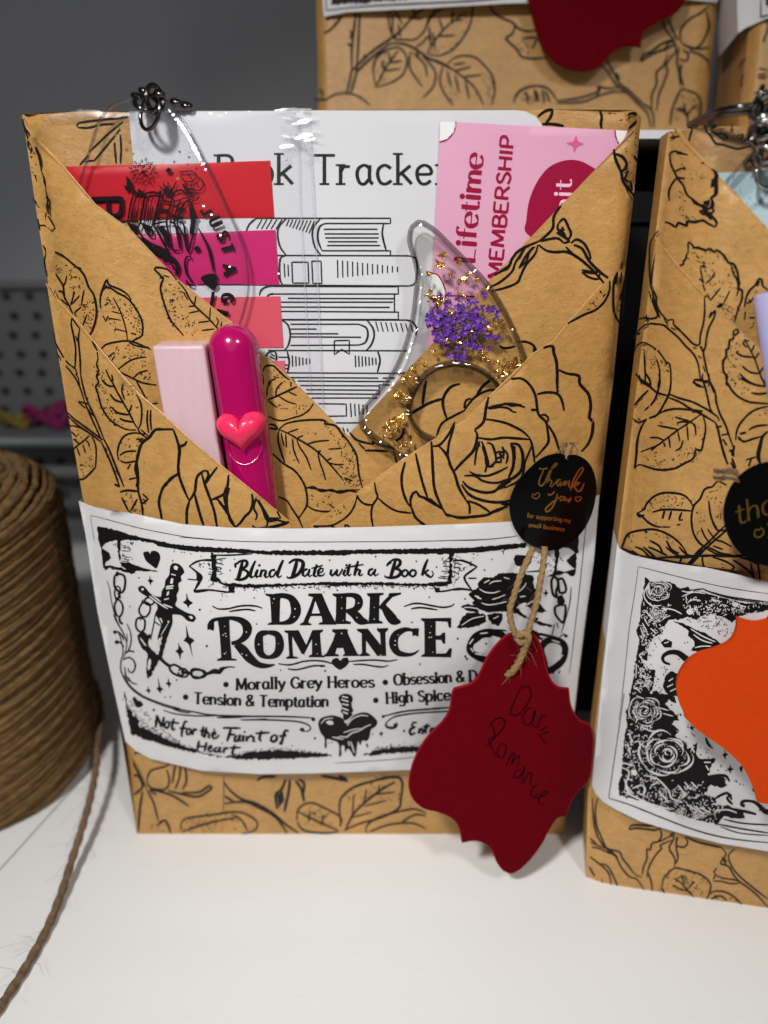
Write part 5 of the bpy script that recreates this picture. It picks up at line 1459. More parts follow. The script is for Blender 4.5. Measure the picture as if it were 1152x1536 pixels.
pen.crop(750, 640, 7.2).draw("""
s14: 420 450 460 460 500 450 510 440; 470 470 430 560 420 620 440 640 480 610 540 480 600 420 620 400 600 395 560 450 520 560 490 610 500 600 540 570 560 590 540 640 560 650
s12: 560 650 590 610 630 570 660 570 630 580 610 620 630 640 660 590 650 640 680 620 700 580 700 640 720 600 750 580 740 640 760 660 800 560 860 460 895 440 900 460 850 540 780 640 760 690
s13: 780 660 830 600 860 600 830 630 800 640 840 700 870 690 910 610
s12: 520 720 530 740 560 730 590 700; 620 720 600 800 550 890 500 920 490 890 560 820 640 760
s13: 640 770 660 750 690 760 680 790 650 800 650 770; 690 780 710 750 700 800 740 780 740 820 770 760
c9: 390 780 345 755 350 725 380 740 385 725 415 710 430 730 420 760
c9: 835 810 810 780 815 755 840 765 850 750 880 765 870 790
""")
pen.bold = 1.0
text(pen, 'for supporting my', (790, 776), (856, 784), 6.5, .17, .7)
text(pen, 'small business', (792, 790), (847, 797), 6.5, .17, .7)
mb.build('label_disc', st)
mb = MB(); random.seed(4)
for i in range(16):                                                  # frayed twine end above the sticker
    x = 850 + random.gauss(0, 6); tube(mb, [sStick.P(*q, -.0004) for q in catmull([(x, 686), (x + random.gauss(1, 3), 676), (x + random.gauss(3, 6), 664)], 3)], .00012, 'strand', 4)
tube(mb, [sStick.P(x, y, -.0008) for x, y in catmull([(848, 690), (852, 678), (856, 668)], 3)], .0009, 'twine', 8, 3, 900)
tube(mb, [sStick.P(x, y, .0003) for x, y in catmull([(866, 682), (876, 665), (884, 640), (896, 618)], 3)], .00006, 'twine', 4)
mb.build('twine_end', st)

def tagfold(a, c): return 0.0
TO = Vector((0, -0.0205, 0))
def htag(a, c):
    # leans on the sleeve near the top, its right side curls back towards the book behind
    return 0.0006 * math.sin(a * 60) - 0.010 * sm((a - 0.040) / 0.028) ** 1.5 - 0.003 * sm((0.0 - a) / 0.02) + 0.0005
TR = dict(O=(0, -0.0232, 0), R=(1, 0, 0), U=(0, 0.03, 1))
sTag = Surf(h=htag, **TR)
tg = empty('gift_tag', tuple(sTag.P(760, 1120)), 'dark red foam tag reading Dark Romance, hanging on twine from the middle book', 'gift tag', 'foam gift tags')
def zq(*n): return [(600 + n[i] / 3.84, 930 + n[i + 1] / 3.84) for i in range(0, len(n), 2)]
edge = []
segs = [zq(720, 75, 680, 80, 620, 95, 560, 150, 505, 225, 475, 290, 440, 350, 395, 380, 315, 402), zq(315, 402, 303, 440, 298, 490, 285, 535, 250, 590, 190, 650, 130, 725, 80, 830, 58, 930, 62, 990, 85, 1040, 140, 1085, 220, 1105, 300, 1140, 345, 1195, 362, 1282),
        zq(362, 1282, 420, 1270, 480, 1280, 530, 1320, 565, 1400, 600, 1445, 635, 1460, 690, 1435, 760, 1365, 820, 1280, 850, 1220, 905, 1140, 950, 1130), zq(950, 1130, 975, 1060, 1020, 990, 1070, 940, 1092, 900, 1105, 780, 1108, 690, 1090, 610, 1040, 590, 1000, 545, 975, 480, 968, 402),
        zq(968, 402, 910, 395, 870, 360, 840, 290, 825, 220, 810, 160, 785, 110, 750, 82, 720, 75)]
for sg in segs: edge += catmull(sg, 5)[:-1]
hl = [(760 + 3.6 * math.cos(t), 1013.5 + 3.6 * math.sin(t)) for t in [2 * math.pi * i / 12 for i in range(12)]]
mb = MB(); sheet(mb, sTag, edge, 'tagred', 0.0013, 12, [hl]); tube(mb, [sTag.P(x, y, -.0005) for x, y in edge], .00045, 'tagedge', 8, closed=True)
pen = Pen(mb, sTag, 0.00006); pen.k = 'tagink'; pen.bold = 1.25
pen.crop(600, 930, 3.84).draw("""
s6: 690 400 640 510 640 540 680 545 730 490 755 430 745 390 700 385 690 400
s6: 770 510 740 510 710 550 715 595 750 600 775 550 778 515 760 580 765 605 790 620
s6: 790 620 810 560 815 550 840 560; 805 640 850 610; 795 655 840 710; 860 640 810 660
s6: 530 600 545 660 510 720 490 720; 510 620 550 570 590 565 605 590 590 630 540 680 510 690 555 790
s6: 570 730 560 770 580 795 605 770 610 720 590 710 570 730
s6: 610 840 650 760 660 770 640 830 670 790 690 780 680 830 670 850 
s6: 700 860 665 870 655 900 680 910 710 870 720 840 700 930 710 940; 710 940 740 880 760 880 750 940 760 960
s6: 800 950 770 960 750 1000 770 1020 800 1000; 780 1030 830 1010 850 990 830 985 800 1030 810 1065 830 1060
s5: 605 548 612 545
""")
mb.build('foam_tag', tg)
mb = MB(); random.seed(3)
e1 = lambda x, y, e: sTag.P(x, y, e)
def cord(pts, r, k='twine', tw=1000, fuzz=16, ln=.004):
    P = [sTag.P(x, y, e) for x, y, e in catmull(pts, 2.2)]
    tube(mb, P, r, k, 12, 3, tw, .32); hairs(mb, P, k, fuzz, ln, .00003)
cord([(799, 820, .0005), (790, 838, .001), (778, 862, .0016), (770, 885, .002), (763, 908, .002), (765, 930, .002), (774, 950, .002), (781, 960, .0018)], .00076)
cord([(818, 822, -.001), (815, 845, 0), (809, 870, .001), (805, 893, .0012), (798, 918, .0014), (790, 940, .002), (779, 955, .003), (772, 949, .0026)], .00076)
cord([(774, 944, .003), (782, 940, .0036), (789, 946, .0034), (786, 960, .0024), (783, 972, .0018), (777, 988, .0014), (768, 1004, .0008), (760, 1014, -.0006)], .00086, fuzz=26, ln=.005)
mb.build('twine_loop', tg)

# ================================================================ the twine spool at the left
SC = Vector((-0.1515, 0.0350, 0)); SR = 0.0445
sp = empty('twine_spool', tuple(SC), 'large spool of brown jute twine at the left with one end running over the table', 'spool')
mb = MB(); random.seed(9); ztop = 0.1110
NR = 92
for w_ in range(3):
    pass
n = 72; pts = []
layers = 84
for i in range(layers):                                              # slanting windings, one beside the other
    z0 = 0.0005 + i * (ztop + 0.022) / layers + random.uniform(-.0003, .0003); P = []
    for j in range(n):
        a = 2 * math.pi * j / n
        z = z0 + 0.012 * math.cos(a - 0.55) - 0.004 + random.gauss(0, .00012) + .0006 * math.sin(i * 1.7 + a)
        zz = min(max(z, 0.0018), ztop)
        rr = SR - 0.0016 + 0.0004 * math.sin(i * 2.1 + a * 2)
        top = max(0, z - (ztop - 0.012)) / 0.012
        if top > 0: rr -= 0.010 * min(1.6, top) ** 2
        bot = max(0, 0.006 - z) / 0.006; rr -= 0.002 * min(1, bot) ** 2
        if z > ztop: zz = ztop - 0.0006 * (z - ztop) / .001
        P.append(SC + Vector((rr * math.cos(a), rr * math.sin(a), zz)))
    tube(mb, P, 0.00128 * random.uniform(.88, 1.15), 'spool', 8, 2, 760, .36, closed=True)
for i in range(12):                                                    # rings of twine on its top
    rr = SR - 0.0125 - i * 0.0026
    if rr < 0.008: break
    tube(mb, [SC + Vector((rr * math.cos(a), rr * math.sin(a), ztop - 0.001 + 0.0006 * math.sin(3 * a + i))) for a in [2 * math.pi * j / 48 for j in range(48)]], 0.00135, 'spool', 8, 2, 760, .36, closed=True)
P = [SC + Vector((SR * math.cos(a), SR * math.sin(a), random.uniform(0.004, ztop))) for a in [random.uniform(-2.6, 0.3) for _ in range(330)]]
for p in P:
    d = (p - SC); d.z = 0; d.normalize()
    tube(mb, [p, p + d * .001 + Vector((0, 0, random.uniform(-.003, .003))), p + d * random.uniform(.001, .003) + Vector((random.uniform(-.004, .004), 0, random.uniform(-.006, .006)))], .00005, 'spool', 4)
mb.build('winding', sp)
mb = MB(); vs_ = []; N = 40
for z, r in ((0.0012, SR - .004), (ztop - .014, SR - .004), (ztop - .003, SR - .014), (ztop - .0035, .008)):
    vs_ += [SC + Vector((r * math.cos(2 * math.pi * j / N), r * math.sin(2 * math.pi * j / N), z)) for j in range(N)]
mb.add(vs_, [(i * N + j, i * N + (j + 1) % N, (i + 1) * N + (j + 1) % N, (i + 1) * N + j) for i in range(3) for j in range(N)], 'spool'); mb.build('core', sp)
mb = MB()
q = [(143, 1104, .0140), (146, 1130, .0125), (143, 1160, .0112), (135, 1200, .0094), (123, 1243, .0074), (108, 1290, .0050), (92, 1340, .0028), (72, 1390, .0017), (45, 1440, .0015), (20, 1480, .0015), (-15, 1530, .0015), (-60, 1580, .0015)]
P = [on_z(x, y, z) for x, y, z in catmull(q, 3)]
pre = [SC + Vector(((SR + .0008) * math.cos(a), (SR + .0008) * math.sin(a), .0215 - .0052 * i)) for i, a in enumerate((.95, .62, .30))]   # it leaves the side of the spool
P = [Vector(p) for p in catmull([tuple(p) for p in pre + P[7::5]], .0008)]
tube(mb, P, 0.00112, 'strand', 12, 2, 620, .26); hairs(mb, P[60:], 'strand', 60, .007, .00003)
mb.build('loose_end', sp)
# ================================================================ the right wrapped book
BL, BR = on_z(883, 1322, 0), on_z(1152, 1362, 0)
RD = (BR - BL).normalized()
RF = dict(O=BL, R=RD, U=(0, 0, 1))
RW = 0.139
def gR(a):
    u = min(1, max(0, a / RW)); return 1 - (1 - u / .40) ** 2 if u < .4 else 1 - ((u - .4) / .6) ** 2.2
def aL(c): return -0.0028 * sm((c + 0.02) / 0.06)
def r_round(a, c):
    """broadly rounded left corner"""
    x = min(0.0093, max(0.0, aL(c) + 0.010 - a)); d = max(0, RW - a)
    return (-(0.010 - math.sqrt(0.010 ** 2 - x * x)) - 0.004 * (1 - min(1, d / 0.004)) ** 2) * (0.25 + 0.75 * sm(c / 0.04))
rW = lambda a, c: 0.004 * gR(a) * hz(c) + r_round(a, c)
rWrap = Surf(h=rW, **RF)
rUL = Surf(h=lambda a, c: rW(a, c) + 0.0006 + 0.0042 * min(1, 3 * gR(a)), **RF)
rLL = Surf(h=lambda a, c: max(0.0175 * gR(a), 0.004 * gR(a) * hz(c) + 0.0044 * min(1, 3 * gR(a))) + r_round(a, c) + 0.0007, **RF)
rSl = Surf(h=lambda a, c: 0.0190 * gR(a) * (0.28 + 0.72 * sm((c - 0.022) / 0.07)) + r_round(a, c) + 0.0016, **RF)
class Shift:
    pass
def rp(a, c, h=0.0, d=0.0):
    """point of the right book: along its width, its height, in front of its face"""
    return BL + RD * a + Vector((0, 0, c)) + rWrap.N * h
HR = 0.2045
rb = empty('wrapped_book', tuple(rp(RW / 2, 0, -.012)), 'kraft wrapped book at the right edge carrying an orange tag', 'book', 'wrapped blind date books')
# front outline from its own size: the part right of the frame is as real as the rest
mb = MB()
def grid_front(mb, sf, a0, a1, c0, c1, k, na=40, nc=46):
    V = []
    for j in range(nc + 1):
        for i in range(na + 1):
            c = c0 + (c1 - c0) * j / nc; b0_ = a0(c) if callable(a0) else a0; a = b0_ + (a1 - b0_) * (i / na) ** 1.6
            V.append(sf.O + sf.R * a + sf.U * c + sf.N * sf.h(a, c))
    mb.add(V, [(j * (na + 1) + i, j * (na + 1) + i + 1, (j + 1) * (na + 1) + i + 1, (j + 1) * (na + 1) + i) for j in range(nc) for i in range(na)], k)
def book_body(mb, sf, w, h, depth, k='kraft', a0=lambda c: 0.0):
    grid_front(mb, sf, a0, w, 0.0, h, k, 60, 46)
    q = [(a0(c), c) for c in [h * i / 20 for i in range(21)]] + [(a0(h) + (w - a0(h)) * i / 20, h) for i in range(1, 21)] + [(w, h - h * i / 20) for i in range(1, 21)] + [(w - w * i / 20, 0.0) for i in range(1, 20)]
    F = [sf.O + sf.R * a + sf.U * c + sf.N * sf.h(a, c) for a, c in q]; B = [sf.O + sf.R * a + sf.U * c - sf.N * depth for a, c in q]; n = len(q)
    mb.add(F + B, [(i, (i + 1) % n, n + (i + 1) % n, n + i) for i in range(n)], k, False); mb.add(B, [tuple(range(n))], k, False)
book_body(mb, rWrap, RW, HR, 0.017, 'kraft', aL)
pen = Pen(mb, rWrap)
pen.crop(960, 130, 6).draw("""
s16: 575 340 600 400 640 450 680 510 740 520 800 540 880 560 950 545 1000 530
s14: 640 390 680 420 730 420 780 450 760 480 700 440 650 410; 470 380 450 440 440 490; 650 360 690 350 640 380
s10: 830 340 820 420; 890 440 930 430 900 480
t22: 640 360 960 330 980 520 760 480
s18: 920 690 980 660 1060 620
""")
pen.k = 'softink'
pen.crop(870, 1040, 4.085).draw("""
s8: 110 640 95 700 100 800 130 880 170 960 220 1000 250 1060 300 1120 350 1140 400 1215; 75 640 80 730 90 820 120 900 170 950 240 970 260 1010 300 1060 340 1110 380 1125
s7: 60 910 110 930 180 960 230 1000; 70 940 120 950 190 985; 60 885 100 920
s8: 380 1110 390 1060 410 1010 410 950 430 960 440 920 470 910 500 900 540 880 575 870; 410 1130 420 1070 450 1010 480 970 500 950 490 930 560 900; 420 1100 440 1170 440 1215
s9: 300 830 310 810 350 805 420 810 480 800; 300 835 340 825 400 830 460 838 490 825
s8: 490 830 500 870 480 905; 575 860 570 900 550 930 550 960 580 1010 580 1060; 590 880 590 950 600 1000 590 1040; 640 880 660 910 640 940 590 930 600 880; 550 870 575 850
s8: 60 1000 100 1030 150 1070 180 1110 190 1170; 55 1060 90 1120; 130 1040 170 1060 200 1110 230 1180
t26: 100 1110 160 1110 180 1170 110 1150
s8: 650 880 720 910 800 930 870 945; 870 950 895 980 880 1010 860 1040 910 1060 940 1110 980 1155 1030 1190 1090 1240 1152 1310; 945 955 910 990 920 1040 950 1090 1000 1140 1060 1190 1152 1260
s7: 870 1000 900 1060; 815 1150 860 1150 930 1165 980 1160; 815 1140 830 1110 820 1090 840 1070; 830 1110 870 1130 940 1140 970 1150; 880 1010 900 1030
s8: 500 1200 510 1140 540 1100 580 1070 620 1075 680 1090 740 1110 780 1140 800 1170 790 1230 760 1270 700 1260; 500 1190 520 1230
s7: 570 1130 620 1160 660 1210 700 1250; 620 1110 640 1170; 570 1175 620 1200 680 1215; 660 1200 700 1150; 600 1130 640 1120 650 1150
t24: 520 1130 600 1080 780 1150 780 1240 700 1240 540 1200
e7: 500 1200 510 1140 540 1100 580 1070 680 1090 780 1140
s8: 790 1230 830 1210 900 1220 960 1260 1000 1305; 800 1260 860 1240 900 1270
t22: 800 1220 900 1220 980 1290 860 1280
""")
mb.build('wrapping_paper', rb)
mb = MB()       # upper left flap
poly = [(1011, 187), (1033, 215), (1060, 243), (1077, 262), (1110, 297), (1152, 343), (1250, 448), (1250, 620), (1100, 640), (938, 640), (965, 420), (990, 262)]
poly = [(1016, 190), (1033, 215), (1060, 243), (1077, 262), (1110, 297), (1152, 343), (1230, 430), (1230, 620), (1100, 640), (972, 640), (990, 420), (1004, 262)]
sheet(mb, rUL, poly, 'kraft', 0.0004); lip(mb, rUL, poly[:7], 'kraft', 0.0006)
pen = Pen(mb, rUL)
pen.crop(960, 130, 6).draw("""
s12: 265 465 310 455 370 440; 265 595 310 580 360 600 430 612; 310 580 350 590 390 600; 320 760 360 740 410 730
s20: 390 740 405 735; 330 590 370 600
s14: 265 600 275 690 310 770 340 830 390 890 420 970 470 1010 520 1050 590 1080; 330 820 290 870 260 940 262 1030; 330 820 400 825
s18: 640 740 690 780 690 860 690 960 640 1000 660 1050 650 1110; 460 1000 500 1050 560 1070; 650 830 660 900; 590 1080 600 1130 640 1200
s14: 650 860 640 900 680 880; 600 1030 620 1020 610 1070 570 1090 580 1040; 530 1110 570 1150 620 1130
f: 650 740 700 785 695 960 660 985 670 880 645 850 670 800
f: 570 1030 625 1020 615 1060 570 1070; 540 1110 600 1100 650 1190 610 1170
t16: 330 660 390 660 400 800 340 720; 440 770 600 770 600 860 460 830
t36: 450 775 480 775 480 820 450 820; 500 780 560 780 590 850 530 850; 345 940 390 940 390 1060 345 1060; 345 1080 380 1080 380 1130 345 1130; 570 895 605 895 600 920 570 920; 330 1150 470 1150 470 1190 330 1190
s8: 480 590 500 600; 550 690 580 685; 290 450 300 430
""")
pen.crop(940, 300, 5.434).draw("""
s16: 310 180 350 190 400 220 420 185 490 210 490 175 560 180 620 165 660 190 720 220; 720 220 735 185 700 140 670 110 640 110
s14: 640 100 620 60 560 20 530 0; 700 0 690 50 710 90 670 110 640 60; 690 60 650 80
f: 620 90 680 95 660 140 630 120
t24: 400 60 460 0 480 100 420 150; 420 120 600 120 600 160 420 170
s14: 500 420 500 345 520 350 550 385 600 395 650 410 665 395 720 425 730 405 790 450 830 510 870 520 900 580 915 680 910 720 940 740 935 820 910 880 880 980
s12: 505 425 490 440 480 480 460 500 465 520 430 535; 850 525 870 600 900 650 910 720 895 780
s16: 450 650 470 595 490 620 460 655 455 610
s9: 600 550 610 610 625 680; 640 680 690 640 720 580; 625 500 630 540; 620 690 640 740; 610 540 650 545; 660 760 680 810 720 770 765 715; 790 840 830 760 840 735; 590 640 630 670
s12: 640 770 665 820 690 910; 680 900 720 890 760 850 790 845
f: 655 800 690 815 675 890; 735 860 790 840 780 870 720 890
e8: 500 345 550 385 650 410 720 425 790 450 870 520 915 680 935 820 880 980
t20: 780 540 860 530 890 700 870 780 800 640; 760 880 900 790 890 900 860 990 800 930
t8: 480 440 760 430 800 800 700 780 520 560
s14: 960 870 970 810 1000 740 1050 690 1080 640 1100 650 1110 700 1152 730; 1060 700 1080 660
s9: 965 910 960 975; 1000 960 1040 960; 970 840 1010 830 1030 790
t26: 980 790 1060 700 1060 850 980 860
t14: 960 900 1050 900 1040 1120 970 1050
""")
mb.build('flap', rb)
mb = MB()      # lower left pocket
poly = [(995, 330), (1000, 372), (1017, 397), (1038, 420), (1058, 443), (1079, 465), (1100, 486), (1152, 532), (1230, 600), (1230, 870), (1060, 852), (925, 822), (938, 720), (955, 600)]
poly = [(984, 355), (1000, 374), (1017, 397), (1038, 420), (1058, 443), (1079, 465), (1100, 486), (1152, 532), (1230, 600), (1230, 870), (1060, 850), (960, 832), (944, 822), (955, 700), (968, 560)]
sheet(mb, rLL, poly, 'kraft', 0.0004); lip(mb, rLL, poly[:9], 'kraft', 0.0005)
pen = Pen(mb, rLL)
pen.crop(940, 300, 5.434).draw("""
s12: 260 250 230 280 200 330 190 360 185 460 185 560 190 640 200 720 220 800 250 900 270 960; 235 440 215 540 205 640 210 720 240 790 240 840 270 910 330 980; 180 740 200 800 230 880 250 950 160 970 165 930
s12: 330 980 380 975 380 1010 430 1060 490 1120 540 1170 590 1180 600 1100 625 1000 635 900 635 790 650 780; 60 1130 110 1050 170 1010 230 1010 300 1020 350 1060 420 1120 480 1190 540 1250 580 1330 600 1450 610 1470
s12: 690 910 670 960 720 900 710 960 670 1040 650 1120 640 1200 625 1240 640 1330 660 1420 690 1522; 600 1190 625 1240; 110 1080 90 1100
s12: 545 1475 560 1465 620 1475 670 1470; 545 1475 570 1510 600 1522; 100 970 150 960 200 965
s7: 580 1270 610 1290; 230 860 250 900; 300 960 340 1030; 360 1040 400 1060; 620 1350 640 1400; 540 1200 570 1210
t12: 230 830 280 930 420 1080 520 1190 500 1180 300 990
s10: 60 1240 90 1180 140 1160 180 1180 230 1210 280 1260 320 1320 350 1340 360 1440 360 1522; 140 1240 150 1400 150 1500; 230 1270 260 1350 270 1440 250 1522; 70 1420 130 1470 200 1510; 100 1420 120 1500
t26: 160 1300 240 1240 250 1400 180 1400; 270 1300 350 1330 350 1460 290 1400
e6: 90 1180 140 1160 230 1210 320 1320 360 1440
s14: 900 1050 870 1070 870 1130 840 1140 830 1210 810 1220 810 1280 785 1310 790 1400 820 1440 810 1500 850 1522; 900 1050 910 1080 880 1100
s10: 960 1130 990 1190 1040 1290 1080 1400 1130 1522; 1000 1150 970 1140 950 1170 980 1200; 1040 1180 1020 1230; 1080 1240 1040 1300
s12: 890 1240 940 1270 1030 1280; 940 1350 1000 1400 1080 1415; 920 1450 980 1480 1050 1510; 1085 1410 1130 1330 1145 1290
e8: 870 1130 830 1210 785 1310 790 1400 820 1440
t22: 850 1160 930 1250 940 1400 850 1360; 830 1400 920 1440 940 1500 840 1500; 1100 1400 1150 1380 1150 1440 1100 1430
t10: 900 1110 990 1200 1050 1280 900 1250
""")
pen.crop(930, 560, 5.189).draw("""
s12: 395 0 395 80 380 160 340 240 290 320 220 350 150 380 100 350; 300 0 310 60 290 150 260 220 190 290; 120 0 180 70 240 110 290 150 380 175; 220 130 150 200 110 250; 200 0 230 50 240 100
s12: 380 160 470 195 560 220 640 260 700 295 760 340 770 370; 370 185 470 225 540 270 620 310 690 350 740 380
t24: 100 270 160 340 110 360 90 320; 220 160 260 180 230 210; 290 170 350 180 300 290 260 270
s12: 645 0 640 40 660 100 680 180 700 270 730 320; 690 0 700 60 740 150 750 230 780 320 820 400 850 490 880 570; 640 50 580 50 570 70 610 90 650 110
s14: 740 380 760 430 790 560 820 660 840 710; 890 560 880 600 870 640; 850 600 890 605; 870 660 900 740
s10: 700 70 730 150; 745 420 790 410; 790 480 840 470; 800 510 830 560 ; 660 70 690 70 690 100; 860 690 890 750
f: 855 590 890 600 890 650 870 640
s12: 290 320 350 290 430 275 520 280 640 295 560 300; 220 350 180 390 150 460 130 540 125 640 110 735
s12: 640 310 660 380 665 440 650 520 630 600 590 590 570 660 500 700 420 740 310 750 220 730 150 710 110 735
s10: 640 310 540 380 450 440 370 500 290 560 240 580 160 610; 290 405 370 420 450 435; 430 340 500 360 540 370; 440 385 490 375 540 385; 450 450 465 530; 520 400 530 520; 380 500 390 580; 340 540 350 570; 230 500 290 500 340 520; 490 520 470 580 430 600; 240 600 300 550; 540 380 580 400 590 480
e8: 630 600 570 660 500 700 420 740 310 750 220 730
t22: 560 380 640 430 640 520 580 520; 400 610 600 560 540 660 420 640; 270 650 310 650 310 690 270 690
t10: 200 400 400 320 600 320 440 420; 140 640 300 600 420 720 200 720
s12: 820 0 830 60 870 130 920 180 1000 220 1080 230 1152 235; 930 0 980 50 1060 90 1150 100; 1020 150 1080 160 1150 150; 1090 20 1130 80 1150 120
t22: 850 20 920 40 1000 120 980 180 900 140
s12: 900 520 910 440 950 370 1020 300 1090 270 1152 255; 1000 440 1060 410 1152 400; 920 490 960 530 1030 510 1100 490; 930 470 980 460
v: 1152 450 14 1110 490 22 1090 560 30 1075 640 34 1090 700 20
s10: 1060 650 990 670 980 680; 1020 670 1000 720; 920 490 930 520
t22: 990 310 1040 300 1040 360 990 360; 1060 290 1140 280 1140 330 1080 330
s12: 130 1090 180 1060 210 1010 260 960 330 930 420 930 500 950 550 1000 570 1040; 130 1090 170 1110 220 1160 280 1190 320 1195; 130 1090 150 1115 190 1100; 250 1080 330 1060 430 1060 560 1070; 345 1070 330 1130; 400 1070 380 1140; 480 1080 460 1140 490 1140
e8: 180 1060 260 970 330 940 420 940 500 960 550 1010
t24: 220 1000 330 950 380 1010 260 1030; 380 950 520 970 540 1040 440 1030; 180 1090 290 1150 300 1180 220 1150
s8: 320 1195 390 1195; 440 1180 470 1175
s12: 830 870 760 840 720 880 660 900 620 980 580 1020 560 1080 555 1150 570 1240 610 1310 660 1350 740 1400 830 1420; 690 990 700 1080 720 1150 760 1220 830 1215; 720 1160 750 1200
s10: 630 1200 660 1270 700 1320; 680 1210 740 1290 800 1310 870 1350; 720 1340 800 1370
t28: 700 1000 780 1000 790 1150 730 1130; 580 1060 660 1050 660 1160 580 1150
t20: 650 900 790 880 790 970 640 980; 580 1180 640 1180 660 1280 590 1250
s12: 10 1360 50 1260 110 1230 200 1215 270 1215 350 1240 430 1290 480 1340 520 1400; 190 1220 210 1240; 180 1350 240 1400 280 1440; 90 1380 130 1420; 360 1300 400 1370 460 1400; 230 1300 300 1340 330 1390
t28: 60 1260 180 1240 200 1280 80 1310; 250 1230 350 1250 470 1350 500 1400 420 1350 300 1270
s12: 260 1440 380 1430 520 1420 640 1420; 820 1180 750 1250 680 1320 600 1390 560 1440; 840 1210 700 1330 640 1390 600 1440
""")
pen.crop(900, 820, 4.571).draw("""
s10: 640 70 560 75 480 70 400 80; 150 10 200 30 260 60; 240 0 290 20 340 70 380 85; 330 0 400 30 460 60; 450 0 500 40 560 70; 540 0 590 50 640 65
s12: 730 0 640 100 590 145; 700 10 600 120 560 135; 640 65 760 60 900 65 1000 55
s10: 700 60 710 130 760 160; 560 75 540 120; 770 70 860 100 920 140 900 160 960 190; 740 0 820 40 900 55; 930 60 1020 90 1080 120
s10: 1030 110 1060 240; 1080 100 1100 245; 910 90 1000 150 1050 200; 780 150 830 160; 850 160 870 200
t22: 760 110 880 120 900 200 800 180; 920 170 980 190 960 230 900 210
""")
mb.build('flap', rb)

mb = MB()     # its sleeve
poly = [(935, 806), (945, 829), (960, 835), (985, 841), (1020, 847), (1060, 852), (1110, 863), (1152, 874), (1250, 897), (1250, 1292), (1152, 1277), (1080, 1265), (1025, 1251), (960, 1233), (925, 1215), (905, 1205), (893, 1192), (886, 1180), (897, 1060), (912, 930)]
poly = [(926, 815), (930, 824), (945, 832), (960, 836), (985, 841), (1020, 847), (1060, 852), (1110, 863), (1152, 874), (1240, 895), (1440, 942), (1690, 1000), (1690, 1356), (1440, 1320), (1240, 1290), (1152, 1277), (1080, 1265), (1025, 1251), (960, 1232), (925, 1215), (905, 1203), (893, 1190), (888, 1178), (902, 1030), (914, 920)]
sheet(mb, rSl, poly, 'paper', 0.0003, 10)
q = [rSl.P(*p) for p in linear(poly[22:] + poly[:1], 12)]; n = len(q)
mb.add(q + [p - rSl.N * ((p - BL).dot(rSl.N) + .0145) for p in q], [(i, i + 1, n + i + 1, n + i) for i in range(n - 1)], 'paper', False)
pen = Pen(mb, rSl); random.seed(77)
pen.crop(900, 820, 4.571).draw("""
s3: 262 135 400 170 600 220 800 265 1000 300 1170 322
s3: 262 135 240 300 200 560 165 900 130 1189
s8: 700 285 760 310 900 345 1160 380; 620 300 700 288
s5: 720 300 900 355 1160 392
g3: 310 205 345 235 420 235 480 240 520 265 540 285 600 275 640 300 700 310 800 340 900 365 1000 385 1160 395 1160 430 1080 450 1000 460 960 480 900 520 850 480 760 460 700 470 660 500 600 480 540 500 470 500 440 540 400 560 420 590 370 620 340 660 310 700 330 740 320 780 280 760 260 720 270 640 250 590 270 500 280 420 290 350 300 270
g3: 260 690 290 780 330 830 380 850 370 920 360 980 330 1010 380 1060 450 1090 530 1160 540 1189 180 1189 200 1080 210 980 230 900 245 760
f: 415 655 450 630 495 650 490 690 440 690
g2: 500 510 560 520 640 560 720 590 800 640 850 680 780 700 700 725 620 710 650 670 640 640 600 610 610 580 560 540
v: 480 805 14 440 790 20 430 755 24 470 725 30 530 725 36 580 760 44 620 790 40
g3: 480 850 530 870 560 900 560 1030 500 1020 450 1000 430 950 440 900
f: 360 990 390 985 410 1010 390 1030 360 1020
t26: 480 480 700 470 860 500 920 560 900 640 700 560
t16: 330 780 480 850 520 1090 400 1060
t30: 540 500 900 440 940 520 800 540
e8: 440 540 400 580 340 660 320 780
d10: 440 825 380 890 395 905 540 770 580 660 600 655 460 1040 500 1050 550 1150
""")
pen.k = 'softink'
pen.crop(870, 1040, 4.085).draw("""
l5: 175 640 270 0
s6: 178 642 300 680 500 760 700 835 900 885 1160 915
s7: 880 770 1000 795 1160 805; 840 800 1000 830 1160 855
s5: 860 815 980 855 1160 870
""")
pen.k = 'ink'
pen.crop(870, 1040, 4.085).draw("""
g3: 300 0 590 0 570 20 520 60 550 100 590 150 560 190 600 240 580 260 650 300 660 340 720 300 710 370 730 400 830 400 800 460 780 500 880 510 900 560 880 580 800 560 760 620 830 640 850 660 800 680 900 690 1000 720 1010 760 960 770 880 750 840 800 780 790 700 770 600 740 520 710 400 660 300 640 240 625 235 560 255 500 260 400 265 320 285 220 280 120 305 60
F: 665 210 680 205 680 190 688 205 705 205 692 215 690 230 678 215
F: 870 375 885 368 885 345 893 368 908 372 895 382 890 405 880 385
F: 900 462 915 455 918 435 926 455 942 465 926 472 922 492 912 475
F: 975 455 1000 445 995 465 990 485
F: 1050 580 1068 590 1075 610 1060 600
v: 770 270 10 785 310 18 815 340 4
v: 1010 690 18 990 680 24 1000 660 20 1050 660 16 1090 680 22 1130 720 30 1170 730 34
s12: 780 510 860 500 900 510 915 540; 830 640 900 610 930 650; 930 620 900 640 935 680; 880 700 1000 720 1080 740
f: 540 30 580 20 590 60 560 50; 610 120 625 130 612 140
s8: 520 160 600 160; 560 190 605 230; 840 500 870 520
d10: 740 375 690 250 700 260 960 540 980 555 650 265 560 70 600 130 800 690 845 470 650 330 1100 715 820 265
t10: 600 120 700 240 860 400 1000 560 960 620 700 300
""")
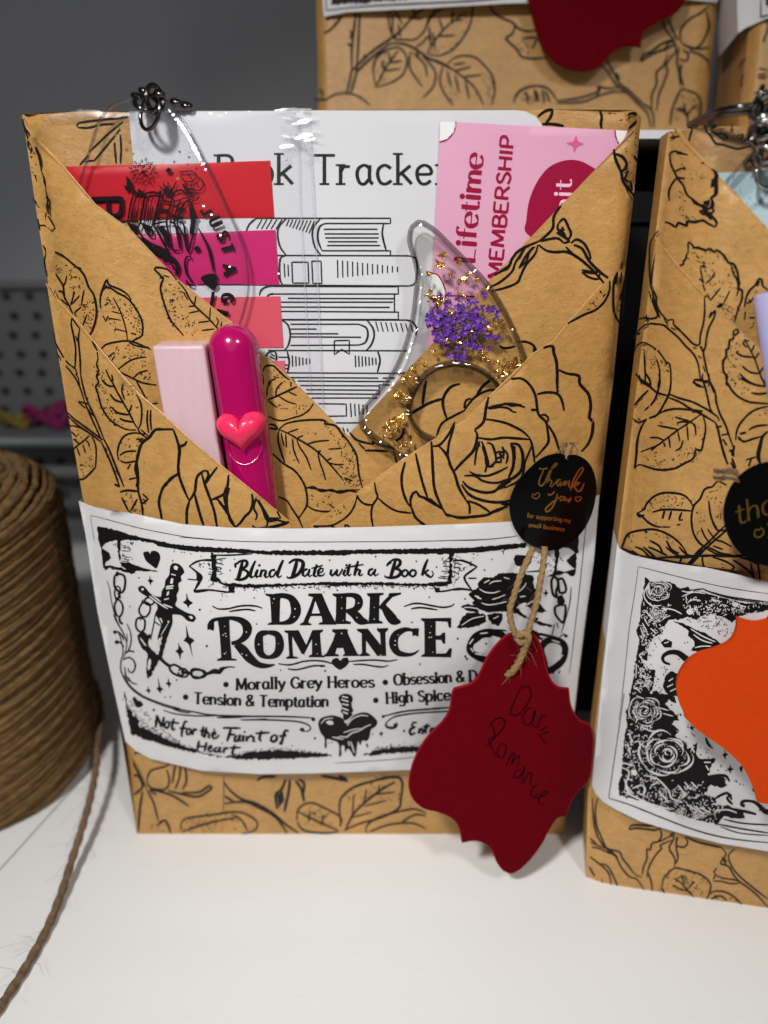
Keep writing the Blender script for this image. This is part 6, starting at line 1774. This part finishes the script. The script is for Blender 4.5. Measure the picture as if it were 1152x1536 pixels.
# white lines cut out of the black: roses, leaves, scrolls
pen.k = 'paper'; pen.layer = 1
def cut_rose(cx, cy, r, sq=.85, rot=0.0):
    """a printed rose: overlapping petal rims with hatching, left white in the black"""
    for q, (rr, np_, w) in enumerate(((1.0, 5, .055), (.80, 5, .05), (.60, 4, .05), (.42, 3, .05), (.25, 3, .05), (.12, 2, .04))):
        for k in range(np_):
            a0 = rot + q * .9 + 2 * math.pi * k / np_ + random.uniform(-.2, .2); sp_ = 2 * math.pi / np_ * random.uniform(.85, 1.15); pts = []
            ox, oy = random.gauss(0, .05) * r, random.gauss(0, .05) * r; b = random.uniform(.08, .2)
            for t in range(9):
                u = t / 8; a = a0 + sp_ * u; e = r * rr * (.92 + b * math.sin(math.pi * u) + .04 * math.sin(7 * u + k))
                pts.append((cx + ox + e * math.cos(a), cy + oy + sq * e * math.sin(a), max(.6, r * w * (.3 + 1.3 * math.sin(math.pi * u) ** 2))))
            pen.ribbon(catmull(pts, 1.5), 1, False)
            if r > 12 and q < 4:
                for _ in range(5):
                    a = a0 + random.uniform(.1, .9) * sp_; q0 = r * rr * .95; q1 = r * rr * random.uniform(.74, .88); s9 = random.uniform(-.08, .08)
                    pen.ribbon([(cx + q0 * math.cos(a), cy + sq * q0 * math.sin(a)), (cx + q1 * math.cos(a + s9), cy + sq * q1 * math.sin(a + s9))], random.uniform(.4, .8), False)
cut_rose(988, 885, 18, .85, .3); cut_rose(968, 1066, 22, .95, .9); cut_rose(1000, 1130, 39, .85, .1); cut_rose(971, 1025, 6); cut_rose(985, 922, 11, .9)
cut_rose(1020, 1220, 9, .9); cut_rose(1045, 1222, 7)
def curls(poly, n):
    """small white scrolls and leaves scattered over the black border"""
    x0, x1 = min(p[0] for p in poly), max(p[0] for p in poly); y0, y1 = min(p[1] for p in poly), max(p[1] for p in poly); g = 0
    while g < n:
        x, y = random.uniform(x0, x1), random.uniform(y0, y1)
        if not inside((x, y), poly): continue
        g += 1; a = random.uniform(0, 6.28); r = random.uniform(1.6, 4.6); sw = random.uniform(1.2, 3.6) * random.choice((-1, 1)); w = random.uniform(.5, 1.1)
        pts = [(x + r * (1 - .5 * t) * math.cos(a + sw * t), y + r * (1 - .5 * t) * math.sin(a + sw * t), w * (.4 + math.sin(math.pi * t))) for t in [i / 7 for i in range(8)]]
        pen.ribbon(pts, 1, False)
curls([(966, 900), (1010, 905), (992, 940), (975, 985), (980, 1020), (950, 1045), (956, 980)], 110)
curls([(1025, 890), (1150, 905), (1150, 925), (1090, 925), (1020, 915)], 80)
curls([(942, 1120), (965, 1140), (1000, 1180), (1060, 1180), (1085, 1210), (1070, 1235), (1000, 1218), (932, 1192)], 170)
curls([(948, 1090), (985, 1090), (965, 1130), (940, 1160)], 40)
pen.crop(900, 820, 4.571).draw("""
s6: 340 240 300 330 350 400 420 400; 330 260 345 330; 560 340 640 310 720 320; 600 380 640 360 690 370; 560 300 600 310 640 300; 420 420 500 430 560 460; 900 370 960 400 1000 410; 760 360 820 370; 620 560 700 610 790 650; 640 600 700 640 770 660; 650 690 700 680 760 680
s5: 300 480 330 540; 290 520 320 580; 280 560 300 620; 350 560 380 590; 300 430 340 470; 430 490 480 470; 270 740 300 800 320 840; 250 800 245 900; 270 860 310 900 350 890; 240 960 280 1000; 470 920 500 900; 460 960 500 940; 480 990 520 970; 250 1020 300 1040; 400 1100 470 1120; 430 1140 500 1160; 440 660 470 650
F: 590 440 620 420 640 450 610 465
F: 900 385 940 380 940 410 910 405
t60: 560 400 980 400 980 450 620 470
t40: 290 420 440 420 380 640 280 680
t40: 260 760 350 860 350 980 230 1000
""")
pen.crop(870, 1040, 4.085).draw("""
s6: 250 420 330 440; 250 450 300 480 280 560 310 620 360 640; 270 520 300 600; 390 500 470 520 540 590 560 640 620 660; 320 580 380 560 400 590 380 620 350 600; 440 560 480 540; 480 600 540 660; 600 560 640 610; 640 540 680 590; 680 540 720 580; 620 640 660 610; 700 640 730 620; 660 680 720 720; 700 690 760 740; 740 700 800 730; 330 300 360 290 370 330; 370 200 440 230 500 220; 320 100 350 160 340 180; 660 310 700 330; 680 320 700 360; 760 420 800 420; 770 440 790 470; 300 240 320 300; 290 300 310 380; 270 600 420 670 560 710; 820 720 900 710 960 730
F: 310 470 340 465 350 495 325 500
F: 830 650 850 640 860 665 840 670
t50: 420 560 620 600 640 700 460 650
t40: 280 100 330 200 330 400 270 400
t40: 560 520 760 540 760 620 620 640; 640 690 840 710 800 770 680 740
""")
pen.k = 'ink'; pen.layer = 0
mb.build('printed_sleeve', rb)

# ---- what the right book carries
RG = 'items tucked into the right book'
mb = MB(); s1 = rWrap.lift(0.0005); sheet(mb, s1, [(1060, 259.5), (1084, 259), (1152, 256.5), (1225, 254), (1225, 420), (1100, 330)], 'blue', 0.0004)
pen = Pen(mb, s1, .0004); random.seed(6)
for i in range(90):
    x, y = random.uniform(1085, 1215), random.uniform(262, 350); pen.k = random.choice(['glitterd', 'glitterd', 'glitterv', 'glittery', 'chrome']); pen.dash(x, y, random.uniform(1, 2.4), random.uniform(.9, 2), random.uniform(0, 3))
tag(mb.build('blue_card'), 'pale blue glittery card in the pocket of the right book', 'card', RG)
mb = MB(); s2 = rWrap.lift(0.0010); sheet(mb, s2, [(1022, 192), (1040, 190), (1100, 193), (1230, 186), (1230, 430), (1130, 330)], 'film', 0, 10)
for p in ([(1040, 204), (1060, 213), (1084, 232), (1100, 243)], [(1046, 218), (1062, 216)], [(1095, 232), (1103, 247)], [(1016, 189), (1040, 190), (1058, 197)]):
    tube(mb, [s2.P(x, y, .0002) for x, y in catmull(p, 3)], .00022, 'film', 6)
tag(mb.build('clear_sleeve'), 'clear plastic sleeve over the top left of the right book', 'sleeve', RG)
sL = Surf(h=lambda a, c: rW(a, c) + .0048 + .0042, **RF)
t, f, s_ = axis_frame(sL.P(1166, 436), sL.P(1182, 560)); pa = sL.P(1166, 434); pb = sL.P(1182, 600); mb = MB(); R0 = .0046; L = (pb - pa).length
prof = [(0, 0), (0, R0 * .85), (.0006, R0), (L, R0)]; NS = 32
mb.add([pa + t * d + s_ * (r * math.cos(2 * math.pi * j / NS)) + f * (r * .8 * math.sin(2 * math.pi * j / NS)) for d, r in prof for j in range(NS)], [(i * NS + j, i * NS + (j + 1) % NS, (i + 1) * NS + (j + 1) % NS, (i + 1) * NS + j) for i in range(3) for j in range(NS)], 'lav')
tag(mb.build('lavender_pen'), 'lavender pen standing in the lower pocket of the right book', 'pen', RG)
# keychain with a gunmetal chain
kc = empty('acrylic_keychain', tuple(s2.P(1160, 230)), 'clear glitter keychain on a gunmetal chain at the top of the right book', 'keychain', RG)
sK2 = rWrap.lift(0.0032)
mb = MB(); ol = catmull([(1140, 226), (1120, 240), (1100, 262), (1090, 275), (1088, 300), (1100, 380), (1160, 440), (1215, 380), (1222, 300), (1205, 250), (1180, 226)], 6, True)
sheet(mb, sK2, ol, 'acrylic', .0022, 14, (), False); tube(mb, [sK2.P(x, y, -.0004) for x, y in ol], .0005, 'acryedge', 6, closed=True); mb.build('plate', kc)
k2 = lambda x, y, e=.002: sK2.P(x, y, e)
mb = MB(); random.seed(12)
for i in range(26):
    x, y = 1142 + random.gauss(0, 9), 152 + i * 2.9 + random.gauss(0, 3)
    if i > 20: x, y = 1150 + random.gauss(0, 12), 235
    ring(mb, k2(x, y, random.uniform(.0005, .005)), random.uniform(.0015, .0024), .00048, (random.gauss(0, 1), random.gauss(-.4, .6), random.gauss(0, 1)), random.choice(['chrome', 'steel', 'steel']), 1.35, 18)
mb.build('chain', kc)
mb = MB(); P = [k2(x, y, e) for x, y, e in catmull([(1040, 184, -.004), (1055, 176, -.001), (1075, 169, .002), (1100, 166, .004), (1125, 164, .004), (1145, 166, .003)], 3)]
tube(mb, P, .0007, 'steel', 8)
tube(mb, [k2(x, y, e) for x, y, e in catmull([(1045, 186, -.004), (1070, 176, .001), (1100, 172, .003), (1140, 172, .003)], 3)], .0006, 'steel', 8)
mb.build('split_ring', kc)
mb = MB(); ring(mb, k2(1152, 262, .001), .0026, .0005, (0, -1, .2), 'chrome'); mb.build('link', kc)
# sticker and orange tag
s3 = Surf(h=lambda a, c: .0235, **RF)
k = empty('thank_you_sticker', tuple(s3.P(1150, 770)), 'round black sticker cut by the right photo edge, above the orange tag', 'sticker', 'black thank you stickers')
mb = MB(); sheet(mb, s3, [(1162 + 77 * math.cos(a), 771 + 79 * math.sin(a)) for a in [2 * math.pi * i / 60 for i in range(60)]], 'sticker', .00025, 12)
pen = Pen(mb, s3, .00006); pen.k = 'gold'
pen.crop(1070, 660, 7.68).draw("""
c16: 500 1120 470 1080 490 1030 520 1040 550 1010 580 1050 560 1100
""")
pen.k = 'gold'; text(pen, 'thank', (1104, 788), (1208, 752), 30, .12, .5, 0, .25); text(pen, 'you', (1150, 800), (1202, 784), 22, .12, .5, 0, .25)
mb.build('label_disc', k)
mb = MB(); random.seed(2)
for i in range(22):
    x = random.uniform(-1, 1); tube(mb, [s3.P(*q, -.0003 + random.uniform(-.0006, .0004)) for q in catmull([(1108, 716 + x * 8), (1095 + random.gauss(0, 3), 712 + x * 8), (1078 + random.gauss(0, 6), 712 + x * 8 + random.gauss(0, 2))], 3)], .0002, 'strand', 5)
mb.build('twine_end', k)
s4 = Surf(h=lambda a, c: .0245 + .002 * math.sin(a * 30), **RF)
k = empty('gift_tag', tuple(s4.P(1150, 1080)), 'bright orange foam tag hanging in front of the black floral print', 'gift tag', 'foam gift tags')
def qq(*n): return [(900 + n[i] / 4.571, 820 + n[i + 1] / 4.571) for i in range(0, len(n), 2)]
def rr_(*n): return [(870 + n[i] / 4.085, 1040 + n[i + 1] / 4.085) for i in range(0, len(n), 2)]
e = catmull(qq(940, 492, 940, 550, 915, 625, 860, 675, 780, 710, 690, 735, 620, 775, 560, 845, 528, 925, 528, 1010, 550, 1090, 590, 1170) + rr_(640, 145, 740, 240, 870, 330, 980, 430, 1040, 530, 1075, 620, 1088, 668), 5)
# the tag is symmetric: its right half, beyond the photo, mirrors the left one
e = e + [(2 * 1180 - x, y + (1180 - x) * .12) for x, y in [(1160, 1212), (1150, 1205)]] + [(2 * 1185 - x, y + (1185 - x) * .1) for x, y in e[::-1]] + [(1215, 900), (1185, 880), (1150, 934)] + catmull(qq(1160, 505, 1080, 525, 1010, 515, 940, 492), 5)[:-1]
mb = MB(); sheet(mb, s4, e, 'tagorange', .0013, 14); mb.build('foam_tag', k)
mb = MB()
P = [s4.P(x, y, e_) for x, y, e_ in catmull([(1185, 840, -.001), (1182, 870, .0005), (1186, 900, .0015), (1187, 925, .0005)], 3)]
tube(mb, P, .0009, 'twine', 12, 3, 1000, .32); mb.build('twine_loop', k)

# ================================================================ the two back books on the riser
YB = 0.1066
bU = Vector((0, .10, 1)).normalized()
b0 = on_y(478, 166, YB); b0.z = RIS_T + .0002
BW = 0.139
BF = dict(O=(b0.x - .0005, YB, RIS_T + .0003), R=(1, 0, 0), U=bU)
EB = lambda a, c: -0.004 * (1 - min(1, max(0, min(a, BW - a)) / .004)) ** 2
sBk = Surf(h=EB, **BF)
BW = sBk.ac(sBk.P(1057, 190))[0]
bb = empty('wrapped_book', tuple(sBk.O + Vector((BW / 2, .012, 0))), 'kraft wrapped book on the white shelf directly behind the middle book', 'book', 'wrapped blind date books')
mb = MB(); book_body(mb, sBk, BW, HB, .028)
pen = Pen(mb, sBk, .00012); pen.k = 'softink'; pen.bold = 1.75
pen.crop(470, 0, 3.291).draw("""
s7: 210 60 200 150 190 250 190 340; 230 60 225 150 220 250 215 320; 180 150 190 170 180 190; 170 215 190 230; 190 340 180 400 165 460; 215 320 210 370 185 460
s8: 190 350 250 290 310 240 370 200 420 160; 210 360 260 310 320 260 380 215; 380 215 430 215 480 230 530 260 570 290 630 310 680 340; 250 270 260 290
s7: 50 165 80 150 120 110 140 80; 60 90 110 80
s6: 370 60 375 130 400 190 430 195 500 195 550 150 570 90 620 30; 370 60 420 40; 400 190 450 130 520 60 600 20; 440 120 400 50; 470 90 540 95; 500 70 490 40; 430 180 420 120; 390 170 390 70
s6: 570 120 580 90 640 40 720 30 780 20 785 60 770 130 730 200 680 250 620 275 560 265; 560 265 600 200 660 130 740 70; 640 150 620 90; 680 110 690 60; 610 180 700 175; 700 100 740 100; 580 200 570 130; 600 240 590 160; 505 235 540 210 570 180 580 230
s6: 310 430 295 350 310 290 360 250 420 235 455 270 460 320 440 370 380 410 310 430; 315 420 360 330 420 250; 350 350 340 300; 380 300 370 260; 350 350 430 340; 380 310 440 300
s6: 480 250 475 330 510 390 540 430; 540 280 580 320 605 370 590 430 540 485; 490 260 550 320 560 380; 505 240 520 280
s6: 640 330 625 390 640 450 690 520; 570 290 680 340 750 390 800 440 840 520; 660 320 690 290 740 275 800 285 850 330 885 380 895 450 880 520; 690 320 750 310; 700 350 780 330; 740 380 830 370; 660 350 680 430; 700 370 720 460; 750 400 770 490
s7: 870 20 880 50 920 85 980 110 1010 140 1060 155 1120 145; 1000 120 980 170 950 190 1000 240 1030 280 1090 290 1152 285; 1030 190 1100 190 1080 240
s6: 990 510 1000 470 1040 440 1100 425 1160 435; 1050 450 1060 510; 1090 440 1100 500; 1130 440 1140 510
s6: 40 480 60 495 100 470 160 460 220 475 280 520; 30 440 50 470; 0 490 60 495
t30: 60 100 130 90 60 160; 300 320 360 270 360 400 310 410; 480 300 560 400 520 390; 640 400 700 400 720 510 660 480; 800 300 890 400 880 510 830 450; 1000 480 1150 460 1150 515 1020 515; 580 240 680 220 640 270 560 260
t24: 400 150 500 180 440 190; 660 50 760 40 760 120 680 110; 960 190 1040 200 1060 280 1000 240; 0 0 60 0 60 10 0 10
e5: 310 430 295 350 310 290 360 250; 885 380 895 450 880 520; 770 130 730 200 680 250
""")
pen.crop(760, 0, 2.939).draw("""
s6: 440 265 470 320 500 370 540 400 590 450 640 490 650 560; 410 290 440 310 480 370 530 410 580 460 620 500 635 560; 480 320 500 350; 640 480 640 420 660 370 660 320 690 290 710 240; 660 490 670 420 690 370 710 310 700 290 740 235
s6: 530 410 470 405 400 425 330 450 220 455; 500 385 440 390 400 380 410 400 330 430 260 440 220 445; 405 380 400 430
s7: 590 265 600 245 640 225 690 190 740 175; 590 270 640 240 700 215 745 195
s6: 690 90 700 130 740 180; 715 85 730 130 755 180; 770 190 765 140 800 90 850 60 890 30; 770 190 820 215 860 190 890 120 880 50; 780 200 840 215 890 210; 800 225 850 240 890 270; 760 210 750 270 760 320 765 380; 775 220 800 240 790 270 760 260; 770 280 765 330 780 380; 700 230 710 190 740 190 745 230 720 250
s6: 770 390 800 400 840 420 855 460 850 540; 770 390 750 430 730 480 720 550; 790 510 780 450; 800 550 800 500 840 460; 740 480 790 490; 800 520 760 470
t26: 740 420 840 430 850 530 730 530; 20 160 60 170 140 240 70 240; 30 410 180 400 210 450 40 450
s6: 30 450 60 400 120 380 180 390 220 440; 130 400 140 450; 170 400 190 450
e5: 770 390 855 460 850 540
""")
mb.build('wrapping_paper', bb)
sBs = Surf(h=lambda a, c: EB(a, c) + .0016 + .004 * math.sin(math.pi * min(1, max(0, a / BW))), **BF)
mb = MB(); z1 = .12
p = [(486, 25), (520, 18), (640, 12), (760, 5), (900, 1), (1000, -2), (1076, 4), (1150, -430), (448, -400)]
sheet(mb, sBs, p, 'paper', .0003, 20)
pen = Pen(mb, sBs); pen.k = 'softink'
pen.draw("s2: 490 16 560 9 700 2 800 -6 1000 -12 1060 -8\ng1.2: 498 8 560 4 640 -3 760 -11 760 -30 500 -30\nl1.5: 490 16 484 -60")
mb.build('printed_sleeve', bb)
sBt = Surf(h=lambda a, c: .0075, **BF)
k = empty('gift_tag', tuple(sBt.P(905, 40)), 'dark red foam tag on the kraft book at the back', 'gift tag', 'foam gift tags')
mb = MB()
e = catmull([(770, -60), (790, -10), (803, 40), (818, 75), (842, 98), (876, 106), (900, 98), (920, 77)], 5)[:-1] + catmull([(920, 77), (940, 68), (962, 70)], 5)[:-1] + catmull([(962, 70), (964, 50), (985, 33), (1015, 18), (1027, 0), (1036, -40), (1030, -90)], 5)
e += catmull([(1030, -90), (980, -150), (900, -230), (830, -160), (770, -60)], 6)[1:-1]
sheet(mb, sBt, e, 'tagred', .0013, 16); mb.build('foam_tag', k)
# ---- second back book, cut by the frame
CF_ = dict(O=on_y(1112, 190, .088) + Vector((0, 0, 0)), R=(.985, -.17, 0), U=bU)
o = Vector(CF_['O']); o.z = RIS_T + .0003; CF_['O'] = o
sCk = Surf(h=EB, **CF_)
cb = empty('wrapped_book', tuple(o + Vector((.06, .02, 0))), 'kraft wrapped book cut by the upper right corner of the photo', 'book', 'wrapped blind date books')
mb = MB(); book_body(mb, sCk, BW, HB, .046); pen = Pen(mb, sCk, .00012); pen.k = 'softink'
pen.crop(760, 0, 2.939).draw("""
s6: 1060 130 1110 100 1150 85; 1040 200 1060 140 1080 120; 1060 270 1110 210 1145 150 1150 100; 1070 180 1130 140; 1020 300 1060 250; 1150 310 1090 300 1050 320 1030 370; 1030 375 1090 410 1152 400; 1030 375 1080 350 1152 340; 1060 400 1040 450; 1090 330 1140 330
t30: 1080 110 1150 90 1140 180 1080 230; 1030 220 1060 200 1060 260 1020 300; 1060 330 1150 320 1150 350 1060 360
""")
mb.build('wrapping_paper', cb)
sCs = Surf(h=lambda a, c: EB(a, c) + .0020 + .004 * math.sin(math.pi * min(1, max(0, a / BW))), **CF_)
mb = MB(); sheet(mb, sCs, [(1107, 50), (1118, 42), (1152, 27), (1260, 5), (1280, -260), (1100, -260), (1104, -60)], 'paper', .0003, 20)
q = [sCs.P(*p) for p in linear([(1107, 50), (1104, -60), (1100, -260)], 14)]; n = len(q)
mb.add(q + [p - sCs.N * .024 for p in q], [(i, i + 1, n + i + 1, n + i) for i in range(n - 1)], 'paper', False)
pen = Pen(mb, sCs); pen.k = 'softink'; pen.draw("l2: 1141 -60 1141 25 1152 23 1200 10\ng1: 1148 10 1230 -6 1230 -60 1150 -60")
mb.build('printed_sleeve', cb)
